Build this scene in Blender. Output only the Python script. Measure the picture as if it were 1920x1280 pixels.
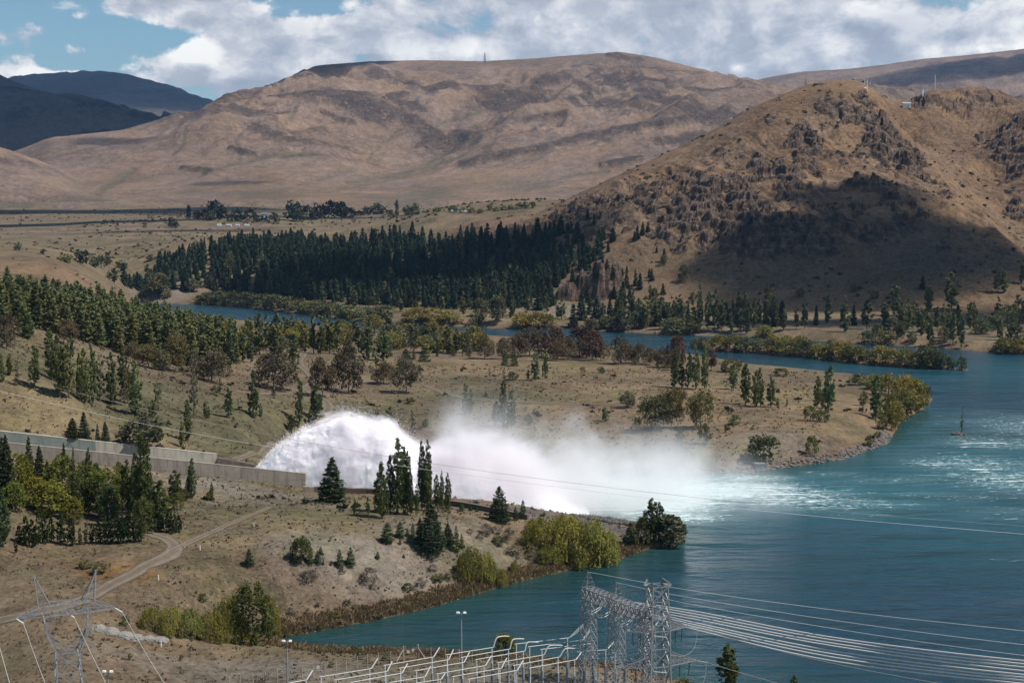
import bpy, bmesh, math, random
import numpy as np
from mathutils import Vector, Matrix

SC = bpy.context.scene
for o in list(bpy.data.objects):
    bpy.data.objects.remove(o)
COL = SC.collection
rad = math.radians
rng = np.random.default_rng(7)
random.seed(7)

# ------------------------------------------------------------------ camera
F_PX, W_PX, H_PX, CAM_Z, HORIZON = 2667.0, 1920.0, 1280.0, 75.0, 390.0
PITCH = math.atan((H_PX / 2 - HORIZON) / F_PX)
cam_d = bpy.data.cameras.new('camera')
cam_d.lens = 50.0
cam_d.sensor_width = 36.0
cam_d.clip_start = 1.0
cam_d.clip_end = 40000.0
cam = bpy.data.objects.new('camera', cam_d)
cam.location = (0, 0, CAM_Z)
cam.rotation_euler = (math.pi / 2 - PITCH, 0, 0)
COL.objects.link(cam)
SC.camera = cam

# ------------------------------------------------------------------ sun and sky
SUN_EL, SUN_AZ = rad(56), rad(105)          # azimuth measured from the view direction towards the right
SUN = np.array([math.sin(SUN_AZ) * math.cos(SUN_EL), math.cos(SUN_AZ) * math.cos(SUN_EL), math.sin(SUN_EL)])
sun_d = bpy.data.lights.new('sun', 'SUN')
sun_d.energy = 5.0
sun_d.angle = rad(0.5)
sun_d.color = (1.0, 0.945, 0.86)
sun = bpy.data.objects.new('sun', sun_d)
sun.rotation_euler = Vector(SUN).to_track_quat('Z', 'Y').to_euler()
sun.location = (300, -100, 1500)
COL.objects.link(sun)

SC.view_settings.view_transform = 'Standard'
SC.view_settings.look = 'None'
SC.view_settings.exposure = 0.2
SC.view_settings.gamma = 1.0
SC.view_settings.use_curve_mapping = False
SC.render.engine = 'CYCLES'
cy = SC.cycles
cy.max_bounces = 9
cy.diffuse_bounces = 2
cy.glossy_bounces = 2
cy.transmission_bounces = 3
cy.transparent_max_bounces = 12
cy.volume_bounces = 6
cy.use_adaptive_sampling = True
cy.adaptive_threshold = 0.02
cy.use_denoising = True
cy.denoiser = 'OPENIMAGEDENOISE'
cy.denoising_input_passes = 'RGB_ALBEDO_NORMAL'
cy.caustics_reflective = False
cy.caustics_refractive = False
cy.sample_clamp_indirect = 6.0
cy.sample_clamp_direct = 6.0
cy.volume_max_steps = 256
SC.render.use_persistent_data = False


class NT:
    """A small helper for wiring shader nodes."""
    def __init__(self, tree):
        self.t = tree
        tree.nodes.clear()

    def n(self, kind, _in=None, **props):
        nd = self.t.nodes.new(kind)
        for k, v in props.items():
            setattr(nd, k, v)
        for k, v in (_in or {}).items():
            self.put(nd.inputs[k], v)
        return nd

    def put(self, sock, v):
        if isinstance(v, bpy.types.NodeSocket):
            self.t.links.new(v, sock)
        elif isinstance(v, bpy.types.Node):
            self.t.links.new(v.outputs[0], sock)
        else:
            if hasattr(sock.default_value, '__len__') and not hasattr(v, '__len__'):
                v = (v,) * len(sock.default_value)
            if hasattr(sock.default_value, '__len__') and len(sock.default_value) == 4 and len(v) == 3:
                v = (*v, 1.0)
            sock.default_value = v

    def math(self, op, a, b=None, c=None, clamp=False):
        nd = self.t.nodes.new('ShaderNodeMath')
        nd.operation = op
        nd.use_clamp = clamp
        for i, v in enumerate((a, b, c)):
            if v is not None:
                self.put(nd.inputs[i], v)
        return nd.outputs[0]

    def vmath(self, op, a, b=None):
        nd = self.t.nodes.new('ShaderNodeVectorMath')
        nd.operation = op
        self.put(nd.inputs[0], a)
        if b is not None:
            self.put(nd.inputs[1], b)
        return nd.outputs['Value'] if op in ('DOT_PRODUCT', 'LENGTH', 'DISTANCE') else nd.outputs[0]

    def mix(self, f, a, b, blend='MIX'):
        nd = self.t.nodes.new('ShaderNodeMix')
        nd.data_type = 'RGBA'
        nd.blend_type = blend
        self.put(nd.inputs[0], f)
        self.put(nd.inputs[6], a)
        self.put(nd.inputs[7], b)
        return nd.outputs[2]

    def noise(self, vec, scale, detail=4, rough=0.55, dist=0.0, out=0, lac=2.0):
        nd = self.t.nodes.new('ShaderNodeTexNoise')
        nd.inputs['Scale'].default_value = scale
        nd.inputs['Detail'].default_value = detail
        nd.inputs['Roughness'].default_value = rough
        nd.inputs['Lacunarity'].default_value = lac
        nd.inputs['Distortion'].default_value = dist
        if vec is not None:
            self.put(nd.inputs['Vector'], vec)
        return nd.outputs[out]

    def cn(self, vec, scale, detail=4, rough=0.6, lo=.37, hi=.63, dist=0.0):
        return self.maprange(self.noise(vec, scale, detail, rough, dist), lo, hi, 0.0, 1.0, False)

    def ramp(self, f, stops, mode='LINEAR'):
        nd = self.t.nodes.new('ShaderNodeValToRGB')
        nd.color_ramp.interpolation = mode
        el = nd.color_ramp.elements
        while len(el) < len(stops):
            el.new(0.5)
        for e, (p, c) in zip(el, stops):
            e.position = p
            e.color = (c, c, c, 1) if not hasattr(c, '__len__') else (*c, 1)
        self.put(nd.inputs[0], f)
        return nd.outputs[0]

    def maprange(self, v, a, b, c=0.0, d=1.0, smooth=True):
        nd = self.t.nodes.new('ShaderNodeMapRange')
        nd.interpolation_type = 'SMOOTHSTEP' if smooth else 'LINEAR'
        self.put(nd.inputs[0], v)
        for i, q in enumerate((a, b, c, d)):
            self.put(nd.inputs[i + 1], q)
        return nd.outputs[0]

    def mapping(self, vec, scale=(1, 1, 1), loc=(0, 0, 0), rot=(0, 0, 0)):
        nd = self.t.nodes.new('ShaderNodeMapping')
        nd.inputs['Scale'].default_value = scale
        nd.inputs['Location'].default_value = loc
        nd.inputs['Rotation'].default_value = rot
        self.put(nd.inputs['Vector'], vec)
        return nd.outputs[0]


def pix_dir(px, py):
    """World direction (normalised to y = 1) seen at a picture point."""
    v = (H_PX / 2 - py) / F_PX
    yy = math.cos(PITCH) + v * math.sin(PITCH)
    zz = -math.sin(PITCH) + v * math.cos(PITCH)
    return (px - W_PX / 2) / F_PX / yy, zz / yy


def unit_dir(px, py):
    a, b = pix_dir(px, py)
    return Vector((a, 1, b)).normalized()


def build_world():
    w = bpy.data.worlds.new('World')
    SC.world = w
    w.use_nodes = True
    t = NT(w.node_tree)
    sky = t.n('ShaderNodeTexSky', sky_type='NISHITA', sun_disc=False, sun_elevation=SUN_EL,
              sun_rotation=SUN_AZ, altitude=300.0, air_density=1.0, dust_density=0.6, ozone_density=1.5)
    tc = t.n('ShaderNodeTexCoord')
    d = tc.outputs['Generated']
    # cloud coordinates: directions, a little flattened so that banks of cloud lie level
    p = t.mapping(d, scale=(1, 1, 1.55), loc=(3.1, 0.4, 1.7))
    warp = t.noise(p, 14.0, 3, 0.5, out=1)
    pw = t.vmath('ADD', p, t.vmath('MULTIPLY', t.vmath('SUBTRACT', warp, (0.5, 0.5, 0.5)), (0.035, 0.035, 0.03)))

    def puffs(vec, sc):
        """heaped round tops: inverted cell distance at two sizes"""
        out = None
        for k, (m, w) in enumerate(((1.0, 0.62), (2.6, 0.36))):
            v = t.n('ShaderNodeTexVoronoi', {'Vector': vec, 'Scale': sc * m}, feature='F1')
            q = t.math('MULTIPLY', t.math('SUBTRACT', 1.0, v.outputs['Distance']), w)
            out = q if out is None else t.math('ADD', out, q)
        return out

    def density(vec):
        big = t.noise(vec, 9.0, 2, 0.5)
        pf = puffs(vec, 17.0)
        med = t.noise(vec, 30.0, 5, 0.64)
        return t.math('ADD', t.math('MULTIPLY', big, 0.50), t.math('ADD', t.math('MULTIPLY', pf, 0.24), t.math('MULTIPLY', med, 0.40)))
    n0 = density(pw)
    n1 = density(t.vmath('ADD', pw, (0.010, -0.003, 0.020)))

    def lobe(px, py, sx, sy):
        c = unit_dir(px, py)
        dv = t.vmath('SUBTRACT', d, tuple(c))
        q = t.vmath('MULTIPLY', dv, (F_PX / sx, 0.0, F_PX / sy))
        r2 = t.vmath('DOT_PRODUCT', q, q)
        front = t.math('GREATER_THAN', t.n('ShaderNodeSeparateXYZ', {0: d}).outputs[1], 0.0)
        return t.math('MULTIPLY', t.math('EXPONENT', t.math('MULTIPLY', r2, -1.0)), front)
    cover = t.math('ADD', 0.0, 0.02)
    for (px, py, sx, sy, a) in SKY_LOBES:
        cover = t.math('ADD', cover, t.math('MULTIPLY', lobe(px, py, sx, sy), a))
    # cloud cover thinned above the view to lower the sky's fill light
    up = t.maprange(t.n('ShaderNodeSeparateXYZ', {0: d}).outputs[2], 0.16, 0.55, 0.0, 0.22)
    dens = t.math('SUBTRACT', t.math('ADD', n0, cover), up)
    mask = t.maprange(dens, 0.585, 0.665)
    thick = t.maprange(dens, 0.62, 0.85)
    lit = t.math('ADD', t.math('MULTIPLY', t.math('SUBTRACT', n0, n1), 5.5), 0.45, clamp=True)
    grey = t.cn(t.mapping(d, scale=(1, 1, 2.2), loc=(0.3, 2.2, 0.9)), 8.0, 4, 0.6)
    shade = t.math('MULTIPLY_ADD', lit, 0.70, t.math('MULTIPLY', grey, 0.34))
    shade = t.math('SUBTRACT', shade, t.math('MULTIPLY', thick, 0.10), clamp=True)
    br = t.math('SUBTRACT', 0.0, 0.0)
    for (px, py, sx, sy, a) in SKY_BRIGHT:
        br = t.math('ADD', br, t.math('MULTIPLY', lobe(px, py, sx, sy), a))
    shade = t.math('ADD', shade, br, clamp=True)
    ccol = t.ramp(shade, [(0.0, (4.1, 4.5, 5.3)), (0.3, (5.4, 5.8, 6.6)), (0.55, (7.4, 7.6, 8.1)), (0.8, (10.0, 10.0, 9.9)), (1.0, (12.4, 12.2, 11.7))])
    blue = t.mix(1.0, sky.outputs[0], (0.84, 1.02, 1.05), 'MULTIPLY')
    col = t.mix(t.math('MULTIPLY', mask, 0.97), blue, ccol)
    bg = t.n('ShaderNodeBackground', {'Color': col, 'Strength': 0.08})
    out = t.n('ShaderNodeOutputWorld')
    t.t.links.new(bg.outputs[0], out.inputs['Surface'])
    w.cycles.sampling_method = 'MANUAL'
    w.cycles.sample_map_resolution = 512


# banks of cloud and gaps in them: picture point, half sizes, more or less cover
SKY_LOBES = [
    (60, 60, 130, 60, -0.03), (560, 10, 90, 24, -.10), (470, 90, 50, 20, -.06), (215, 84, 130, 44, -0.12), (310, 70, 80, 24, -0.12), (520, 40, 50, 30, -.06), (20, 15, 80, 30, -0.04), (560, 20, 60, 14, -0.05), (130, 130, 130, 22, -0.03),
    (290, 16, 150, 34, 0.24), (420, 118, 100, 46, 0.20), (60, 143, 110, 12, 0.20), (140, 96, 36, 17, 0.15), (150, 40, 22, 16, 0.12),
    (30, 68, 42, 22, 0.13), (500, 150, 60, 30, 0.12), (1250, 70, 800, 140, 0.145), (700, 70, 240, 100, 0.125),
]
SKY_BRIGHT = [(405, 92, 66, 34, 0.40), (80, 140, 70, 10, 0.55), (1130, 30, 120, 30, 0.22), (1385, 128, 14, 10, 0.7), (340, 105, 40, 20, .2),
              (700, 45, 90, 26, 0.16), (900, 92, 50, 20, 0.22), (1850, 92, 90, 10, 0.28), (1330, 80, 80, 20, 0.18), (320, 8, 120, 26, -0.16),
              (1600, 50, 180, 34, -0.18), (930, 60, 120, 26, -0.14), (560, 90, 90, 26, -.14), (1000, 88, 60, 20, -.1)]
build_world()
# ------------------------------------------------------------------ noise and surfaces in numpy
def _hash(ix, iy, seed):
    n = (ix * 374761393 + iy * 668265263 + seed * 1446653) & 0xffffffff
    n = ((n ^ (n >> 13)) * 1274126177) & 0xffffffff
    n = ((n ^ (n >> 15)) * 2246822519) & 0xffffffff
    return (n ^ (n >> 16)) & 0xffffffff


def perlin(x, y, seed=0):
    xi = np.floor(x).astype(np.int64)
    yi = np.floor(y).astype(np.int64)
    fx, fy = x - xi, y - yi
    sx = fx * fx * fx * (fx * (fx * 6 - 15) + 10)
    sy = fy * fy * fy * (fy * (fy * 6 - 15) + 10)

    def g(dx, dy):
        a = _hash(xi + dx, yi + dy, seed).astype(np.float64) * (2 * math.pi / 4294967296.0)
        return np.cos(a) * (fx - dx) + np.sin(a) * (fy - dy)
    a = g(0, 0) * (1 - sx) + g(1, 0) * sx
    b = g(0, 1) * (1 - sx) + g(1, 1) * sx
    return (a * (1 - sy) + b * sy) * 1.42


def fbm(x, y, seed=0, octaves=4, gain=0.5, ridged=False):
    t = np.zeros_like(x, dtype=np.float64)
    amp, f, s = 1.0, 1.0, 0.0
    for k in range(octaves):
        v = perlin(x * f + 17.3 * k, y * f - 9.1 * k, seed + k)
        if ridged:
            v = 1 - 2 * np.abs(v)
        t += amp * v
        s += amp
        amp *= gain
        f *= 2.03
    return t / s


def worley(x, y, seed=0):
    """distance to the nearest feature point and the cell's random value"""
    xi = np.floor(x).astype(np.int64)
    yi = np.floor(y).astype(np.int64)
    best = np.full(x.shape, 9.0)
    val = np.zeros(x.shape)
    for dx in (-1, 0, 1):
        for dy in (-1, 0, 1):
            h = _hash(xi + dx, yi + dy, seed)
            px = xi + dx + (h & 0xffff) / 65536.0
            py = yi + dy + (h >> 16) / 65536.0
            d = np.hypot(px - x, py - y)
            m = d < best
            best = np.where(m, d, best)
            val = np.where(m, ((h * 2654435761) & 0xffff) / 65536.0, val)
    return best, val


def sstep(a, b, x):
    t = np.clip((x - a) / (b - a), 0, 1)
    return t * t * (3 - 2 * t)


class TPS:
    """a smooth surface through scattered points"""
    def __init__(self, pts, vals, lam=1e-4):
        self.p = np.array(pts, float)
        n = len(self.p)
        K = self.k(np.hypot(self.p[:, None, 0] - self.p[None, :, 0], self.p[:, None, 1] - self.p[None, :, 1]))
        K += lam * np.eye(n)
        P = np.hstack([np.ones((n, 1)), self.p])
        A = np.block([[K, P], [P.T, np.zeros((3, 3))]])
        s = np.linalg.solve(A, np.concatenate([np.array(vals, float), np.zeros(3)]))
        self.w, self.a = s[:n], s[n:]

    @staticmethod
    def k(r):
        r2 = r * r
        return 0.5 * r2 * np.log(r2 + 1e-12)

    def __call__(self, a, b):
        a = np.asarray(a, float)
        sh = a.shape
        a, b = a.ravel(), np.asarray(b, float).ravel()
        out = np.empty(a.shape)
        for i in range(0, len(a), 40000):
            aa, bb = a[i:i + 40000], b[i:i + 40000]
            r2 = (aa[:, None] - self.p[None, :, 0]) ** 2 + (bb[:, None] - self.p[None, :, 1]) ** 2
            out[i:i + 40000] = (0.5 * r2 * np.log(r2 + 1e-12)) @ self.w + self.a[0] + self.a[1] * aa + self.a[2] * bb
        return out.reshape(sh)


def at_z(px, py, z):
    a, b = pix_dir(px, py)
    Y = (z - CAM_Z) / b
    return a * Y, Y, z


def at_y(px, py, Y):
    a, b = pix_dir(px, py)
    return a * Y, Y, CAM_Z + b * Y


def poly_sdf(x, y, poly):
    """signed distance to a closed polygon, positive inside"""
    P = np.array(poly, float)
    Q = np.roll(P, -1, axis=0)
    d2 = np.full(x.shape, 1e18)
    inside = np.zeros(x.shape, bool)
    for (ax, ay), (bx, by) in zip(P, Q):
        ex, ey = bx - ax, by - ay
        t = np.clip(((x - ax) * ex + (y - ay) * ey) / (ex * ex + ey * ey + 1e-9), 0, 1)
        d2 = np.minimum(d2, (x - ax - t * ex) ** 2 + (y - ay - t * ey) ** 2)
        c = ((ay > y) != (by > y)) & (x < ex * (y - ay) / (ey if abs(ey) > 1e-9 else 1e-9) + ax)
        inside ^= c
    d = np.sqrt(d2)
    return np.where(inside, d, -d)


# ------------------------------------------------------------------ mesh helpers
def mesh_from(name, verts, faces, mats=(), smooth=False, mat_idx=None):
    """verts (n,3), faces: list of arrays each (m,k)"""
    me = bpy.data.meshes.new(name)
    verts = np.asarray(verts, np.float32)
    if not isinstance(faces, (list, tuple)):
        faces = [faces]
    faces = [np.asarray(f, np.int32) for f in faces if len(f)]
    nl = sum(f.size for f in faces)
    npoly = sum(len(f) for f in faces)
    me.vertices.add(len(verts))
    me.vertices.foreach_set('co', verts.ravel())
    me.loops.add(nl)
    me.polygons.add(npoly)
    me.loops.foreach_set('vertex_index', np.concatenate([f.ravel() for f in faces]))
    starts, off = [], 0
    for f in faces:
        starts.append(off + np.arange(len(f)) * f.shape[1])
        off += f.size
    me.polygons.foreach_set('loop_start', np.concatenate(starts).astype(np.int32))
    me.polygons.foreach_set('use_smooth', np.full(npoly, bool(smooth)))
    if mat_idx is not None:
        me.polygons.foreach_set('material_index', np.asarray(mat_idx, np.int32))
    for m in mats:
        me.materials.append(m)
    me.update(calc_edges=True)
    me.validate()
    return me


def add_attr(me, name, vals, kind='FLOAT', domain='POINT'):
    a = me.attributes.new(name, kind, domain)
    if kind == 'FLOAT':
        a.data.foreach_set('value', np.asarray(vals, np.float32).ravel())
    else:
        v = np.asarray(vals, np.float32)
        if v.shape[1] == 3:
            v = np.hstack([v, np.ones((len(v), 1), np.float32)])
        a.data.foreach_set('color', v.ravel())


def link(name, me, parent=None, loc=(0, 0, 0), rz=0.0):
    o = bpy.data.objects.new(name, me)
    o.location = loc
    o.rotation_euler = (0, 0, rz)
    if parent is not None:
        o.parent = parent
    COL.objects.link(o)
    return o


def tag(o, label=None, cat=None, group=None, kind=None):
    if label: o['label'] = label
    if cat: o['category'] = cat
    if group: o['group'] = group
    if kind: o['kind'] = kind
    return o


def grid_mesh(name, X, Y, Z, mats=(), smooth=True):
    r, c = X.shape
    idx = np.arange(r * c).reshape(r, c)
    f = np.stack([idx[:-1, :-1], idx[:-1, 1:], idx[1:, 1:], idx[1:, :-1]], -1).reshape(-1, 4)
    return mesh_from(name, np.stack([X, Y, Z], -1).reshape(-1, 3), f, mats, smooth)


class MB:
    """collects simple solids and makes one mesh of them"""
    def __init__(self):
        self.v, self.f3, self.f4, self.n = [], [], [], 0

    def add(self, v, f4=None, f3=None):
        v = np.asarray(v, float)
        if f4 is not None and len(f4): self.f4.append(np.asarray(f4) + self.n)
        if f3 is not None and len(f3): self.f3.append(np.asarray(f3) + self.n)
        self.v.append(v)
        self.n += len(v)

    def bar(self, a, b, r, r2=None, sides=4, caps=True, roll=0.785):
        a, b = np.asarray(a, float), np.asarray(b, float)
        r2 = r if r2 is None else r2
        d = b - a
        L = np.linalg.norm(d)
        if L < 1e-6: return
        d /= L
        u = np.cross(d, (0, 0, 1.0) if abs(d[2]) < 0.9 else (1.0, 0, 0))
        u /= np.linalg.norm(u)
        w = np.cross(d, u)
        ang = np.arange(sides) * 2 * math.pi / sides + roll
        ring = np.cos(ang)[:, None] * u + np.sin(ang)[:, None] * w
        v = np.vstack([a + ring * r, b + ring * r2])
        i = np.arange(sides)
        j = (i + 1) % sides
        f4 = np.stack([i, j, j + sides, i + sides], 1)
        self.add(v, f4)
        if caps and sides == 4:
            self.f4.append(np.array([[3, 2, 1, 0], [4, 5, 6, 7]]) + self.n - 8)
        elif caps:
            self.add(np.vstack([a, b]), None, None)
            k = self.n - 2
            base = k - 2 * sides
            self.f3.append(np.stack([np.full(sides, k), base + j, base + i], 1))
            self.f3.append(np.stack([np.full(sides, k + 1), base + sides + i, base + sides + j], 1))

    def path(self, pts, r, sides=5):
        P = np.asarray(pts, float)
        R = np.full(len(P), r) if np.isscalar(r) else np.asarray(r)
        T = np.gradient(P, axis=0)
        T /= np.linalg.norm(T, axis=1)[:, None] + 1e-9
        ref = np.array([0, 0, 1.0]) if abs(T[:, 2]).mean() < 0.9 else np.array([1.0, 0, 0])
        U = np.cross(T, ref)
        U /= np.linalg.norm(U, axis=1)[:, None] + 1e-9
        Wv = np.cross(T, U)
        ang = np.arange(sides) * 2 * math.pi / sides
        v = P[:, None, :] + R[:, None, None] * (np.cos(ang)[None, :, None] * U[:, None, :] + np.sin(ang)[None, :, None] * Wv[:, None, :])
        n = len(P)
        idx = np.arange(n * sides).reshape(n, sides)
        nx = np.roll(idx, -1, axis=1)
        f = np.stack([idx[:-1], nx[:-1], nx[1:], idx[1:]], -1).reshape(-1, 4)
        self.add(v.reshape(-1, 3), f)

    def box(self, c, s, rz=0.0, taper=1.0):
        x, y, z = np.asarray(s, float) / 2
        v = np.array([[-x, -y, -z], [x, -y, -z], [x, y, -z], [-x, y, -z], [-x * taper, -y * taper, z], [x * taper, -y * taper, z], [x * taper, y * taper, z], [-x * taper, y * taper, z]])
        if rz:
            cs, sn = math.cos(rz), math.sin(rz)
            v[:, :2] = np.stack([v[:, 0] * cs - v[:, 1] * sn, v[:, 0] * sn + v[:, 1] * cs], 1)
        self.add(v + np.asarray(c, float), [[0, 3, 2, 1], [4, 5, 6, 7], [0, 1, 5, 4], [1, 2, 6, 5], [2, 3, 7, 6], [3, 0, 4, 7]])

    def hexa(self, b, t):
        """box from four base and four top corners"""
        self.add(np.vstack([b, t]), [[0, 3, 2, 1], [4, 5, 6, 7], [0, 1, 5, 4], [1, 2, 6, 5], [2, 3, 7, 6], [3, 0, 4, 7]])

    def mesh(self, name, mats=(), smooth=False):
        fs = []
        if self.f4: fs.append(np.vstack(self.f4))
        if self.f3: fs.append(np.vstack(self.f3))
        return mesh_from(name, np.vstack(self.v), fs, mats, smooth)

    def build(self, name, mat, parent=None, loc=(0, 0, 0), rz=0.0, smooth=False):
        return link(name, self.mesh(name, (mat,), smooth), parent, loc, rz)
# ------------------------------------------------------------------ the shape of the land
WATER_POLY = [at_z(px, py, 0)[:2] for px, py in [
    (512, 1203), (535, 1192), (575, 1186), (620, 1178), (690, 1165), (760, 1150), (820, 1134), (880, 1118), (935, 1103), (960, 1094), (1000, 1084),
    (1060, 1071), (1100, 1063), (1150, 1052), (1180, 1042), (1215, 1030), (1260, 1024), (1284, 1014), (1270, 1004), (1230, 994), (1180, 983),
    (1120, 974), (1050, 968), (980, 962), (900, 955), (840, 948), (760, 938), (690, 925), (600, 918), (574, 908), (560, 880), (600, 858),
    (700, 850), (900, 858), (1050, 872), (1180, 884), (1300, 888), (1400, 886), (1430, 880), (1500, 872), (1570, 860), (1620, 846), (1655, 832),
    (1672, 815), (1690, 790), (1735, 762), (1748, 748), (1735, 730), (1700, 717), (1620, 708), (1540, 700), (1440, 691), (1340, 674), (1230, 658),
    (1130, 647), (1000, 638), (900, 632), (740, 622), (600, 612), (450, 601), (380, 592), (300, 582), (235, 574), (255, 567), (330, 570),
    (420, 573), (500, 580), (600, 592), (680, 602), (760, 609), (850, 612), (960, 617), (1060, 616), (1130, 621), (1250, 627), (1330, 629),
    (1400, 632), (1500, 637), (1620, 645), (1727, 650), (1850, 660), (1920, 665), (2200, 682), (2700, 700)]]
WATER_POLY += [(520, 330), (430, 180), (300, 150)]
WATER_POLY += [at_z(px, py, 0)[:2] for px, py in [(2300, 1480), (1800, 1390), (1500, 1325), (1380, 1302), (1300, 1284), (1263, 1273),
    (1173, 1254), (1123, 1249), (1085, 1245), (1024, 1241), (975, 1236), (885, 1229), (827, 1225), (780, 1224), (728, 1223), (693, 1221),
    (640, 1220), (597, 1218), (560, 1214), (528, 1209)]]
ISLAND_POLY = [at_z(px, py, 0)[:2] for px, py in [
    (1290, 648), (1344, 659), (1400, 661), (1441, 664), (1515, 670), (1592, 679), (1650, 685), (1717, 690), (1777, 693), (1792, 689), (1770, 683), (1650, 671),
    (1500, 656), (1400, 648), (1320, 643)]]
ISLET = [(*at_z(1803, 693, 0)[:2], 3.4), (*at_z(1797, 815, 0)[:2], 2.0)]

GP = []   # control points of the ground: world x, y, z


def gz(*rows):
    for px, py, z in rows:
        GP.append(at_z(px, py, z))


def gy(*rows):
    for px, py, Y in rows:
        GP.append(at_y(px, py, Y))


gz((-400, 1275, 7), (0, 1275, 6), (300, 1275, 5), (600, 1275, 4.5), (900, 1275, 4.2), (1200, 1275, 3.5), (0, 1600, 8), (600, 1600, 6), (1200, 1600, 5), (1900, 1700, 4), (2400, 1700, 4),
   (600, 1235, 3.5), (750, 1235, 2.6), (300, 1215, 5.5), (450, 1215, 4),
   (60, 1180, 9), (250, 1150, 8), (420, 1130, 6.5), (130, 1060, 11), (300, 1060, 11), (500, 1080, 9), (640, 1050, 9), (760, 1060, 7), (900, 1040, 7),
   (1050, 1000, 5), (-300, 1150, 10), (0, 1030, 14), (250, 1010, 12.5), (400, 980, 12), (560, 970, 10.5), (700, 975, 9.5), (820, 1010, 9), (900, 970, 7.5),
   (1000, 972, 5.5), (1120, 985, 3.6), (1220, 1003, 2.2), (300, 900, 12.4), (420, 916, 10.2), (570, 928, 7.4), (650, 935, 7.2), (800, 950, 7), (100, 930, 15), (-200, 950, 19),
   (250, 838, 16.6), (420, 848, 12.6), (50, 800, 24), (200, 800, 19), (400, 815, 13.7), (520, 828, 11), (480, 780, 14.5), (600, 790, 9), (300, 760, 20),
   (130, 750, 26), (20, 720, 32), (-250, 760, 36),
   (700, 760, 7), (900, 750, 6), (1100, 750, 5), (1000, 690, 5.5), (800, 680, 6), (650, 670, 8), (1200, 700, 4.5), (1300, 740, 5), (1450, 770, 5.5),
   (1550, 790, 5), (1600, 760, 3.5), (1400, 830, 5.5), (1250, 830, 4.5), (1100, 840, 3.2), (1500, 720, 3), (700, 815, 5), (900, 820, 4), (560, 660, 10),
   (480, 680, 12), (900, 640, 3), (1560, 845, 5), (1640, 790, 4),
   (250, 545, 5), (330, 555, 4), (420, 558, 3), (560, 575, 3), (700, 590, 3), (850, 595, 4), (1000, 590, 5), (1150, 580, 6), (1300, 600, 4.5), (1450, 607, 4.5),
   (1600, 612, 4.5), (1750, 615, 5), (1900, 635, 4.5), (2200, 640, 6))
gy((60, 660, 430), (20, 620, 455), (120, 640, 470), (220, 675, 475), (330, 700, 480), (430, 720, 490), (520, 735, 500), (600, 740, 505), (660, 740, 512),
   (50, 610, 520), (200, 640, 560), (350, 660, 590), (300, 600, 850), (-250, 600, 520), (-300, 500, 900),
   (0, 482, 850), (80, 485, 850), (150, 511, 870), (215, 546, 890), (-120, 478, 860), (60, 530, 740), (150, 560, 740),
   (330, 520, 1180), (420, 475, 1250), (560, 480, 1260), (700, 475, 1260), (850, 470, 1250), (950, 455, 1240), (1050, 440, 1230),
   (600, 450, 1500), (820, 408, 1390), (735, 432, 1400), (920, 402, 1360), (1100, 400, 1330),
   (100, 472, 1350), (300, 462, 1400), (200, 500, 1180), (450, 447, 1520), (0, 440, 1600), (200, 420, 1750), (500, 415, 1700), (700, 412, 1760), (900, 396, 1900),
   (1100, 390, 2000), (0, 402, 2300), (300, 400, 2300), (600, 394, 2400), (900, 386, 2500), (1300, 380, 2500), (1900, 380, 2500), (0, 383, 2700), (400, 378, 2750), (800, 382, 2700), (-400, 400, 2300), (-400, 470, 1400))
for u in (-0.6, -0.3, 0.0, 0.3, 0.6):
    GP += [(u * 4500, 4500, 95), (u * 11000, 11000, 110)]
GP += [(200, 1300, 30), (330, 1300, 25), (420, 1300, 25), (600, 1300, 25)]
_gp = np.array(GP)
GROUND_TPS = TPS(np.stack([_gp[:, 0] / _gp[:, 1] * 3.0, np.log(_gp[:, 1])], 1), _gp[:, 2], 2e-4)


def shore(x, y):
    """distance to the waterline: positive on land, negative over water"""
    x = np.asarray(x, float)
    y = np.asarray(y, float)
    sd = np.full(x.shape, 400.0)
    m = (y < 1350) & (y > 90)
    if m.any():
        xx, yy = x[m], y[m]
        wob = 1.1 * fbm(xx * 0.09, yy * 0.06, 41, 3)
        s = -poly_sdf(xx, yy, WATER_POLY) + wob
        s = np.maximum(s, poly_sdf(xx, yy, ISLAND_POLY) + wob)
        for (ix, iy, r) in ISLET:
            s = np.maximum(s, r - np.hypot(xx - ix, yy - iy) + wob * 0.4)
        sd[m] = s
    return sd


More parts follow.
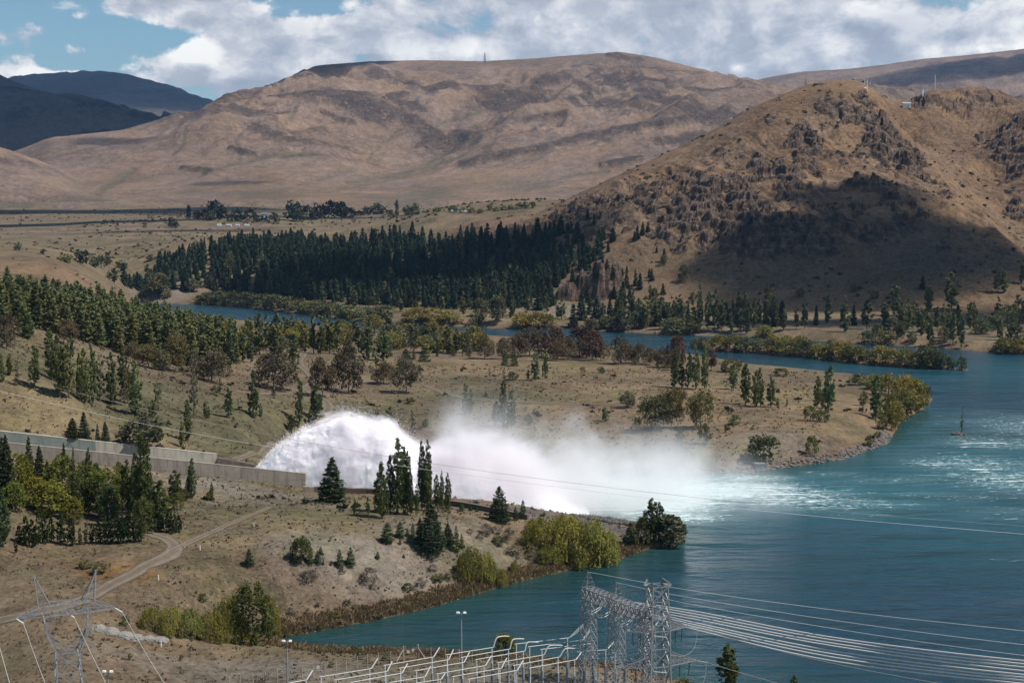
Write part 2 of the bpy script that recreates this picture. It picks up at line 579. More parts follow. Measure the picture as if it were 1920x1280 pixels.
def ground_z(x, y):
    x = np.asarray(x, float)
    y = np.maximum(np.asarray(y, float), 40.0)
    z = GROUND_TPS(x / y * 3.0, np.log(y))
    sd = shore(x, y)
    far = sstep(1300, 2400, y)
    z = z + fbm(x / 38, y / 38, 3, 4) * 0.55 * (1 - far) + fbm(x / 7, y / 7, 9, 3) * 0.22 * (1 - far) * sstep(3, 12, sd)
    z = z + fbm(x / 260, y / 260, 5, 4) * 3.0 * sstep(1150, 1800, y)
    z = z + 7 * sstep(0.0, 0.7, fbm(x / 30, y / 30, 77, 4, ridged=True) - 0.1) * np.exp(-(((x + 285) / 26) ** 2 + ((y - 1140) / 30) ** 2))
    w = np.where(y < 480, 20.0, 13.0)
    # the spillway chute is cut into the slope
    s = ((x + 50) * -64 + (y - 340) * -18) / 66.48
    o = ((x + 50) * -18 + (y - 340) * 64) / 66.48
    top = 10.9 + 10.4 * s / 66.48
    along = sstep(-2, 4, s) * (1 - sstep(112, 120, s)) * (1 - sstep(60, 80, o)) * (o > -14)
    z = np.where((o > -.5) & (o < 15.4), z + (np.minimum(z, top - 6.5) - z) * along, z)
    z = np.where(o >= 15.4, z + (np.minimum(z, top - .4 + np.clip(o - 18, 0, 60) * .35) - z) * along, z)
    z = np.where((o <= -.5) & (o > -14), z + (np.minimum(z, top - 3.3 + np.clip(-o - 4, 0, 60) * .1) - z) * along * (1 - sstep(9, 14, -o)), z)
    land = np.maximum(z, 0.35) * sstep(0, 1, sd / w) + 0.5 * np.clip(sd, 0, 1.2)
    sea = np.maximum(-0.55 * np.abs(sd), -4.0)
    return np.where(sd > 0, land, sea)


# ------------------------------------------------------------------ the rocky hill on the far bank
HP = [at_y(*q) for q in [
    (640, 470, 1330), (740, 440, 1350), (900, 412, 1250), (1000, 402, 1190), (1100, 356, 1205), (1200, 310, 1222), (1300, 264, 1240), (1400, 209, 1258), (1440, 191, 1263),
    (1500, 166, 1272), (1570, 152, 1280), (1612, 158, 1278), (1650, 182, 1275), (1672, 205, 1285), (1705, 202, 1400), (1745, 172, 1440), (1800, 168, 1450), (1850, 170, 1450), (1900, 188, 1440),
    (1150, 560, 985), (1230, 575, 965), (1300, 570, 965), (1400, 565, 955), (1500, 570, 948), (1600, 580, 938), (1700, 590, 925), (1800, 592, 912), (1900, 570, 920), (2000, 560, 925),
    (1050, 480, 1120), (1050, 560, 1010), (950, 520, 1120), (950, 570, 1030),
    (1150, 470, 1090), (1150, 520, 1030), (1250, 400, 1120), (1250, 480, 1050), (1330, 320, 1165), (1330, 400, 1100), (1330, 480, 1030), (1400, 300, 1180), (1400, 400, 1095), (1390, 450, 1030), (1390, 540, 985),
    (1460, 250, 1215), (1480, 350, 1120), (1470, 440, 1030), (1480, 540, 975), (1540, 250, 1215), (1560, 350, 1115), (1560, 430, 1040), (1560, 540, 970),
    (1620, 240, 1225), (1620, 330, 1130), (1640, 400, 1060), (1640, 500, 985),
    (1700, 280, 1180), (1730, 360, 1105), (1720, 450, 1020), (1720, 530, 955), (1790, 390, 1075), (1800, 470, 995), (1800, 540, 945), (1860, 440, 1030), (1880, 520, 960),
    (1760, 270, 1340), (1820, 340, 1250), (1880, 400, 1170), (1930, 460, 1090), (1690, 230, 1360), (1800, 220, 1410), (1850, 260, 1370), (1900, 330, 1270),
    (1930, 205, 1370), (1925, 260, 1300), (1960, 320, 1230), (2000, 240, 1330), (2050, 350, 1220), (2050, 450, 1090), (2200, 250, 1330), (2200, 450, 1080), (2200, 570, 930)]]
HP += [(-120, 1600, 25), (60, 1560, 30), (200, 1560, 70), (300, 1600, 90), (400, 1700, 110), (560, 1700, 100), (700, 1650, 90), (-150, 1300, 20), (-150, 1050, 2)]
_hp = np.array(HP)
HILL_TPS = TPS(np.stack([_hp[:, 0] / _hp[:, 1] * 3.0, _hp[:, 1] / 550.0], 1), _hp[:, 2], 3e-4)

# crags: picture point and depth on the slope, half width and half height in metres, strength
CRAGS = [(1600, 215, 22, 18, 1.0), (1640, 235, 30, 18, 1.0), (1690, 290, 30, 26, .9), (1650, 270, 24, 14, .9), (1560, 195, 14, 10, .7), (1510, 265, 16, 22, .9), (1540, 255, 10, 10, .7),
         (1470, 350, 16, 26, 1.0), (1440, 330, 12, 16, .8), (1390, 390, 20, 40, .9), (1340, 350, 24, 30, .7), (1300, 400, 24, 30, .9), (1280, 440, 20, 30, .8), (1530, 320, 12, 16, .8),
         (1410, 470, 26, 44, 1.2), (1460, 490, 26, 44, 1.2), (1510, 500, 24, 40, 1.1), (1380, 430, 16, 24, 1.0), (1560, 470, 20, 30, .9), (1610, 440, 30, 22, .7), (1690, 400, 20, 14, .7),
         (1310, 470, 18, 34, .9), (1220, 380, 20, 26, .7), (1170, 400, 20, 24, .7), (1080, 375, 26, 12, .9), (1050, 390, 14, 8, .8), (1130, 420, 20, 18, .6), (1750, 180, 40, 10, 1.0), (1860, 178, 40, 8, .8), (1790, 205, 14, 10, .6),
         (1890, 240, 24, 18, .8), (1925, 300, 26, 40, .9), (1900, 400, 12, 20, .5), (1740, 330, 14, 12, .6), (1600, 355, 12, 8, .8), (1640, 365, 18, 10, .8), (1680, 420, 14, 14, .6),
         (1120, 530, 17, 14, .9), (1068, 540, 12, 12, .8), (1790, 480, 20, 16, .6), (1720, 520, 22, 14, .6), (1420, 300, 22, 14, .5), (1230, 480, 14, 14, .6), (1250, 330, 14, 10, .6), (1200, 315, 10, 6, .7), (1445, 200, 8, 5, .8),
         (820, 416, 12, 6, .9), (870, 420, 14, 5, .7)]


def _hill_base(x, y):
    y = np.maximum(np.asarray(y, float), 300.0)
    return HILL_TPS(np.asarray(x, float) / y * 3.0, y / 550.0)


def _march(fn, px, py, y0, y1, n=500):
    a, b = pix_dir(px, py)
    Y = np.exp(np.linspace(math.log(y0), math.log(y1), n))
    dz = CAM_Z + b * Y - fn(a * Y, Y)
    k = np.argmax(dz <= 0)
    if dz[k] > 0:
        k = int(np.argmin(dz))
        return a * Y[k], Y[k]
    if k == 0:
        return a * Y[0], Y[0]
    t = dz[k - 1] / (dz[k - 1] - dz[k])
    yy = Y[k - 1] + t * (Y[k] - Y[k - 1])
    return a * yy, yy


CRAG_W = []
for (px, py, sx, sy, s) in CRAGS:
    cx, cyy = _march(_hill_base, px, py, 880, 1560, 300)
    slope = max(0.25, float((_hill_base(cx, cyy + 8) - _hill_base(cx, cyy - 8)) / 16))
    CRAG_W.append((cx, cyy, sx, sy / max(slope, 0.45), s))


def crag_mask(x, y):
    m = np.zeros(x.shape)
    wx = x + 14 * fbm(x / 30, y / 30, 61, 3)
    wy = y + 14 * fbm(x / 30 + 5, y / 30, 67, 3)
    for (cx, cyy, sx, sy, s) in CRAG_W:
        m = np.maximum(m, s * np.exp(-(((wx - cx) / sx) ** 2 + ((wy - cyy) / sy) ** 2)))
    return m


CREST_FIX = ([640, 900, 1000, 1050, 1100, 1150, 1200, 1250, 1300, 1350, 1400, 1440, 1470, 1500, 1530, 1570, 1600, 1612, 1650, 1672, 1705, 1745, 1800, 1850, 1900, 2000],
             [10, 19, 49, 44, 38, 32, 30, 29, 28, 26, 23, 22, 19, 15, 10, 4, 2, -1, 3, 20, 26, 19, 15, 12, 12, 8])


def hill_surface(x, y):
    """height of the rocky hill and how bare its rock is"""
    x = np.asarray(x, float)
    y = np.asarray(y, float)
    z = _hill_base(x, y)
    cm = crag_mask(x, y)
    steep = sstep(20, 60, z)
    top = 1 - .78 * sstep(1212, 1258, y) * (1 - sstep(.245, .30, x / y))
    z = z + fbm(x / 70, y / 70, 21, 4, ridged=True) * 5.0 * steep * top + fbm(x / 16, y / 22, 25, 3) * 1.3 * steep * top
    n1 = fbm(x / 22, y / 30, 31, 4, 0.55, ridged=True)
    d, v = worley(x / 10, y / 16, 35)
    d2, v2 = worley(x / 4.2, y / 7, 39)
    fr = fbm(x / 34, y / 44, 51, 6, 0.68)
    lean = fbm((x + 0.5 * y) / 16, (y - 0.3 * x) / 60, 57, 4, 0.6)
    fr2 = fbm(x / 13, y / 17, 53, 4, 0.6)
    rocky = np.clip(cm, 0, 1.7) * 0.64 + 0.62 * fr + 0.42 * fr2 + 0.24 * lean + 0.22 * (v - 0.5) + 0.12 * (v2 - 0.5) + 0.02 * sstep(-40, 160, 300 - 0.9 * np.abs(x - 210))
    rocky = rocky * steep
    r = sstep(0.27, 0.40, rocky)
    gully = fbm((x + .25 * y) / 34 + .4 * fbm(x / 50, y / 50, 29, 2), y / 120, 27, 4, .55, ridged=True)
    z = z + gully * 5.5 * steep * top
    lift = np.clip(rocky - 0.28, 0, 0.9)
    z = z + r * (lift * (6.5 + 6.0 * np.clip(n1, 0, 1)) + 3.0 * (v - 0.35) * np.clip(1.1 - d, 0, 1) + 1.7 * (v2 - 0.45)) * np.clip(0.4 + cm, 0.45, 1.2) * np.clip(top + .25, 0, 1)
    # the two rock towers above the trees stand up on their own
    # ledges: the bare rock stands in broken bands
    zj = z + 6 * fbm(x / 18, y / 25, 95, 3)
    q7 = zj / 8.0
    led = (np.floor(q7) + sstep(.5, .95, q7 - np.floor(q7))) * 8.0 - zj
    z = z + led * r * .62 * top
    tz = np.zeros_like(z)
    for (px, py, hh, sx, sy) in TOWERS_W:
        q = ((x - px) / sx) ** 2 + ((y - py) / sy) ** 2
        q = q + 0.35 * fbm(x / 5, y / 5, 91, 3)
        tz = np.maximum(tz, hh * (1 - sstep(0.30, 1.25, q)) * (0.72 + 0.42 * v2 + 0.2 * n1))
        r = np.maximum(r, 1 - sstep(0.8, 1.4, q))
    # settle the crest line
    z = z + tz - np.interp(x / y * F_PX + 960, CREST_FIX[0], CREST_FIX[1]) / F_PX * y * sstep(1060, 1255, y)
    return z, r


TOWERS_W = []
for (px, py, hh, sx, sy) in [(1132, 552, 19, 15, 11), (1104, 555, 17, 9, 9), (1068, 562, 14, 11, 9), (1117, 574, 4, 4, 4)]:
    tx, ty = _march(_hill_base, px, py, 880, 1400, 300)
    TOWERS_W.append((tx, ty, hh, sx, sy))


def surface_z(x, y):
    x = np.asarray(x, float)
    y = np.asarray(y, float)
    g = ground_z(x, y)
    m = (y > 900) & (y < 1570) & (x / y > -0.13) & (x / y < 0.5)
    if m.any():
        g = g.copy()
        g[m] = np.maximum(g[m], hill_surface(x[m], y[m])[0])
    return g


def hits(pts, y0=120, y1=2600, n=420):
    """where the sight lines through picture points meet the land"""
    P = np.array(pts, float).reshape(-1, 2)
    ab = np.array([pix_dir(px, py) for px, py in P])
    Y = np.exp(np.linspace(math.log(y0), math.log(y1), n))
    X = ab[:, :1] * Y[None]
    Zr = CAM_Z + ab[:, 1:] * Y[None]
    YY = np.broadcast_to(Y, X.shape)
    dz = Zr - surface_z(X.ravel(), YY.ravel()).reshape(X.shape)
    out = []
    for i in range(len(P)):
        k = int(np.argmax(dz[i] <= 0))
        if dz[i, k] > 0:
            k = int(np.argmin(dz[i]))
            yy = Y[k]
        elif k == 0:
            yy = Y[0]
        else:
            t = dz[i, k - 1] / (dz[i, k - 1] - dz[i, k])
            yy = Y[k - 1] + t * (Y[k] - Y[k - 1])
        out.append((ab[i, 0] * yy, yy))
    out = np.array(out)
    zz = surface_z(out[:, 0], out[:, 1])
    return np.column_stack([out, zz])


def hit(px, py, **k):
    return hits([(px, py)], **k)[0]
# ------------------------------------------------------------------ materials of the land
def new_mat(name):
    m = bpy.data.materials.new(name)
    m.use_nodes = True
    return m, NT(m.node_tree)


def principled(t, color, rough=0.9, normal=None, spec=0.2, metal=0.0):
    b = t.n('ShaderNodeBsdfPrincipled', {'Base Color': color, 'Roughness': rough, 'Metallic': metal, 'Specular IOR Level': spec})
    if normal is not None:
        t.put(b.inputs['Normal'], normal)
    o = t.n('ShaderNodeOutputMaterial')
    t.t.links.new(b.outputs[0], o.inputs['Surface'])
    return b


def mat_ground():
    m, t = new_mat('dry_grass_ground')
    P = t.n('ShaderNodeNewGeometry').outputs['Position']
    tint = t.n('ShaderNodeAttribute', attribute_name='tint').outputs['Color']
    rock = t.n('ShaderNodeAttribute', attribute_name='rock').outputs['Fac']
    big = t.cn(P, 0.035, 5, 0.6)
    med = t.cn(P, 0.30, 5, 0.65)
    fine = t.cn(P, 1.3, 4, 0.7)
    v = t.math('ADD', t.math('MULTIPLY_ADD', big, 0.46, 0.26), t.math('MULTIPLY', med, 0.40))
    lum = t.math('ADD', v, t.math('MULTIPLY', fine, 0.50))
    c = t.vmath('MULTIPLY', tint, t.n('ShaderNodeCombineColor', {0: lum, 1: lum, 2: lum}).outputs[0])
    # darker tussocks and greener patches
    tus = t.maprange(t.noise(P, 0.8, 4, 0.75, 0.6), 0.55, 0.63)
    c = t.mix(t.math('MULTIPLY', tus, 0.34), c, t.vmath('MULTIPLY', c, (0.55, 0.62, 0.56)))
    grn = t.maprange(t.noise(P, 0.022, 5, 0.65), 0.49, 0.60)
    c = t.mix(t.math('MULTIPLY', grn, 0.45), c, t.vmath('MULTIPLY', c, (0.72, 0.88, 0.66)))
    pale = t.maprange(t.noise(P, 0.14, 6, 0.72), 0.54, 0.63)
    c = t.mix(t.math('MULTIPLY', pale, 0.45), c, t.vmath('MULTIPLY', c, (1.40, 1.32, 1.22)))
    rk = t.mix(t.noise(P, 0.5, 5, 0.7), (0.07, 0.06, 0.052), (0.24, 0.20, 0.165))
    c = t.mix(rock, c, rk)
    bump = t.n('ShaderNodeBump', {'Strength': 0.7, 'Distance': 0.5, 'Height': t.noise(P, 1.1, 6, 0.75)})
    principled(t, c, 0.95, bump.outputs[0], 0.1)
    return m


def mat_hill(name, grass, rockc, dark, scale=1.0, speck=0.6):
    m, t = new_mat(name)
    P = t.n('ShaderNodeNewGeometry').outputs['Position']
    rock = t.n('ShaderNodeAttribute', attribute_name='rock').outputs['Fac']
    scrub = t.n('ShaderNodeAttribute', attribute_name='scrub').outputs['Fac']
    a = t.cn(P, 0.012 * scale, 6, 0.62)
    b = t.cn(P, 0.09 * scale, 6, 0.7)
    f = t.cn(P, 0.40 * scale, 4, 0.7)
    lum = t.math('ADD', 0.36, t.math('ADD', t.math('MULTIPLY', a, 0.40), t.math('ADD', t.math('MULTIPLY', b, 0.42), t.math('MULTIPLY', f, 0.46))))
    g = t.vmath('MULTIPLY', t.mix(t.cn(P, 0.02 * scale, 3), grass, tuple(q * w for q, w in zip(grass, (1.08, 1.0, 0.84)))),
                t.n('ShaderNodeCombineColor', {0: lum, 1: lum, 2: lum}).outputs[0])
    # tussocks, stones and low bushes
    dens = t.math('MULTIPLY', t.maprange(t.noise(P, 0.014 * scale, 4, 0.65), 0.40, 0.60, 0.0, 0.075), 1.0)
    sp = t.maprange(t.math('ADD', t.noise(P, 0.26 * scale, 4, 0.75, 0.4), dens), 0.565, 0.625)
    g = t.mix(t.math('MULTIPLY', sp, speck), g, dark)
    g = t.mix(t.math('MULTIPLY', scrub, t.maprange(b, 0.15, 0.7)), g, (0.066, 0.068, 0.038))
    r1 = t.cn(P, 0.16 * scale, 7, 0.72, .36, .64)
    crk = t.cn(t.mapping(P, scale=(1, 1, .28)), 0.34 * scale, 5, 0.7, .42, .58)
    rk = t.mix(t.math('MULTIPLY', r1, t.math('MULTIPLY_ADD', crk, .7, .3)), tuple(q * 0.32 for q in rockc), tuple(q * 1.5 for q in rockc))
    rm = t.math('MULTIPLY', rock, t.maprange(t.math('ADD', t.noise(P, 0.13 * scale, 6, 0.72), t.math('MULTIPLY', rock, .10)), 0.44, 0.53))
    c = t.mix(rm, g, rk)
    h = t.math('ADD', t.math('MULTIPLY', t.noise(P, 0.25 * scale, 7, 0.75), t.math('MULTIPLY_ADD', rm, 6.0, 1.5)), 0.0)
    bump = t.n('ShaderNodeBump', {'Strength': 0.9, 'Distance': 1.0 / scale, 'Height': h})
    principled(t, c, 0.95, bump.outputs[0], 0.1)
    return m


M_GROUND = mat_ground()
M_HILL = mat_hill('rocky_hill_tussock', (0.158, 0.106, 0.070), (0.225, 0.160, 0.120), (0.066, 0.048, 0.034))
M_RANGE = mat_hill('range_tussock', (0.168, 0.122, 0.096), (0.084, 0.066, 0.058), (0.088, 0.067, 0.052), 0.34, 0.5)
M_DARKR = mat_hill('far_mountain_tussock', (0.075, 0.062, 0.05), (0.05, 0.045, 0.04), (0.04, 0.036, 0.03), 0.3, 0.4)


# ------------------------------------------------------------------ ground sheet
def zone(X, Y, rows):
    """soft patches of another growth or soil: picture point, half width and depth in metres, colour, strength"""
    base = np.zeros(X.shape + (3,))
    base[:] = (0.138, 0.102, 0.065)
    nz = 0.5 + 0.5 * fbm(X / 18, Y / 18, 83, 4)
    wob = fbm(X / 24, Y / 24, 87, 4)
    H = hits([(r[0], r[1]) for r in rows])
    for (px, py, sx, sy, col, s), (cx, cyy, _) in zip(rows, H):
        q = ((X - cx) / sx) ** 2 + ((Y - cyy) / sy) ** 2 + 0.7 * wob
        k = s * (1 - sstep(0.3, 1.4, q)) * (0.55 + 0.45 * nz)
        base += (np.array(col) - base) * np.clip(k, 0, 1)[..., None]
    return base


GREY, STRAW, OLIVE, RUST, PINK = (0.158, 0.136, 0.110), (0.182, 0.130, 0.074), (0.088, 0.080, 0.045), (0.15, 0.088, 0.038), (0.138, 0.100, 0.078)
ZONES = [
    (100, 760, 90, 60, (0.150, 0.122, 0.066), .9), (350, 780, 60, 60, OLIVE, .75), (450, 820, 40, 40, OLIVE, .7), (250, 740, 60, 40, OLIVE, .6), (90, 810, 50, 25, STRAW, .6),
    (900, 740, 40, 25, OLIVE, .6), (1000, 745, 40, 18, OLIVE, .75), (700, 770, 40, 18, OLIVE, .8), (760, 700, 30, 20, OLIVE, .5), (1150, 740, 30, 15, OLIVE, .5), (1250, 715, 40, 20, OLIVE, .4),
    (1000, 690, 90, 40, STRAW, .6), (1300, 740, 60, 50, STRAW, .55), (1450, 740, 50, 40, STRAW, .6), (1150, 770, 50, 30, STRAW, .4), (1400, 790, 40, 20, STRAW, .85), (1550, 770, 30, 18, STRAW, .8), (1250, 690, 60, 15, STRAW, .5), (1500, 830, 20, 12, GREY, .6), (1400, 845, 30, 12, GREY, .6),
    (450, 920, 26, 7, GREY, .95), (380, 900, 16, 7, GREY, .9), (520, 945, 20, 8, GREY, .6),
    (850, 1010, 18, 12, GREY, .8), (700, 1060, 22, 10, GREY, .75), (620, 1050, 14, 8, GREY, .6), (800, 1080, 16, 8, GREY, .7), (580, 960, 18, 7, OLIVE, .6), (420, 960, 24, 8, OLIVE, .35),
    (230, 1075, 9, 4, RUST, .95), (170, 1060, 12, 4, RUST, .4), (60, 1075, 10, 4, OLIVE, .5), (330, 1010, 8, 3, STRAW, .6),
    (330, 1250, 20, 5, GREY, .7), (600, 1270, 26, 8, GREY, .9), (800, 1270, 26, 8, GREY, 1.0), (1000, 1280, 30, 10, GREY, 1.0), (1150, 1280, 20, 8, GREY, 1.0), (60, 1230, 10, 4, OLIVE, .6), (200, 1240, 10, 4, PINK, .5), (480, 1250, 10, 4, GREY, .7),
    (700, 1140, 30, 6, PINK, .55), (900, 1080, 20, 6, PINK, .5), (1000, 1050, 30, 8, PINK, .4), (1180, 1030, 10, 5, PINK, .5),
    (1100, 975, 26, 6, (0.10, 0.092, 0.085), .95), (1180, 990, 14, 6, (0.10, 0.092, 0.085), .95), (980, 965, 18, 4, (0.12, 0.11, 0.10), .8),
    (40, 510, 50, 60, (0.150, 0.098, 0.06), .95), (140, 525, 40, 60, (0.150, 0.098, 0.06), .95), (100, 470, 120, 60, STRAW, .4), (300, 480, 120, 60, STRAW, .5), (300, 430, 260, 60, PINK, .6),
    (600, 440, 180, 60, STRAW, .5), (100, 455, 200, 20, OLIVE, .5), (700, 410, 120, 30, (0.12, 0.13, 0.06), .5), (500, 412, 150, 40, (0.13, 0.12, 0.065), .4), (200, 445, 300, 30, (0.14, 0.11, 0.07), .6),
    (340, 545, 30, 20, STRAW, .6), (1000, 595, 80, 20, STRAW, .4), (1100, 585, 60, 30, (0.19, 0.16, 0.125), .7), (1500, 610, 120, 12, (0.16, 0.125, 0.085), .6), (1850, 640, 60, 16, (0.17, 0.13, 0.085), .5),
]


def build_ground():
    u = np.linspace(-0.52, 0.56, 660)
    w = np.concatenate([np.linspace(math.log(70), math.log(1400), 640), np.linspace(math.log(1408), math.log(3300), 90), np.linspace(math.log(3450), math.log(11200), 16)])
    U, Wl = np.meshgrid(u, w)
    Y = np.exp(Wl)
    X = U * Y
    Z = ground_z(X, Y)
    me = grid_mesh('ground', X, Y, Z, (M_GROUND,))
    tint = zone(X, Y, ZONES)
    sd = shore(X, Y)
    # a brown sedge line and damp soil at the water's edge
    edge = (1 - sstep(1.0, 7.0, sd)) * sstep(-0.5, 0.5, sd)
    tint += (np.array((0.155, 0.095, 0.055)) - tint) * (0.75 * edge * np.where(Y < 500, 1, 0.8))[..., None]
    tint += (np.array((0.03, 0.06, 0.055)) - tint) * sstep(0.1, -1.0, sd)[..., None]
    rock = np.exp(-(((X + 285) / 24) ** 2 + ((Y - 1140) / 28) ** 2)) * 1.2
    add_attr(me, 'tint', tint.reshape(-1, 3), 'FLOAT_COLOR')
    add_attr(me, 'rock', np.clip(rock, 0, 1))
    return tag(link('ground', me), kind='structure')


def build_hill():
    u = np.linspace(-0.125, 0.47, 620)
    y = np.concatenate([np.linspace(895, 1310, 330), np.linspace(1314, 1560, 60)])
    U, Y = np.meshgrid(u, y)
    X = U * Y
    Z, R = hill_surface(X, Y)
    me = grid_mesh('rocky_hill', X, Y, Z, (M_HILL,), smooth=False)
    add_attr(me, 'rock', R)
    gul = sstep(0.1, 0.6, fbm(X / 60, Y / 60, 71, 3)) * 0.5
    low = 1 - sstep(20, 70, Z)
    add_attr(me, 'scrub', np.clip(gul * 0.6 + low * 0.35, 0, 1))
    return tag(link('hill', me), kind='structure')


def build_range(name, pts, uu, yy, nu, ny, mat, amp=40.0, wl=420.0, seed=1, rot=0.6, z0=95, sharp=0.5, rocky=0.5, calm=None, soft=None, marks=None, crest=None):
    P = np.array([at_y(*q) if len(q) == 3 else q[1:] for q in pts], float)
    tp = TPS(np.stack([P[:, 0] / P[:, 1] * 3, P[:, 1] / 1500.0], 1), P[:, 2], 3e-4)
    u = np.linspace(*uu, nu)
    y = np.linspace(*yy, ny)
    U, Y = np.meshgrid(u, y)
    X = U * Y
    Z = tp(U * 3, Y / 1500.0)
    Z = Z - 45 * (1 - sstep(yy[0], yy[0] + 160, Y))
    env = sstep(z0, z0 + 160, Z)
    c, s = math.cos(rot), math.sin(rot)
    xr, yr = (X * c + Y * s), (-X * s + Y * c)
    wx = fbm(X / wl, Y / wl, seed + 50, 3) * 0.35
    env = env * (1 - .9 * sstep(calm[0], calm[1], Y)) if calm else env
    if soft:
        env = env * (1 - .75 * sstep(soft[0], soft[1], U))
    n = fbm(xr / (wl * 0.85) + wx, yr / (wl * 2.3) + wx, seed, 5, sharp, ridged=True)
    n2 = fbm(xr / (wl * 0.25) + wx, yr / (wl * 0.55), seed + 9, 4, 0.5, ridged=True)
    n3 = fbm(X / (wl * 0.07), Y / (wl * 0.1), seed + 15, 4, .6)
    Z = Z + env * (amp * 1.25 * n + amp * 0.42 * n2 + amp * 0.10 * n3)
    if crest:
        # settle the crest line
        for _ in range(2):
            el = (Z - CAM_Z) / Y
            k = el.argmax(0)
            py = HORIZON - el[k, np.arange(len(u))] * F_PX
            want = np.interp(u * F_PX + W_PX / 2, [c_[0] for c_ in crest], [c_[1] for c_ in crest])
            df = np.convolve(np.pad(want - py, 4, mode='edge'), np.ones(9) / 9, 'valid')
            df = np.where((u * F_PX + W_PX / 2 < crest[0][0]) | (u * F_PX + W_PX / 2 > crest[-1][0]), df * .3, df)
            span = (yy[1] - yy[0]) * .3
            yk = np.convolve(np.pad(y[k], 30, mode='edge'), np.hanning(63)[1:-1] / np.hanning(63).sum(), 'valid')
            Z = Z - (df / F_PX)[None] * Y * sstep(-span, 0, Y - yk[None])
    me = grid_mesh(name, X, Y, Z, (mat,))
    rk = sstep(0.56, 0.70, 0.5 + 0.55 * fbm(xr / (wl * 1.1), yr / (wl * 0.4), seed + 20, 6, 0.66) + 0.14 * n2) * env * rocky * 2
    sc = (1 - sstep(-0.38, -0.02, n + .25 * fbm(X / 90, Y / 120, seed + 77, 3))) * 1.0 + 0.7 * (1 - sstep(z0, z0 + 60, Z)) * sstep(0.45, 0.6, 0.5 + 0.5 * fbm(X / 300, Y / 300, seed + 31, 4))
    if marks:
        # known outcrops and scrub filled gullies, fixed to the slope
        PX = W_PX / 2 + F_PX * X / Y
        PY = HORIZON - (Z - CAM_Z) / Y * F_PX
        PX = PX + 14 * fbm(X / 110, Y / 150, seed + 91, 5, .62)
        PY = PY + 9 * fbm(X / 110, Y / 150, seed + 95, 5, .62)
        brk = fbm(X / 46, Y / 60, seed + 97, 4, .6)
        for kind, w, pts_ in marks:
            dm = np.full(X.shape, 1e9)
            for (ax, ay), (bx, by) in zip(pts_[:-1], pts_[1:]):
                ex, ey = bx - ax, by - ay
                tt = np.clip(((PX - ax) * ex + (PY - ay) * ey) / (ex * ex + ey * ey + 1e-9), 0, 1)
                dm = np.minimum(dm, np.hypot(PX - ax - tt * ex, (PY - ay - tt * ey) * 1.3))
            k = (1 - sstep(w * .15, w * 1.25, dm + 5 * brk)) * sstep(-.45, .25, brk + .25)
            if kind == 'rock': rk = np.maximum(rk, k * .6)
            else: sc = np.maximum(sc, k * .75)
            Z = Z - (3.0 * k if kind != 'rock' else -4.0 * k * (.5 + n2))
        me.vertices.foreach_set('co', np.stack([X, Y, Z], -1).astype(np.float32).ravel())
        me.update()
    add_attr(me, 'rock', np.clip(rk, 0, 1))
    add_attr(me, 'scrub', np.clip(sc, 0, 1))
    return tag(link('hill', me), kind='structure')


RANGE_MARKS = [
    ('rock', 12, [(1330, 222), (1200, 238), (1100, 258), (1000, 280), (930, 295), (870, 308)]), ('rock', 9, [(985, 228), (1060, 214)]), ('rock', 15, [(1010, 160), (1060, 150)]), ('rock', 14, [(985, 188), (1015, 184)]),
    ('rock', 11, [(725, 188), (765, 182)]), ('rock', 14, [(1270, 205), (1310, 212)]), ('rock', 17, [(1240, 268), (1310, 258)]), ('rock', 8, [(440, 282), (480, 290)]), ('rock', 8, [(610, 215), (665, 232)]), ('rock', 8, [(860, 258), (900, 250)]),
    ('rock', 7, [(350, 315), (400, 322)]), ('rock', 8, [(1140, 110), (1200, 118)]), ('rock', 6, [(560, 150), (590, 146)]), ('rock', 9, [(1130, 310), (1200, 300)]), ('rock', 8, [(90, 335), (150, 345)]),
    ('scrub', 8, [(640, 352), (720, 340), (790, 322), (850, 300), (880, 280), (905, 256)]), ('scrub', 9, [(650, 340), (740, 330), (800, 308), (880, 262)]), ('scrub', 6, [(780, 248), (830, 232), (900, 212), (960, 180)]), ('scrub', 11, [(250, 320), (215, 340), (185, 362)]),
    ('scrub', 5, [(450, 300), (448, 262), (470, 240), (505, 222)]), ('scrub', 5, [(535, 240), (560, 205)]), ('scrub', 7, [(380, 330), (430, 310), (520, 292), (600, 288)]), ('scrub', 5, [(690, 300), (720, 268), (770, 250)]), ('scrub', 7, [(1100, 178), (1160, 172), (1260, 168)]), ('scrub', 8, [(560, 345), (620, 330), (660, 318)]),
    ('scrub', 5, [(330, 290), (350, 268), (352, 240)]), ('scrub', 6, [(1000, 345), (1080, 330), (1140, 322)]),
]


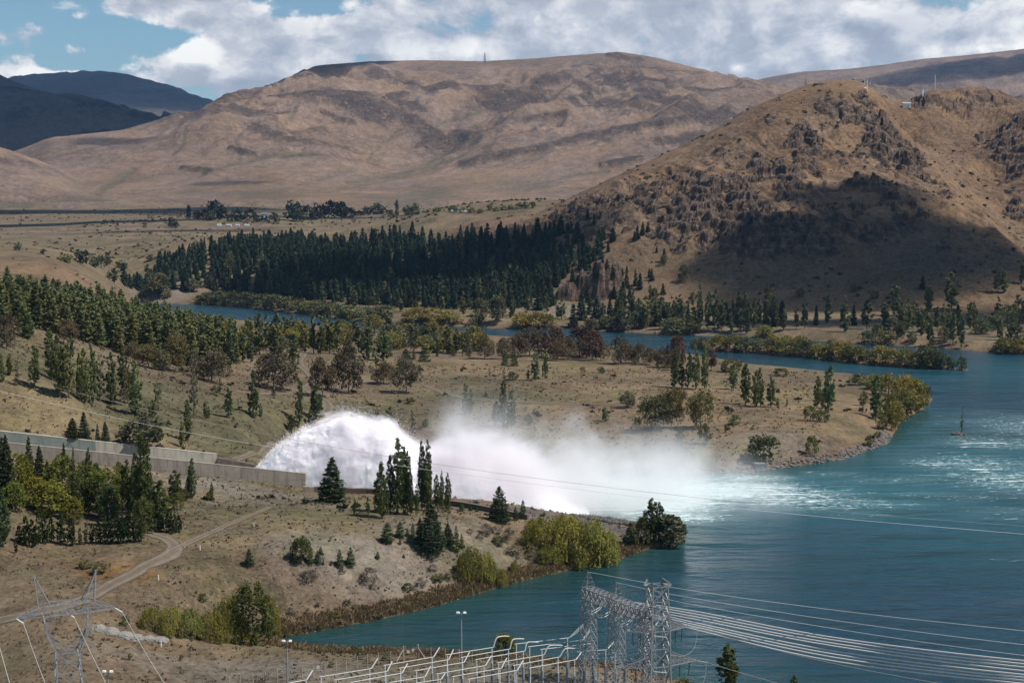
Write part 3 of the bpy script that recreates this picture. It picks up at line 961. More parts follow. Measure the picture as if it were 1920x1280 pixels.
def build_ranges():
    crest = [(300, 255), (370, 222), (440, 182), (530, 156), (600, 131), (650, 124), (700, 121), (800, 120), (900, 121), (1000, 117), (1060, 111), (1110, 107), (1160, 104), (1220, 114), (1300, 133), (1380, 149), (1430, 158), (1500, 172), (1600, 200), (1800, 240)]
    pts = [(a, b, 4600) for a, b in crest]
    pts += [('w', at_y(a, b, 4600)[0] * 1.2, 5500, at_y(a, b, 4600)[2] - 130) for a, b in crest[::2]]
    pts += [(-60, 330, 3300), (60, 290, 3350), (120, 266, 3450), (250, 238, 3600), (330, 216, 3700), (375, 221, 3780)]
    pts += [('w', at_y(a, b, 3600)[0] * 1.15, 4200, at_y(a, b, 3600)[2] - 70) for a, b in ((60, 285), (120, 262), (250, 236), (330, 214))]
    pts += [(-200, 378, 2600), (0, 376, 2600), (200, 372, 2650), (350, 366, 2700), (520, 358, 2700), (700, 372, 2600), (800, 379, 2500), (1000, 384, 2450), (1200, 384, 2450), (1500, 384, 2450), (1900, 380, 2450)]
    pts += [(780, 352, 2850), (880, 320, 3050), (1000, 292, 3200), (1150, 254, 3400), (1300, 228, 3600), (1420, 205, 3800),
            (700, 338, 3150), (800, 312, 3400), (1000, 268, 3600), (1150, 232, 3800), (1000, 230, 3900), (700, 220, 3900), (900, 215, 3950), (1100, 185, 4150), (500, 250, 3650), (600, 300, 3250),
            (450, 215, 4150), (400, 300, 3250), (300, 320, 3050), (200, 320, 3100), (500, 330, 3000), (620, 180, 4200), (800, 170, 4250), (1000, 160, 4300), (1250, 190, 4200), (1300, 300, 2950), (1100, 340, 2750), (1000, 355, 2700)]
    build_range('brown_range', pts, (-0.46, 0.36), (2400, 5500), 620, 330, M_RANGE, 66, 600, 11, -0.62, 100, rocky=.30, calm=(4150, 4600), soft=(-.2, -.27), marks=RANGE_MARKS, crest=[(-40, 310), (0, 292), (44, 282), (100, 260), (235, 246), (289, 231), (349, 211), (368, 215), (400, 196), (437, 176), (504, 165), (541, 151), (578, 134), (605, 127), (700, 120), (800, 118), (900, 120), (1000, 115), (1060, 110), (1100, 107), (1160, 103), (1220, 112), (1300, 132), (1380, 148), (1430, 156), (1500, 172)])
    fh = [(-200, 220, 2950), (0, 277, 2900), (60, 299, 2880), (120, 336, 2850), (170, 361, 2800), (230, 374, 2700), (300, 381, 2600), (0, 330, 2700), (60, 350, 2650), (-150, 380, 2480), (0, 384, 2480), (150, 384, 2480), (300, 386, 2500),
          ('w', -1300, 3300, 120), ('w', -1100, 3300, 110), ('w', -900, 3200, 95), ('w', -1700, 3300, 150)]
    build_range('foothill', fh, (-0.50, -0.25), (2450, 3350), 180, 130, M_RANGE, 16, 300, 41, 0.4, 90, rocky=.25, crest=[(-40, 256), (0, 274), (67, 297), (118, 317), (151, 336), (180, 352)])
    dk = [(-300, 60, 5000), (-150, 95, 5000), (0, 142, 4900), (60, 169, 4850), (100, 181, 4850), (140, 179, 4850), (200, 192, 4800), (260, 207, 4750), (320, 220, 4700), (420, 262, 4600),
          (-200, 300, 4200), (0, 300, 4150), (200, 300, 4150), (400, 320, 4150)] + [('w', x, 5700, z) for x, z in ((-2700, 500), (-2100, 400), (-1700, 320), (-1100, 180))]
    build_range('dark_mountain', dk, (-0.52, -0.18), (4100, 5700), 240, 150, M_DARKR, 45, 500, 61, 0.3, 120, rocky=.7, calm=(4500, 4900), crest=[(-30, 122), (0, 138), (34, 155), (84, 173), (114, 180), (144, 177), (202, 191), (262, 208), (312, 219)])
    bl = [(-200, 190, 9000), (0, 156, 9000), (80, 144, 9000), (200, 139, 9000), (240, 143, 9000), (300, 161, 9000), (360, 181, 9000), (395, 192, 9000), (460, 212, 9000), (560, 235, 9000),
          (-100, 290, 7600), (200, 285, 7600), (400, 285, 7600), (560, 290, 7600)] + [('w', x, 10500, z) for x, z in ((-4200, 650), (-3300, 750), (-2600, 650), (-1800, 400))]
    build_range('blue_mountain', bl, (-0.44, -0.12), (7500, 10600), 160, 110, M_DARKR, 50, 1100, 81, 0.5, 200, rocky=.3, crest=[(-20, 160), (27, 149), (67, 144), (161, 138), (218, 138), (269, 149), (336, 166), (363, 178), (396, 189), (440, 205)])
    rf = [(1300, 180, 6600), (1380, 168, 6600), (1420, 154, 6600), (1500, 144, 6600), (1600, 134, 6600), (1700, 123, 6600), (1800, 109, 6600), (1920, 98, 6600), (2100, 84, 6600),
          (1300, 320, 5000), (1600, 310, 5000), (1900, 300, 5000), (2100, 300, 5000), (1500, 200, 5900), (1700, 185, 5900), (1900, 160, 5900)] + [('w', x, 7800, z) for x, z in ((800, 420), (1800, 520), (3000, 620))]
    build_range('far_range', rf, (0.10, 0.46), (4900, 7800), 240, 130, M_RANGE, 40, 700, 101, -0.5, 150, rocky=.15, calm=(6000, 6600), crest=[(1380, 166), (1414, 154), (1441, 148), (1495, 139), (1582, 134), (1650, 126), (1717, 116), (1801, 109), (1920, 96)])


# ------------------------------------------------------------------ river
def mat_water():
    m, t = new_mat('river_water')
    P = t.n('ShaderNodeNewGeometry').outputs['Position']
    foam = t.n('ShaderNodeAttribute', attribute_name='foam').outputs['Fac']
    teal = t.n('ShaderNodeAttribute', attribute_name='teal').outputs['Fac']
    shal = t.n('ShaderNodeAttribute', attribute_name='shallow').outputs['Fac']
    ps = t.mapping(P, scale=(0.5, 1.6, 1.0), rot=(0, 0, 0.12))
    w1 = t.noise(ps, 0.55, 5, 0.62, 0.5)
    w2 = t.noise(t.mapping(P, scale=(0.35, 1.3, 1.0), rot=(0, 0, -0.1)), 0.12, 4, 0.6, 0.4)
    w3 = t.noise(P, 2.2, 3, 0.6)
    h = t.math('ADD', t.math('ADD', t.math('MULTIPLY', w1, 0.30), t.math('MULTIPLY', w2, 2.0)), t.math('MULTIPLY', w3, 0.02))
    gust = t.maprange(t.noise(t.mapping(P, scale=(0.6, 1.6, 1.0)), 0.018, 4, 0.6), 0.35, 0.68)
    h = t.math('MULTIPLY', h, t.math('MULTIPLY_ADD', gust, 1.1, 0.35))
    bump = t.n('ShaderNodeBump', {'Strength': 1.0, 'Distance': 1.0, 'Height': h})
    deep = t.mix(t.math('MULTIPLY_ADD', teal, 0.85, t.math('MULTIPLY', gust, 0.16)), (0.009, 0.033, 0.050), (0.018, 0.108, 0.130))  # gust lanes also lighten the colour, standing in for sky reflection
    deep = t.mix(t.math('MULTIPLY', shal, 0.8), deep, (0.015, 0.050, 0.040))
    streak = t.noise(t.mapping(P, scale=(0.16, 0.75, 1.0), rot=(0, 0, 0.16)), 0.55, 6, 0.72, 0.8)
    caps = t.noise(t.mapping(P, scale=(0.38, 0.95, 1.0), rot=(0, 0, 0.1)), 1.25, 4, 0.75, 0.6)
    thr = t.math('SUBTRACT', 0.76, t.math('MULTIPLY', foam, 0.42))
    fm = t.maprange(t.math('MAXIMUM', streak, caps), thr, t.math('ADD', thr, 0.07))
    fm = t.math('MULTIPLY', fm, t.math('GREATER_THAN', foam, 0.02))
    col = t.mix(fm, deep, (0.70, 0.78, 0.78))
    soft = t.math('MULTIPLY', t.maprange(foam, .12, .85), t.maprange(t.noise(t.mapping(P, scale=(0.10, 0.6, 1.0), rot=(0, 0, 0.14)), 0.4, 5, 0.65, 0.6), .30, .66))
    col = t.mix(t.math('MULTIPLY', soft, .62), col, (0.33, 0.50, 0.50))
    b = principled(t, col, t.math('MULTIPLY_ADD', fm, 0.5, 0.20), bump.outputs[0], 0.5)
    b.inputs['IOR'].default_value = 1.333
    return m


def build_water():
    u = np.linspace(-0.42, 0.75, 420)
    w = np.linspace(math.log(120), math.log(1330), 420)
    U, Wl = np.meshgrid(u, w)
    Y = np.exp(Wl)
    X = U * Y
    me = grid_mesh('river', X, Y, np.zeros_like(X), (mat_water(),))
    foam = np.zeros(X.shape)
    for px, py, sx, sy, s in [(1200, 930, 26, 30, 1.0), (1330, 920, 40, 22, .75), (1450, 930, 34, 22, .58), (1540, 945, 36, 14, .50), (1280, 970, 14, 8, .7), (1700, 900, 40, 14, .36), (1620, 965, 20, 8, .34),
                              (1830, 870, 30, 26, .50), (1900, 900, 30, 30, .50), (1860, 830, 26, 22, .48), (1950, 800, 40, 50, .46), (1760, 930, 30, 14, .34), (1900, 960, 30, 20, .33), (1560, 855, 10, 4, .45), (1400, 895, 20, 8, .6), (1560, 890, 24, 8, .36),
                              (1797, 818, 5, 3, .5)]:
        cx, cyy, _ = at_z(px, py, 0)
        foam = np.maximum(foam, s * np.exp(-((X - cx) / sx) ** 2 - ((Y - cyy) / sy) ** 2))
    teal = np.zeros(X.shape)
    for px, py, sx, sy, s in [(1850, 870, 70, 60, .8), (1500, 920, 60, 40, .9), (1300, 920, 40, 40, 1.0), (1750, 960, 60, 30, .5), (1700, 800, 40, 60, .5), (1900, 700, 100, 60, .3), (1880, 1000, 60, 30, .35)]:
        cx, cyy, _ = at_z(px, py, 0)
        teal = np.maximum(teal, s * np.exp(-((X - cx) / sx) ** 2 - ((Y - cyy) / sy) ** 2))
    sd = shore(X, Y)
    add_attr(me, 'foam', foam)
    add_attr(me, 'teal', teal)
    add_attr(me, 'shallow', np.exp(np.clip(sd, -200, 0) / 9.0) * (Y < 520))
    return tag(link('river', me), kind='structure')


# ------------------------------------------------------------------ air and passing clouds
def build_haze():
    m = bpy.data.materials.new('thin_haze')
    m.use_nodes = True
    t = NT(m.node_tree)
    v = t.n('ShaderNodeVolumePrincipled', {'Color': (0.32, 0.57, 1.0), 'Density': 2.7e-5, 'Anisotropy': 0.15})
    o = t.n('ShaderNodeOutputMaterial')
    t.t.links.new(v.outputs[0], o.inputs['Volume'])
    m.cycles.homogeneous_volume = True
    b = MB()
    b.box((0, 5700, 520), (14400, 12200, 1060))
    ob = b.build('haze', m)
    tag(ob, kind='stuff')


def ico_pts(sub=2):
    bm = bmesh.new()
    bmesh.ops.create_icosphere(bm, subdivisions=sub, radius=1.0)
    v = np.array([p.co[:] for p in bm.verts])
    f = np.array([[p.index for p in q.verts] for q in bm.faces])
    bm.free()
    return v, f


# places the clouds shade: picture point, depth if not the land's, half sizes across and along, density
SHADES = [
    (90, 225, 4650, 1000, 560, 2.6), (-60, 200, 4700, 600, 500, 2.4), (290, 230, 4600, 300, 260, 1.8),
    (180, 190, 9000, 800, 900, 2.0), (300, 200, 8800, 500, 700, 1.6),
    (415, 200, 4500, 85, 130, 2.0),
    (1600, 420, 1075, 42, 42, 1.8), (1560, 490, 1005, 72, 50, 2.2), (1680, 480, 1005, 74, 52, 2.2), (1770, 505, 980, 66, 36, 1.9), (1850, 505, 985, 44, 18, 1.2), (1450, 545, 965, 26, 20, 1.2), (1590, 565, 945, 90, 18, 1.2),
    (740, 525, 1130, 140, 76, 1.3), (910, 495, 1150, 80, 56, 1.4),
    (130, 396, 2350, 420, 110, 1.6), (520, 398, 2200, 240, 60, .9), (430, 352, 2840, 90, 34, .35), (60, 425, 1800, 200, 50, 1.3), (200, 285, 3420, 110, 60, .45), (620, 408, 1850, 150, 50, .8),
    (1740, 622, 860, 130, 24, 1.6), (1880, 600, 890, 50, 26, 1.5), (120, 425, 1800, 300, 46, 1.5), (330, 440, 1600, 120, 16, .6),
    (1820, 150, 6100, 420, 200, .8),
]


def build_clouds():
    m = bpy.data.materials.new('cloud_water')
    m.use_nodes = True
    t = NT(m.node_tree)
    v = t.n('ShaderNodeVolumeScatter', {'Color': (.6, .6, .6), 'Density': 0.045, 'Anisotropy': 0.3})
    o = t.n('ShaderNodeOutputMaterial')
    t.t.links.new(v.outputs[0], o.inputs['Volume'])
    m.cycles.homogeneous_volume = True
    V, Fc = ico_pts(3)
    r = np.random.default_rng(5)
    for (px, py, Y, sx, sy, dn) in SHADES:
        p = np.array(at_y(px, py, Y))
        top = 2300.0 if Y > 6000 else 1900.0 if Y > 4000 else 1450.0
        c = p + SUN * (top - p[2]) / SUN[2]
        b = MB()
        q = V * np.array([sx, sy, 52 * dn])
        d = 1 + 0.42 * fbm(V[:, 0] * 1.9 + px, V[:, 1] * 1.9 + V[:, 2] * 1.3, int(px) % 97, 5, .6)
        q = q * d[:, None]
        q[:, 2] = np.where(q[:, 2] < 0, q[:, 2] * 0.5, q[:, 2])
        b.add(q, None, Fc)
        tag(b.build('cloud', m, loc=tuple(c), smooth=True), kind='stuff')


build_ground()
build_hill()
build_ranges()
build_water()
build_haze()
build_clouds()
# ------------------------------------------------------------------ foliage
def mat_leaf(name, c, trans=0.22, var=0.25):
    m, t = new_mat(name)
    tone = t.n('ShaderNodeAttribute', attribute_name='tone').outputs['Fac']
    rnd = t.n('ShaderNodeObjectInfo').outputs['Random']
    f = t.math('ADD', t.math('MULTIPLY_ADD', tone, 0.9, 0.55), t.math('MULTIPLY', t.math('SUBTRACT', rnd, 0.5), var * 2))
    r2 = t.math('FRACT', t.math('MULTIPLY', rnd, 7.31))
    hue = t.mix(r2, (0.90, 1.0, 1.08), (1.13, 1.0, 0.86))
    col = t.vmath('MULTIPLY', t.vmath('MULTIPLY', hue, c), t.n('ShaderNodeCombineColor', {0: f, 1: f, 2: f}).outputs[0])
    d = t.n('ShaderNodeBsdfDiffuse', {'Color': col})
    tr = t.n('ShaderNodeBsdfTranslucent', {'Color': t.vmath('MULTIPLY', col, (1.2, 1.25, 0.8))})
    mx = t.n('ShaderNodeMixShader', {0: trans, 1: d.outputs[0], 2: tr.outputs[0]})
    o = t.n('ShaderNodeOutputMaterial')
    t.t.links.new(mx.outputs[0], o.inputs['Surface'])
    return m


def mat_plain(name, c, rough=0.9, noise_scale=3.0, var=0.35, metal=0.0, spec=0.3):
    m, t = new_mat(name)
    tc = t.n('ShaderNodeTexCoord').outputs['Object']
    n = t.noise(tc, noise_scale, 4, 0.65)
    f = t.math('MULTIPLY_ADD', n, var * 2, 1 - var)
    col = t.vmath('MULTIPLY', c, t.n('ShaderNodeCombineColor', {0: f, 1: f, 2: f}).outputs[0])
    principled(t, col, rough, None, spec, metal)
    return m


M_BARK = mat_plain('bark', (0.13, 0.105, 0.085))
M_PALEBARK = mat_plain('pale_bark', (0.20, 0.17, 0.14))
LEAF = {
    'poplar': mat_leaf('poplar_leaves', (0.146, 0.168, 0.074)),
    'poplar_far': mat_leaf('light_poplar_leaves', (0.150, 0.165, 0.082)),
    'poplar_near': mat_leaf('dark_poplar_leaves', (0.088, 0.112, 0.044)),
    'poplar_pale': mat_leaf('thin_poplar_leaves', (0.162, 0.149, 0.089)),
    'pine': mat_leaf('pine_needles', (0.044, 0.059, 0.027), 0.10),
    'plantation': mat_leaf('plantation_needles', (0.134, 0.140, 0.060), 0.12, 0.22),
    'fir': mat_leaf('fir_needles', (0.048, 0.065, 0.036), 0.10),
    'spruce': mat_leaf('blue_spruce_needles', (0.067, 0.087, 0.067), 0.10),
    'young_pine': mat_leaf('young_pine_needles', (0.062, 0.090, 0.036), 0.12),
    'gum': mat_leaf('gum_leaves', (0.112, 0.087, 0.053), 0.15),
    'gum_green': mat_leaf('green_gum_leaves', (0.120, 0.109, 0.051), 0.15),
    'red': mat_leaf('reddish_gum_leaves', (0.108, 0.065, 0.046), 0.15),
    'willow': mat_leaf('golden_willow_leaves', (0.194, 0.184, 0.049), 0.25),
    'willow_far': mat_leaf('far_willow_leaves', (0.210, 0.181, 0.059), 0.25),
    'willow_dark': mat_leaf('dark_willow_leaves', (0.110, 0.114, 0.057), 0.2),
    'willow_grey': mat_leaf('grey_willow_leaves', (0.130, 0.130, 0.079), 0.2),
    'broadleaf': mat_leaf('yellow_green_leaves', (0.140, 0.145, 0.032), 0.28),
    'dark_broad': mat_leaf('dark_broad_leaves', (0.067, 0.083, 0.029), 0.2),
    'cypress': mat_leaf('cypress_leaves', (0.049, 0.070, 0.027), 0.12),
    'bush': mat_leaf('bush_leaves', (0.106, 0.111, 0.049), 0.18),
    'dry_bush': mat_leaf('dry_bush_twigs', (0.156, 0.121, 0.090), 0.1),
    'far_dark': mat_leaf('far_tree_leaves', (0.039, 0.049, 0.032), 0.12),
    'far_green': mat_leaf('far_green_leaves', (0.097, 0.114, 0.058), 0.15),
}


class Leaves:
    def __init__(self, seed):
        self.r = np.random.default_rng(seed)
        self.P, self.D, self.S, self.T = [], [], [], []

    def add(self, p, d, s, tone):
        p = np.atleast_2d(p)
        self.P.append(p)
        self.D.append(np.broadcast_to(d, p.shape))
        self.S.append(np.broadcast_to(s, (len(p),)))
        self.T.append(np.broadcast_to(tone, (len(p),)))

    def blob(self, c, rad3, n, size, up=0.3, tone=None, shell=0.5, d=None):
        """a clump of leaves about a centre"""
        r = self.r
        q = r.normal(size=(n, 3))
        q /= np.linalg.norm(q, axis=1)[:, None]
        k = (shell + (1 - shell) * r.random(n) ** 0.5)[:, None]
        p = np.asarray(c) + q * k * np.asarray(rad3)
        dd = q + np.array([0, 0, up]) if d is None else np.asarray(d) + 0.45 * q
        self.add(p, dd, size * r.uniform(0.7, 1.3, n), r.uniform(0.2, 0.8) if tone is None else tone)

    def arrays(self, aspect=0.5):
        r = self.r
        P, D = np.vstack(self.P), np.vstack(self.D) + r.normal(scale=0.35, size=(sum(map(len, self.P)), 3))
        S, T = np.concatenate(self.S), np.concatenate(self.T)
        D /= np.linalg.norm(D, axis=1)[:, None] + 1e-9
        out = P * np.array([1, 1, 0]) / (np.linalg.norm(P[:, :2], axis=1)[:, None] + .03)
        N = r.normal(size=D.shape) * .55 + out * .75 + np.array([0, 0, .55])
        B = np.cross(D, N)
        B /= np.linalg.norm(B, axis=1)[:, None] + 1e-9
        a, w = S[:, None] * D * 0.66, S[:, None] * B * 0.5 * aspect * 1.7
        n = len(P)
        V = np.stack([P - a, P + w - 0.1 * a, P + a, P - w + 0.15 * a], 1).reshape(-1, 3)
        F = np.arange(n * 4).reshape(n, 4)
        T = np.clip(T + r.normal(scale=0.14, size=n), 0, 1)
        return V, F, np.repeat(T, 4)


def poplar_leaves(seed, n, size, plumes=6, R=0.085, bare=0.05, loose=0.0):
    L = Leaves(seed)
    r = L.r
    spec = [(0, 0, bare, 1.0, R)]
    for k in range(plumes):
        a = r.uniform(0, 2 * math.pi)
        top = r.uniform(0.5, 0.93)
        spec.append((math.cos(a) * R * r.uniform(.35, .8), math.sin(a) * R * r.uniform(.35, .8), r.uniform(bare, .3), top, R * r.uniform(.4, .65)))
    tot = sum((s[3] - s[2]) * s[4] for s in spec)
    for (ox, oy, z0, z1, rr) in spec:
        m = n * (z1 - z0) * rr / tot
        nc = max(6, int(m / 16))
        for _ in range(nc):
            t = r.random() ** 0.9
            prof = (min(1, t / 0.16) ** 0.6) * (max(0.0, 1 - t) ** 0.62) * 1.35
            a = r.uniform(0, 2 * math.pi)
            q = rr * min(prof, 1.0) * math.sqrt(r.uniform(0.25, 1.0)) * (1 + loose * r.normal())
            c = (ox * (0.5 + t * .7) + math.cos(a) * q, oy * (0.5 + t * .7) + math.sin(a) * q, z0 + (z1 - z0) * t)
            L.blob(c, (.017, .017, .034), int(m / nc) + 1, size, d=(math.cos(a) * .35, math.sin(a) * .35, 1.0), shell=.2)
    return L


def conifer_leaves(seed, n, size, R=0.2, z0=0.07, whorls=15, power=0.85, droop=0.18, upturn=0.5, dense=1.0):
    L = Leaves(seed)
    r = L.r
    br = []
    for w in range(whorls):
        k = r.integers(5, 8)
        off = r.uniform(0, 6.28)
        for j in range(k):
            z = min(max(z0 + (1 - z0) * ((w + r.uniform(-.5, .5)) / whorls), z0), .97)
            Lb = R * (1 - (z - z0) / (1 - z0)) ** power * r.uniform(.72, 1.12) + 0.012
            br.append((z, off + j * 6.283 / k + r.uniform(-.3, .3), Lb))
    tot = sum(b[2] for b in br)
    for z, a, Lb in br:
        m = max(4, int(n * Lb / tot))
        f = r.uniform(0.12, 1.0, m) ** 0.75
        wid = (0.25 * Lb * np.sin(np.clip(f, 0, 1) * 2.6) + .006) * dense
        side = r.normal(size=m) * wid
        zz = z - droop * Lb * f + upturn * droop * Lb * f ** 3 + r.normal(size=m) * .008
        c, s = math.cos(a), math.sin(a)
        p = np.stack([c * f * Lb - s * side, s * f * Lb + c * side, zz], 1)
        L.add(p, np.array([c, s, 0.15]), size * r.uniform(.7, 1.3, m), r.uniform(.2, .8))
    k = int(n * .03) + 4
    t = r.uniform(.86, 1.0, k)
    L.add(np.stack([r.normal(size=k) * .006, r.normal(size=k) * .006, t], 1), np.array([0, 0, 1.0]), size, .6)
    return L


def dome_leaves(seed, n, size, W=0.5, z0=0.02, clumps=34, flat=1.0, cs=(.10, .17), up=.3):
    """rounded crown of overlapping clumps, half width W for a height of one"""
    L = Leaves(seed)
    r = L.r
    pts = []
    for _ in range(clumps):
        a = r.uniform(0, 6.283)
        h = r.uniform(0, 1) ** 0.85
        q = W * math.sqrt(max(0.0, 1 - (max(h - .35, 0) / .65) ** 2.2)) * (0.72 + 0.28 * min(1, h / .3)) * math.sqrt(r.uniform(.2, 1.0))
        pts.append((math.cos(a) * q * .84, math.sin(a) * q * .84, z0 + (1 - z0) * (.08 + .82 * h)))
    for p in pts:
        cr = r.uniform(*cs)
        L.blob(p, (cr * W / .5, cr * W / .5, cr * flat), n // clumps, size, up, shell=.55)
    return L


def gum_leaves(seed, n, size, tips, cr=(.10, .17)):
    L = Leaves(seed)
    r = L.r
    for (x, y, z) in tips:
        q = r.uniform(*cr)
        L.blob((x, y, min(z, 1 - q * .55)), (q * 1.15, q * 1.15, q * .72), max(20, n // len(tips)), size, .0, shell=.35)
    return L


def willow_leaves(seed, n, size, W=.55, strands=130):
    L = Leaves(seed)
    r = L.r
    per = max(5, n // strands)
    lumps = [(r.uniform(0, 6.283), r.uniform(.1, .95)) for _ in range(9)]
    for _ in range(strands):
        if r.random() < .75:
            a0, h0 = lumps[r.integers(len(lumps))]
            a, h = a0 + r.normal() * .32, np.clip(h0 + r.normal() * .15, .02, 1)
        else:
            a, h = r.uniform(0, 6.283), r.uniform(0.05, 1)
        q = W * math.sqrt(max(0.02, 1 - max(h - .2, 0) ** 2 * 1.4)) * r.uniform(.65, 1.0)
        x, y, z = math.cos(a) * q, math.sin(a) * q, .12 + .86 * h * math.sqrt(max(.05, 1 - (q / W) ** 4 * .45))
        ln = min(r.uniform(.14, .34), z - .015)
        f = r.random(per)
        p = np.stack([x + r.normal(size=per) * .018, y + r.normal(size=per) * .018, z - ln * f + .02 * r.normal(size=per)], 1)
        L.add(p, np.array([.12 * math.cos(a), .12 * math.sin(a), -1.0]), size * r.uniform(.8, 1.4, per), r.uniform(.25, .85))
    L.blob((0, 0, .5), (W * .62, W * .62, .36), n // 4, size, .0, tone=.3, shell=.3)
    return L


def twig_paths(seed, levels=3, spread=.5, h=1.0):
    """bare limbs for gums and dead trees: list of polylines with radii, and tips"""
    r = np.random.default_rng(seed)
    out, tips = [], []

    def grow(p, d, ln, rd, lv):
        q = [p]
        for k in range(3):
            d = d + r.normal(size=3) * .13 + np.array([0, 0, .07])
            d /= np.linalg.norm(d)
            q.append(q[-1] + d * ln / 3)
        out.append((np.array(q), np.linspace(rd, rd * .6, 4)))
        if lv <= 1:
            tips.append(q[-1])
            tips.append(q[-2] + r.normal(size=3) * .03)
        if lv == 0:
            return
        for j in range(r.integers(2, 4)):
            a = r.uniform(0, 6.283)
            nd = d + spread * np.array([math.cos(a), math.sin(a), r.uniform(-.1, .5)])
            grow(q[-1] if j else q[-2], nd / np.linalg.norm(nd), ln * r.uniform(.62, .85), rd * .58, lv - 1)
    grow(np.zeros(3), np.array([0, 0, 1.0]), .34 * h, .02, levels)
    zm = max(t[2] for t in tips)
    k = 1.0 / zm
    return [(q * k, w * k) for q, w in out], [t * k for t in tips]


TEMPL = {}


def trunk_mesh(kind, seed, paths=None, h=.9, r=.012, bark=None):
    b = MB()
    if paths is None:
        rr = np.random.default_rng(seed)
        z = np.linspace(-0.02, h, 6)
        b.path(np.stack([rr.normal(size=6) * .004, rr.normal(size=6) * .004, z], 1), np.linspace(r, r * .15, 6), 5)
    else:
        for q, w in paths:
            if q[0][2] < .01:
                q = q.copy(); q[0][2] = -.02
            b.path(q, w, 4)
    return b.mesh('trunk', (bark or M_BARK,), True)


def make_template(kind, v, L, trunk, mat, aspect=.5, half=None):
    V, Fq, T = L.arrays(aspect)
    V[:, 2] = np.maximum(V[:, 2], 0.0)
    if half is None:
        half = np.quantile(np.hypot(V[:, 0], V[:, 1]), .96)
    zt = np.quantile(V[:, 2], .997)
    V[:, 2] /= zt
    me = mesh_from('crown', V, Fq, (mat,))
    add_attr(me, 'tone', T)
    single = None
    if trunk is not None:
        tv = np.array([q.co[:] for q in trunk.vertices])
        tf = np.array([q.vertices[:] for q in trunk.polygons])
        single = mesh_from(kind, np.vstack([V, tv]), np.vstack([Fq, tf + len(V)]), (mat, trunk.materials[0]), mat_idx=np.r_[np.zeros(len(Fq)), np.ones(len(tf))])
        add_attr(single, 'tone', np.r_[T, np.full(len(tv), .5)])
    else:
        single = me
    TEMPL.setdefault(kind, []).append(dict(crown=me, trunk=trunk, single=single, half=half, raw=(V, Fq, T)))


def build_templates():
    for v in range(4):
        tr = trunk_mesh('t', v)
        make_template('poplar', v, poplar_leaves(10 + v, 2000, .029, 6 + v), tr, LEAF['poplar'])
        make_template('poplar_far', v, poplar_leaves(20 + v, 760, .050, 5 + v), tr, LEAF['poplar_far'])
        make_template('poplar_near', v, poplar_leaves(30 + v, 3600, .0175, 7 + v), tr, LEAF['poplar_near'])
        make_template('fir', v, conifer_leaves(60 + v, 620, .072, .21, .03, 15, .8, .35, .5), tr, LEAF['fir'], .6)
        make_template('plantation_pine', v, conifer_leaves(70 + v, 760, .058, .17, .08, 16, .65, .3), tr, LEAF['plantation'], .5)
    for v in range(3):
        tr = trunk_mesh('t', v)
        make_template('poplar_pale', v, poplar_leaves(40 + v, 700, .026, 6, .085, .06, .25), tr, LEAF['poplar_pale'])
        make_template('pine_near', v, conifer_leaves(80 + v, 4600, .034, .30, .04, 20, .72, .10, 1.5, 1.25), tr, LEAF['pine'], .4)
        make_template('young_pine', v, conifer_leaves(90 + v, 1600, .050, .30, .02, 13, .72, -.25, .5, 1.1), trunk_mesh('t', v, r=.016), LEAF['young_pine'], .4)
        make_template('spruce', v, conifer_leaves(100 + v, 2400, .038, .21, .04, 19, .9, .28, .7), tr, LEAF['spruce'], .5)
        make_template('dark_spruce', v, conifer_leaves(110 + v, 3200, .034, .24, .03, 20, .85, .30, .8), tr, LEAF['pine'], .5)
        make_template('cypress', v, poplar_leaves(120 + v, 2000, .034, 5, .12, .02), tr, LEAF['cypress'])
        pt, tips = twig_paths(130 + v, 3, .62)
        tg = trunk_mesh('t', v, pt, bark=M_PALEBARK)
        make_template('gum', v, dome_leaves(140 + v, 3000, .040, .5, .14, 30, .9, (.12, .20), .1), tg, LEAF['gum'])
        make_template('gum_green', v, dome_leaves(143 + v, 3000, .040, .5, .14, 30, .9, (.12, .20), .1), tg, LEAF['gum_green'])
        make_template('red_gum', v, dome_leaves(146 + v, 2400, .046, .5, .14, 30, .9, (.12, .20), .1), tg, LEAF['red'])
        tb = trunk_mesh('t', v, None, .6, .03)
        make_template('willow_near', v, willow_leaves(150 + v, 5200, .034, .55, 300), tb, LEAF['willow'], .3)
        make_template('willow', v, dome_leaves(160 + v, 1500, .062, .55, .0, 40), tb, LEAF['willow_far'])
        make_template('willow_dark', v, dome_leaves(165 + v, 900, .075, .55, .0, 34), tb, LEAF['willow_dark'])
        make_template('willow_grey', v, dome_leaves(170 + v, 1200, .060, .36, .05, 36, 1.2), tb, LEAF['willow_grey'])
        make_template('broadleaf', v, dome_leaves(175 + v, 3400, .032, .36, .03, 60, 1.1, (.07, .13)), tb, LEAF['broadleaf'])
        make_template('dark_broad', v, dome_leaves(180 + v, 3600, .030, .34, .0, 60, 1.1, (.07, .13)), tb, LEAF['dark_broad'])
        make_template('bush', v, dome_leaves(185 + v, 900, .075, .55, .0, 26), None, LEAF['bush'])
        make_template('dry_bush', v, dome_leaves(190 + v, 800, .090, .6, .0, 22), None, LEAF['dry_bush'], .22)
        make_template('far_tree', v, dome_leaves(195 + v, 420, .10, .45, .0, 26), tb, LEAF['far_dark'])
        make_template('far_green_tree', v, dome_leaves(200 + v, 420, .10, .45, .0, 26), tb, LEAF['far_green'])
        pd, _t = twig_paths(210 + v, 4, .45)
        TEMPL.setdefault('dead', []).append(dict(trunk=trunk_mesh('t', v, pd, bark=M_PALEBARK), half=.3))


build_templates()

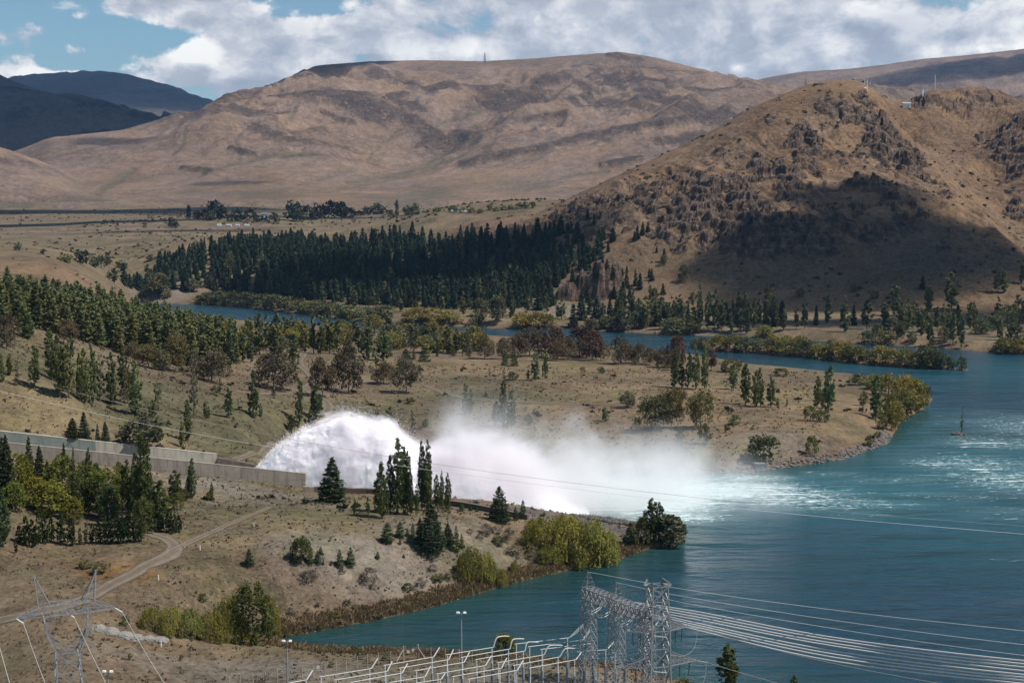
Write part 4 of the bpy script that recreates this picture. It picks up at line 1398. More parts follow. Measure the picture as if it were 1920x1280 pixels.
KIND_NAME = {'poplar': 'poplar_tree', 'poplar_far': 'poplar_tree', 'poplar_near': 'poplar_tree', 'poplar_pale': 'poplar_tree', 'fir': 'fir_tree', 'plantation_pine': 'pine_tree', 'pine_near': 'pine_tree',
             'young_pine': 'young_pine', 'spruce': 'spruce_tree', 'dark_spruce': 'spruce_tree', 'cypress': 'cypress_tree', 'gum': 'gum_tree', 'gum_green': 'gum_tree', 'red_gum': 'gum_tree', 'willow_near': 'willow_tree',
             'willow': 'willow_tree', 'willow_dark': 'willow_tree', 'willow_grey': 'willow_tree', 'broadleaf': 'broadleaf_tree', 'dark_broad': 'broadleaf_tree', 'bush': 'bush', 'dry_bush': 'dry_bush',
             'far_tree': 'farm_tree', 'far_green_tree': 'farm_tree', 'dead': 'bare_tree'}
CATS = {'young_pine': 'pine sapling', 'bush': 'bush', 'dry_bush': 'bush'}
ORD = ['first', 'second', 'third', 'fourth', 'fifth', 'sixth', 'seventh', 'eighth', 'ninth', 'tenth', 'eleventh', 'twelfth', 'thirteenth', 'fourteenth', 'fifteenth', 'sixteenth', 'seventeenth', 'eighteenth', 'nineteenth', 'twentieth']
ORD += ['twenty-' + o for o in ORD[:9]] + ['thirtieth'] + ['thirty-' + o for o in ORD[:9]] + ['fortieth'] + ['forty-' + o for o in ORD[:9]]
TREE_SPOTS = []


def plant(kind, x, y, z, h, w, label, group=None, parts=True, rz=None, sink=0.0):
    """one tree of its own: h and w in metres"""
    name = KIND_NAME[kind]
    T = TEMPL[kind][random.randrange(len(TEMPL[kind]))]
    cat = CATS.get(name, 'tree')
    rz = random.uniform(0, 6.283) if rz is None else rz
    sw = w / (2 * T['half'])
    lean = (random.gauss(0, .012), random.gauss(0, .012))
    if kind == 'dead':
        o = link(name, T['trunk'])
    elif not parts or T['trunk'] is None:
        o = link(name, T['single'])
    else:
        o = link(name, None)
        for pn in ('crown', 'trunk'):
            link(pn, T[pn], o)
    o.location = (x, y, z - sink)
    o.rotation_euler = (lean[0], lean[1], rz)
    o.scale = (sw * random.uniform(.95, 1.05), sw * random.uniform(.95, 1.05), h)
    tag(o, label, cat, group)
    TREE_SPOTS.append((x, y))
    return o


def ordinal_label(i, n, desc, where):
    if n == 1:
        return f'{desc} {where}'
    if i == 0:
        return f'leftmost {desc} {where}'
    if i == n - 1 and n > 2:
        return f'rightmost {desc} {where}'
    return f'{ORD[i]} {desc} from the left {where}'


def grove(where, group, rows, desc, parts=True):
    """rows: 'kind px base top width' in picture units; each kind counted from the left"""
    R = []
    for ln in rows.strip().splitlines():
        for item in ln.split(';'):
            q = item.split()
            if not q: continue
            R.append((q[0], *map(float, q[1:5]), ' '.join(q[5:])))
    H = hits([(r[1], r[2]) for r in R])
    by = {}
    for r in R:
        if not r[5]: by.setdefault(desc[r[0]], []).append(r[1])
    for k in by: by[k].sort()
    used = {}
    for r, (x, y, z) in zip(R, H):
        hgt = (r[2] - r[3]) / F_PX * y
        wid = r[4] / F_PX * y
        lab = r[5]
        if not lab:
            d = desc[r[0]]
            i = by[d].index(r[1]) + used.get((d, r[1]), 0)
            used[(d, r[1])] = used.get((d, r[1]), 0) + 1
            lab = ordinal_label(i, len(by[d]), d, where)
        plant(r[0], x, y, z, hgt * 1.02, wid, lab, group, parts and (r[2] - r[3]) > 24, sink=hgt * .01)
# ------------------------------------------------------------------ the trees, grove by grove
D_POP = {'poplar': 'green columnar poplar', 'poplar_far': 'slim green poplar', 'poplar_pale': 'thin pale half-bare poplar', 'poplar_near': 'tall dark poplar', 'gum': 'brown rounded gum tree', 'gum_green': 'olive green gum tree',
         'red_gum': 'reddish brown gum tree', 'dead': 'bare dead tree', 'spruce': 'bluish spruce', 'dark_spruce': 'dark green spruce', 'pine_near': 'dark conical pine', 'young_pine': 'small bright green pine',
         'willow': 'golden green willow', 'willow_dark': 'dark rounded willow', 'willow_grey': 'grey green feathery tree', 'willow_near': 'golden weeping willow', 'broadleaf': 'yellow green leafy tree', 'dark_broad': 'dark leafy tree',
         'cypress': 'small dense cypress', 'bush': 'rounded green bush', 'dry_bush': 'brown dry bush', 'fir': 'dark pointed fir', 'plantation_pine': 'olive plantation pine', 'far_tree': 'dark round tree', 'far_green_tree': 'green round tree'}

grove('on the grassy slope above the spillway wall', 'poplars scattered over the grassy slope', '''
poplar 64 727 648 20; poplar_pale 32 722 675 15; poplar 97 712 622 24; poplar 111 744 628 24; poplar 129 746 645 24; poplar 89 655 620 14
poplar 158 756 655 25; poplar 173 759 645 20; poplar_pale 188 752 650 25; poplar 210 759 662 20; poplar 230 742 655 20; poplar_pale 234 761 690 18; poplar 256 778 678 27
poplar_pale 297 769 699 18; poplar 286 781 749 15; poplar_pale 364 783 685 20; poplar 353 828 749 17; poplar 341 838 789 12; poplar 385 786 752 8; poplar 391 784 761 7
poplar 429 783 725 17; poplar 476 784 694 20; poplar 489 783 756 8; poplar 561 800 709 16; poplar 546 810 776 16; poplar 594 786 722 24; poplar 583 795 769 15
poplar 4 716 664 14; poplar 18 704 662 14; poplar 150 752 662 14; poplar 240 756 672 14; poplar_pale 362 722 640 14; poplar 54 636 588 22; poplar 132 672 630 16
dead 299 692 640 12; gum 127 648 598 42; gum 12 654 590 56; gum_green 331 697 626 52; gum_green 279 690 645 46; gum 396 716 654 78; dead 413 720 660 40 bare grey dead tree beside the brown gum on the slope
gum 514 730 661 88; gum 605 744 670 56; gum 653 736 648 66; gum 720 720 678 50; gum 762 737 666 56; bush 405 740 722 22; young_pine 513 741 725 9
poplar 45 632 571 26; gum 245 680 640 34; willow_grey 300 694 652 40; gum 368 706 676 30
''', D_POP)
grove('just behind the spillway wall', 'trees growing behind the spillway wall', '''
dark_spruce 136 824 786 30; spruce 158 832 782 26; spruce 183 834 801 10; dark_spruce 198 834 796 18; dark_spruce 213 838 796 22; bush 131 830 814 40 golden green low bush beneath the dark spruce behind the wall
willow_grey 269 842 776 78; bush 228 836 812 26 dull green bush beside the large grey green tree behind the wall; dead 296 842 806 20
''', D_POP)
grove('in the tree belt before the river', 'mixed belt of trees before the river', '''
poplar_far 433 688 598 18; poplar_far 487 665 588 22; poplar_far 500 655 590 18; poplar_far 524 648 595 18; poplar_far 541 650 598 18; poplar 551 690 625 22; poplar_far 571 660 605 16; poplar_far 588 663 592 18; poplar_far 601 665 592 20; poplar_far 618 663 598 20; poplar_far 632 660 600 18
willow 420 655 603 40; willow 467 640 602 44; willow 450 668 622 36; poplar_far 455 676 612 20; poplar_pale 530 690 632 30; poplar_far 470 680 625 16; poplar_far 512 668 612 18
poplar_pale 655 668 600 22; poplar 690 676 615 30; poplar 719 676 621 26; poplar_far 672 660 612 20; poplar_far 742 655 612 18; poplar_far 754 650 605 20; poplar_far 774 650 602 20; poplar_far 798 648 605 20; poplar_far 815 650 608 20; poplar_far 838 662 611 18; poplar_far 855 664 615 16; poplar_pale 880 673 632 18; poplar_pale 868 668 630 14
willow 702 622 590 46; willow 735 640 612 40; willow 765 640 606 44; willow 812 642 602 46; willow 790 648 618 34; willow 845 648 618 36; willow 870 650 622 40; willow 905 654 624 44; willow 640 640 606 44; willow 560 640 600 40
young_pine 761 674 653 22; young_pine 776 674 655 9; young_pine 795 678 650 24; young_pine 843 663 638 13; young_pine 730 668 640 14; poplar_far 706 690 662 8; young_pine 820 668 652 7; young_pine 850 667 650 8
gum 909 673 627 38; gum 944 673 634 34; gum 972 668 622 40; gum 993 668 613 50; red_gum 1015 668 622 40; red_gum 1038 672 612 44; gum 1046 676 636 40; gum 1067 674 632 36; red_gum 1087 668 611 56; gum 1100 672 628 50; red_gum 1110 676 618 46; gum 1127 676 640 36; gum 1161 683 631 42; gum 1180 680 645 30; gum 1198 682 643 34; gum 1218 684 652 28; gum 1241 689 650 34; red_gum 1270 690 627 38; gum 1262 694 656 30
young_pine 947 685 657 15; young_pine 964 686 653 17; poplar 1003 713 662 16; poplar 1022 711 657 12; poplar 990 712 692 6; willow_grey 962 712 696 22; poplar_pale 946 713 688 9; poplar_pale 918 706 688 6
bush 1127 699 687 18; dry_bush 1092 699 687 16; dead 1171 716 694 26; bush 1240 690 678 24; bush 1190 684 674 14
''', D_POP)
def belt_fill():
    r = np.random.default_rng(303)
    rows = []
    for _ in range(72):
        px = r.uniform(430, 900)
        base = np.interp(px, [430, 560, 700, 900], [668, 652, 652, 660]) + r.uniform(-18, 6)
        kind = r.choice(['poplar_far', 'poplar_far', 'willow', 'poplar_pale', 'willow_grey'])
        h = {'poplar_far': r.uniform(44, 58), 'willow': r.uniform(28, 40), 'poplar_pale': r.uniform(36, 48), 'willow_grey': r.uniform(30, 42)}[kind]
        w = {'poplar_far': r.uniform(15, 20), 'willow': r.uniform(34, 46), 'poplar_pale': r.uniform(14, 20), 'willow_grey': r.uniform(26, 36)}[kind]
        rows.append((kind, px, base, h, w))
    rows.sort(key=lambda q: q[1])
    H = hits([(q[1], q[2]) for q in rows])
    names = [D_POP[q[0]] for q in rows]
    for i, ((kind, px, base, h, w), (x, y, z)) in enumerate(zip(rows, H)):
        plant(kind, x, y, z, h / F_PX * y, w / F_PX * y, ordinal_label(names[:i].count(names[i]), names.count(names[i]), names[i], 'in the thickest middle of the tree belt'), 'trees in the thick of the belt', False, sink=.2)


def far_bank_fill():
    r = np.random.default_rng(404)
    rows = []
    for _ in range(74):
        px = r.uniform(1120, 1470) if r.random() < .8 else r.uniform(1640, 1910)
        base = np.interp(px, [1120, 1300, 1470, 1640, 1910], [612, 614, 612, 620, 640]) + r.uniform(-30, 4)
        kind = r.choice(['poplar_far', 'poplar_far', 'fir', 'willow_grey', 'willow_dark'])
        h = {'poplar_far': r.uniform(34, 58), 'fir': r.uniform(26, 40), 'willow_grey': r.uniform(24, 36), 'willow_dark': r.uniform(18, 28)}[kind]
        w = {'poplar_far': r.uniform(12, 17), 'fir': r.uniform(12, 18), 'willow_grey': r.uniform(22, 32), 'willow_dark': r.uniform(24, 36)}[kind]
        rows.append((kind, px, base, h, w))
    rows.sort(key=lambda q: q[1])
    H = hits([(q[1], q[2]) for q in rows])
    names = [D_POP[q[0]] for q in rows]
    for i, ((kind, px, base, h, w), (x, y, z)) in enumerate(zip(rows, H)):
        plant(kind, x, y, z, h / F_PX * y, w / F_PX * y, ordinal_label(names[:i].count(names[i]), names.count(names[i]), names[i], 'in the thicket at the hill foot'), 'trees in the thicket at the foot of the hill', False, sink=.2)


def hill_foot_firs():
    r = np.random.default_rng(515)
    rows = []
    for _ in range(44):
        px = 1010 + 240 * r.random() ** 1.3
        base = r.uniform(np.interp(px, [1010, 1100, 1250], [432, 425, 470]), np.interp(px, [1010, 1100, 1250], [560, 540, 590]))
        h = r.uniform(12, 26)
        rows.append((px, base, h, h * r.uniform(.42, .6)))
    rows.sort()
    H = hits([(q[0], q[1]) for q in rows])
    for i, ((px, base, h, w), (x, y, z)) in enumerate(zip(rows, H)):
        plant('fir', x, y, z, h / F_PX * y, w / F_PX * y, ordinal_label(i, len(rows), 'dark fir', 'straggling up the lower left rocky hillside'), 'firs straggling up the rocky hill', False, sink=.2)


belt_fill()
far_bank_fill()
hill_foot_firs()
grove('rising out of the spray on the flat', 'trees half hidden by drifting spray', '''
poplar 872 777 719 14; poplar 882 776 729 12; poplar 942 802 712 18; poplar 959 800 734 20; poplar 930 800 752 16; poplar 732 804 762 18; dead 756 796 768 12; poplar_pale 773 811 769 16; poplar 798 800 784 14; poplar_pale 707 783 760 10; bush 697 784 772 10; bush 990 796 776 20; bush 770 757 745 20
poplar 1135 790 763 12; willow_grey 1177 764 733 32; gum_green 1228 806 741 64; gum_green 1258 802 728 46; gum 1275 752 727 30; gum_green 1315 802 731 62; bush 1320 832 793 28; bush 1275 828 806 20; bush 1195 800 782 18
''', D_POP)
grove('on the dry headland beside the river', 'trees on the dry headland', '''
poplar 1265 727 655 16; poplar 1278 727 662 12; poplar 1290 728 660 12; poplar 1304 730 649 18; poplar 1322 730 647 16; red_gum 1334 695 654 22; bush 1371 697 672 46; poplar 1376 730 682 17
poplar 1398 758 682 20; poplar 1416 763 694 17; poplar 1426 762 690 15; poplar 1445 763 705 17; poplar 1458 764 745 7; poplar_pale 1475 762 746 8; bush 1466 705 690 30; poplar 1532 764 705 16; poplar 1543 766 728 12; poplar 1554 773 685 24
bush 1518 789 760 26; bush 1542 791 766 26; bush 1377 796 778 26; bush 1364 811 795 12; willow_dark 1431 870 814 72; bush 1522 854 816 26; bush 1629 838 816 17; bush 1645 822 808 14; poplar_pale 1617 775 755 6
poplar 1643 788 703 24; willow_dark 1619 760 733 20; bush 1410 806 800 9
''', D_POP)
grove('on the willow point beside the open river', 'willows on the point', '''
willow_dark 1612 722 700 44; willow 1640 730 701 44; willow 1666 740 700 46; willow 1695 752 702 46; willow 1717 768 708 50; willow_dark 1732 764 722 34; willow 1690 776 726 50; willow 1665 788 738 44; willow 1680 796 752 44; willow_dark 1700 784 750 40; willow 1672 806 766 30; willow_dark 1655 806 776 24
''', D_POP)
grove('along the low island in the river', 'willows along the low island', '''
willow_dark 1305 652 632 30; willow_dark 1322 655 632 34; willow 1350 658 629 40; willow 1378 659 628 44; willow_dark 1398 661 632 34; willow_dark 1422 662 634 30; willow 1447 663 628 40; willow 1472 666 629 44; willow 1500 668 631 46; willow_dark 1515 671 638 34; willow 1534 673 644 36; willow 1552 675 645 34; willow 1573 677 640 36; willow_dark 1592 680 650 30
willow 1611 682 648 38; willow_dark 1630 684 655 30; willow 1650 685 648 42; willow 1672 687 652 38; willow 1697 689 652 34; willow 1718 691 658 36; willow_dark 1735 691 646 36; willow_dark 1750 692 650 32; willow 1738 692 660 34; willow_dark 1765 692 662 30; willow_dark 1782 694 668 22; willow_dark 1803 695 669 22 dark round willow alone on a rock past the island tip
willow_dark 1560 673 636 26; willow_dark 1455 660 632 24; willow 1588 672 640 26
''', D_POP, parts=False)
grove('on the far bank below the rocky hill', 'poplars and trees below the rocky hill', '''
poplar_far 1300 618 564 12; poplar_far 1313 618 558 14; poplar_far 1327 620 552 14; poplar_far 1340 622 544 16; poplar_far 1352 620 562 14; poplar_far 1371 626 588 8; poplar_far 1384 622 547 14; poplar_far 1394 622 547 13; poplar_far 1401 627 560 10; poplar_far 1414 619 560 12; poplar_far 1424 614 561 15; poplar_far 1440 612 588 6; poplar_far 1470 620 579 12; poplar_far 1493 619 574 10; poplar_far 1508 617 561 14; poplar_far 1554 614 553 15; poplar_far 1584 622 556 20; poplar_far 1626 617 561 22; poplar_far 1660 622 568 17; poplar_far 1676 592 534 22; poplar_far 1685 618 564 12; poplar_far 1702 619 558 20; poplar_far 1712 617 566 14; poplar_far 1740 592 522 18; poplar_far 1727 629 578 18; poplar_far 1744 648 601 17; poplar_far 1784 583 511 26; poplar_far 1787 646 585 16; poplar_far 1802 653 595 14; poplar_far 1870 549 498 14; poplar_far 1883 549 497 13; poplar_far 1916 532 485 13; poplar_far 1758 620 575 14; poplar_far 1875 638 600 12; poplar_far 1769 618 570 12
fir 1452 612 570 12; fir 1462 611 572 10; fir 1530 611 572 12; fir 1362 610 566 12; fir 1435 606 566 12; fir 1290 612 570 14; fir 1600 610 572 14
willow 1432 631 610 34; willow_dark 1627 645 620 34; willow_dark 1663 646 620 38; willow_dark 1710 642 620 22; willow_dark 1645 630 606 26; willow_dark 1840 626 596 40; willow_dark 1865 618 590 40; willow_dark 1890 612 570 40; willow_dark 1912 606 560 40; willow 1881 664 632 52; willow_grey 1905 650 606 40; willow 1912 660 636 40; willow_dark 1770 640 612 24; willow_dark 1690 630 602 26; willow_dark 1260 628 595 54; willow_dark 1285 627 598 44; willow_dark 1300 625 590 36
fir 1408 418 404 12 small dark fir alone high on the rocky hill; fir 1730 540 516 14; bush 1283 528 496 22; bush 1245 496 478 14; bush 1300 566 548 18; bush 1350 585 560 20; bush 1228 560 540 14; bush 1500 556 540 18; bush 1600 545 530 16; bush 1640 560 545 16
''', D_POP, parts=False)
grove('on the far bank below the forest', 'trees along the far bank below the forest', '''
willow_grey 934 606 553 36; willow_grey 902 593 558 34; willow_dark 895 606 585 36; poplar_far 868 589 547 15; poplar_far 962 592 560 12; poplar_far 958 596 564 10; poplar_far 988 586 559 12; poplar_far 1025 589 550 10; poplar_far 1053 599 563 16; poplar_far 1046 596 572 10; willow 780 603 576 60; willow 815 604 577 60; willow 842 606 582 50; willow 980 615 586 46; willow 1004 616 585 50; willow 1028 616 590 36; willow_grey 1109 621 598 30; willow_grey 1171 622 578 38; willow_dark 1150 623 606 30; poplar_far 1211 616 555 20; poplar_far 1200 612 562 16; poplar_far 1220 612 570 14; willow_dark 720 594 572 50; willow_dark 690 600 575 50; willow_dark 660 596 572 46; willow_dark 640 598 570 44; willow_dark 615 592 566 46; willow_dark 590 588 562 46; willow_dark 565 585 560 46; willow_dark 540 582 556 46; willow_dark 515 580 552 48; willow_dark 490 577 550 46; willow_dark 465 575 548 46; willow_dark 440 573 545 44; willow_dark 415 572 546 44; willow_dark 390 570 548 44; willow 575 586 564 30; willow 655 600 580 26; willow 610 594 574 26
willow_grey 295 552 510 44; willow_dark 310 560 544 26; willow_dark 270 556 544 22; willow_grey 360 545 522 28; willow 378 568 552 34; willow_grey 322 530 508 30
fir 1185 606 560 18; fir 1160 600 556 16; fir 1090 600 552 26; fir 1075 612 570 22; fir 1102 560 538 18; fir 1035 572 540 18; fir 1200 542 512 14; fir 1192 535 508 12; fir 1175 540 512 14; fir 1065 434 418 10; fir 1080 433 420 8; fir 1102 407 387 9; fir 1114 422 402 9; fir 1195 448 424 12; fir 1205 440 416 12; fir 1215 434 415 10; fir 1190 452 434 10; fir 1130 606 568 20; fir 1144 596 560 16; fir 1118 598 556 20; fir 1105 590 556 14; fir 1228 612 572 20; fir 1245 610 575 18; fir 1262 606 570 18; fir 1278 604 572 16; fir 1170 578 552 14; fir 1240 580 556 14
poplar_far 700 577 545 12; poplar_far 664 577 536 14; poplar_far 828 582 556 12; poplar_far 810 578 555 12; poplar_far 780 580 560 12; poplar_far 752 584 562 10; poplar_far 448 558 524 12; poplar_far 470 560 525 14; poplar_far 505 560 514 16; poplar_far 215 530 502 14; poplar_far 205 524 506 12
''', D_POP, parts=False)

# trees about the farm and the fields, far off
def far_grove():
    rows = '''far_tree 354 412 383 9 narrow dark poplar at the left end of the farm trees|far_tree 369 412 394 18|far_tree 382 412 392 18|far_tree 402 411 375 34|far_tree 394 413 396 24|far_tree 416 410 384 24|far_tree 446 415 388 26|far_tree 468 415 390 28|far_tree 432 414 400 16
far_tree 486 416 402 20|far_tree 515 417 397 16|far_tree 500 416 404 14|far_tree 548 414 375 34|far_tree 575 412 384 28|far_tree 560 416 392 26|far_tree 600 410 380 28|far_tree 622 409 375 34|far_tree 640 408 377 30|far_tree 655 408 388 26|far_tree 590 412 396 22|far_tree 672 406 394 20|far_tree 690 404 386 22|far_tree 708 402 380 22|far_tree 720 402 388 16|far_tree 744 404 374 9 narrow dark poplar at the right end of the farm trees|far_green_tree 765 404 384 22|far_green_tree 778 403 380 20|far_tree 732 404 392 12
far_tree 322 426 406 18|far_tree 330 427 414 14|far_green_tree 818 398 387 18|far_green_tree 846 397 386 14|far_green_tree 855 398 389 14|far_green_tree 868 398 388 16|far_green_tree 884 399 388 16|far_green_tree 900 399 391 16|far_green_tree 918 394 381 12|far_green_tree 930 396 387 14|far_green_tree 944 394 385 14|far_green_tree 958 393 383 14|far_green_tree 972 392 380 16|far_green_tree 985 391 378 16|far_green_tree 998 390 377 14
far_tree 152 495 466 30|far_green_tree 122 492 475 30|far_green_tree 82 488 475 14|far_green_tree 190 503 476 24|far_green_tree 176 500 480 22|far_tree 202 496 477 16|far_green_tree 228 502 487 24|far_green_tree 284 488 476 24|far_green_tree 36 484 466 9|far_green_tree 30 486 472 8'''
    R = [q.split() for ln in rows.splitlines() for q in ln.split('|')]
    W = hits([(float(q[1]), float(q[2])) for q in R], 900, 2400, 500)
    n = {}
    for q, (x, y, z) in sorted(zip(R, W), key=lambda t: float(t[0][1])):
        px, base, top, w = map(float, q[1:5])
        where = 'in the farm trees on the plain' if px > 300 and px < 800 else 'in the hedgerow right of the farm' if px >= 800 else 'in the field behind the brown knoll'
        d = 'dark round tree' if q[0] == 'far_tree' else 'green round tree'
        tot = sum(1 for r in R if r[0] == q[0] and len(r) == 5 and ((300 < float(r[1]) < 800) == (300 < px < 800)) and ((float(r[1]) >= 800) == (px >= 800)))
        k = (d, where)
        lab = ' '.join(q[5:])
        if not lab:
            lab = ordinal_label(n.get(k, 0), tot, d, where)
            n[k] = n.get(k, 0) + 1
        plant(q[0], x, y, z, (base - top) / F_PX * y, w / F_PX * y, lab, 'trees about the fields and the farm', False, sink=.4)


far_grove()

grove('in the grove left of the spillway', 'thick grove left of the spillway', '''
dark_spruce 15 945 816 46; dark_spruce 3 900 820 30; dark_spruce 55 900 818 24; dark_spruce 75 915 836 34; dark_spruce 120 890 830 16; poplar_near 6 1026 915 30; broadleaf 37 940 850 56; broadleaf 118 945 852 72; broadleaf 62 950 890 62; broadleaf 95 965 900 80; broadleaf 25 955 900 50
broadleaf 195 962 878 78; broadleaf 162 950 862 50; broadleaf 262 955 872 46; broadleaf 225 930 864 24; broadleaf 230 965 890 50; dark_broad 145 965 880 44; dark_broad 205 972 905 50; poplar_near 140 950 837 10; poplar_near 166 950 839 14; dark_broad 180 905 866 20
poplar_near 270 988 810 36; poplar_near 241 978 861 26; poplar_near 250 980 868 16; poplar_near 258 975 880 24; poplar_near 301 992 898 32; poplar_near 284 990 890 26; dark_broad 270 1000 930 40; poplar_near 328 942 881 26; poplar_near 360 934 858 20; young_pine 352 932 895 16; poplar_near 397 938 903 8; bush 392 938 922 18 small dark bush below the slope of pale stones; broadleaf 332 956 922 28 small golden bush below the tall dark poplars; dark_broad 345 938 916 20
dark_spruce 90 930 862 24; broadleaf 135 974 930 40; bush 140 982 955 26 yellow green bush behind the row of cypresses
''', D_POP)
grove('in the row before the left grove', 'row of small cypresses', '''
cypress 48 1022 966 20; cypress 60 1026 972 18; cypress 72 1020 957 16; cypress 85 1020 964 15; cypress 97 1018 965 13; cypress 114 1021 957 21; cypress 134 1023 971 18; cypress 150 1021 988 8; cypress 161 1020 978 7; cypress 172 1018 980 12; cypress 184 1018 976 15; cypress 196 1018 962 14; cypress 208 1018 970 14; cypress 220 1018 962 16; cypress 231 1018 965 14; cypress 242 1016 954 20; cypress 253 1016 972 12; cypress 263 1015 974 13; cypress 300 997 958 18; cypress 318 998 953 18; cypress 327 1000 962 14; cypress 336 998 964 12; cypress 30 1037 1007 8; cypress 36 1016 984 16
''', D_POP)
grove('below the foaming spillway jet', 'trees below the spillway jet', '''
dark_spruce 622 942 857 56 broad dark fir standing alone before the white jet; poplar_near 717 971 865 28; poplar_near 731 962 852 22; poplar_near 745 964 820 34; poplar_near 757 962 836 18; poplar_near 764 964 845 18; poplar_near 770 966 880 13; poplar_near 781 967 906 10; poplar_near 791 956 825 15; poplar_near 804 957 824 17; poplar_near 800 957 860 24; poplar_near 820 952 889 15; poplar_near 829 961 882 10; poplar_near 840 968 886 15
poplar 665 965 933 7; poplar 690 963 931 8; poplar 674 962 951 4; pine_near 808 1033 945 58; pine_near 840 1020 980 26; pine_near 788 1017 969 20; young_pine 726 1017 978 28; young_pine 750 1007 976 20; young_pine 764 1005 989 9; young_pine 774 1006 979 10; young_pine 750 1020 1008 7; young_pine 763 1018 1008 6; young_pine 856 1034 984 16; young_pine 866 1027 1000 12; young_pine 846 1032 1006 10; young_pine 802 1034 1012 9; young_pine 780 1022 1012 6
dark_broad 565 1056 1004 42; young_pine 582 1057 1028 16; young_pine 596 1056 1031 15; young_pine 601 1038 1024 9; young_pine 606 1058 1046 6; young_pine 637 1063 1029 17; young_pine 657 1061 1025 21; young_pine 708 1047 1033 10; young_pine 757 1045 1038 6; young_pine 467 1059 1028 20; young_pine 621 1060 1049 5; young_pine 545 1052 1040 6
young_pine 865 958 941 12; young_pine 882 957 945 9; young_pine 894 957 947 6; pine_near 936 977 911 42; young_pine 967 975 949 12; young_pine 980 972 936 15; young_pine 920 972 956 10
''', D_POP)
grove('on the bank of the near inlet', 'trees and bushes on the inlet bank', '''
willow_near 1020 1036 968 92; willow_near 1062 1048 963 100; willow_near 1105 1058 972 94; willow_near 1135 1056 994 58; willow_near 1030 1056 1018 54; willow_near 1088 1062 1018 52; willow_near 1000 1008 974 44
poplar_near 1220 1021 934 32; poplar_near 1236 1018 940 20; poplar_near 1182 1023 979 30; dark_broad 1206 1022 966 34; willow_grey 1257 1024 961 62; willow_grey 1275 1022 975 26
willow_near 882 1088 1024 60; willow_near 908 1088 1034 54; willow_near 922 1094 1052 32; willow_near 941 1100 1066 26; willow_near 865 1070 1040 22
willow_near 285 1176 1136 52; willow_near 322 1186 1134 58; willow_near 358 1192 1138 58; willow_near 395 1200 1140 60; willow_near 425 1202 1118 56; willow_near 440 1190 1110 40; dark_broad 476 1208 1086 74; willow_near 508 1196 1116 40; willow_near 452 1206 1150 50; bush 233 1172 1154 20
bush 160 1064 1050 32 grey bush in the rust coloured grass by the track; bush 186 1074 1054 32 larger grey bush in the rust coloured grass by the track; bush 379 1127 1112 16
dry_bush 578 1084 1068 44; dry_bush 642 1075 1061 16; dry_bush 692 1093 1062 36; dry_bush 700 1104 1092 16; bush 765 1107 1092 22; dry_bush 778 1108 1096 14; dry_bush 810 1050 1036 18; dry_bush 790 1100 1080 26; bush 820 1090 1074 24; dry_bush 812 1070 1056 18; bush 840 1086 1074 16; dry_bush 545 1152 1138 18; dry_bush 580 1153 1138 20; dry_bush 595 1138 1128 13; bush 650 1134 1122 15; bush 630 1160 1146 24; dry_bush 655 1158 1148 18
bush 600 1180 1168 14; dry_bush 575 1182 1170 24; bush 538 1196 1182 14; dry_bush 640 1174 1160 28; dry_bush 700 1160 1150 24; dry_bush 1000 1048 1032 36; dry_bush 965 1040 1020 40; bush 935 1020 1004 26; dry_bush 912 1002 980 28; dry_bush 900 1010 998 16; dry_bush 930 998 985 30; dry_bush 950 1012 990 30; bush 990 1036 1018 20; dry_bush 880 1000 990 14
bush 1420 880 868 8; willow_near 965 1072 1050 20; dry_bush 945 1226 1206 30; bush 675 1236 1214 16; dry_bush 688 1238 1218 14; dry_bush 640 1222 1212 26; bush 725 1238 1222 26; bush 622 1250 1238 14; dry_bush 606 1246 1232 12; bush 890 1236 1218 16; dry_bush 808 1228 1214 20; bush 244 1236 1224 9; bush 340 1238 1226 9
broadleaf 946 1232 1184 46 small leafy tree behind the silver tubes; poplar_near 1365 1300 1204 42 dark poplar at the bottom edge beside the river; young_pine 1487 1330 1262 34 pine top showing at the bottom edge beside the river; bush 1280 1290 1268 30
poplar_pale 1804 816 762 9 thin sapling standing on the rock islet
''', D_POP)


def scatter_poly(poly_px, spacing, seed, dens=1.0):
    """world points inside an outline drawn on the land, jittered"""
    W = hits(poly_px)
    P = W[:, :2]
    r = np.random.default_rng(seed)
    x0, y0 = P.min(0)
    x1, y1 = P.max(0)
    gx, gy_ = np.meshgrid(np.arange(x0, x1, spacing), np.arange(y0, y1, spacing))
    gx = gx + r.uniform(-.45, .45, gx.shape) * spacing
    gy_ = gy_ + r.uniform(-.45, .45, gx.shape) * spacing
    q = poly_sdf(gx, gy_, P) > 0
    q &= r.random(gx.shape) < dens
    x, y = gx[q], gy_[q]
    return x, y, surface_z(x, y)


def merge_trees(name, kind, items, seed, mat):
    r = np.random.default_rng(seed)
    Vs, Fs, Ts, n = [], [], [], 0
    for (x, y, z, h, w) in items:
        T = TEMPL[kind][r.integers(len(TEMPL[kind]))]
        V, Fq, To = T['raw']
        a = r.uniform(0, 6.283)
        c, s = math.cos(a), math.sin(a)
        k = w / (2 * T['half'])
        Vs.append(np.stack([(V[:, 0] * c - V[:, 1] * s) * k + x, (V[:, 0] * s + V[:, 1] * c) * k + y, V[:, 2] * h + z], 1))
        Fs.append(Fq + n)
        Ts.append(np.clip(To + r.normal() * .15, 0, 1))
        n += len(V)
    me = mesh_from(name, np.vstack(Vs), np.vstack(Fs), (mat,))
    add_attr(me, 'tone', np.concatenate(Ts))
    return tag(link(name, me), kind='stuff')


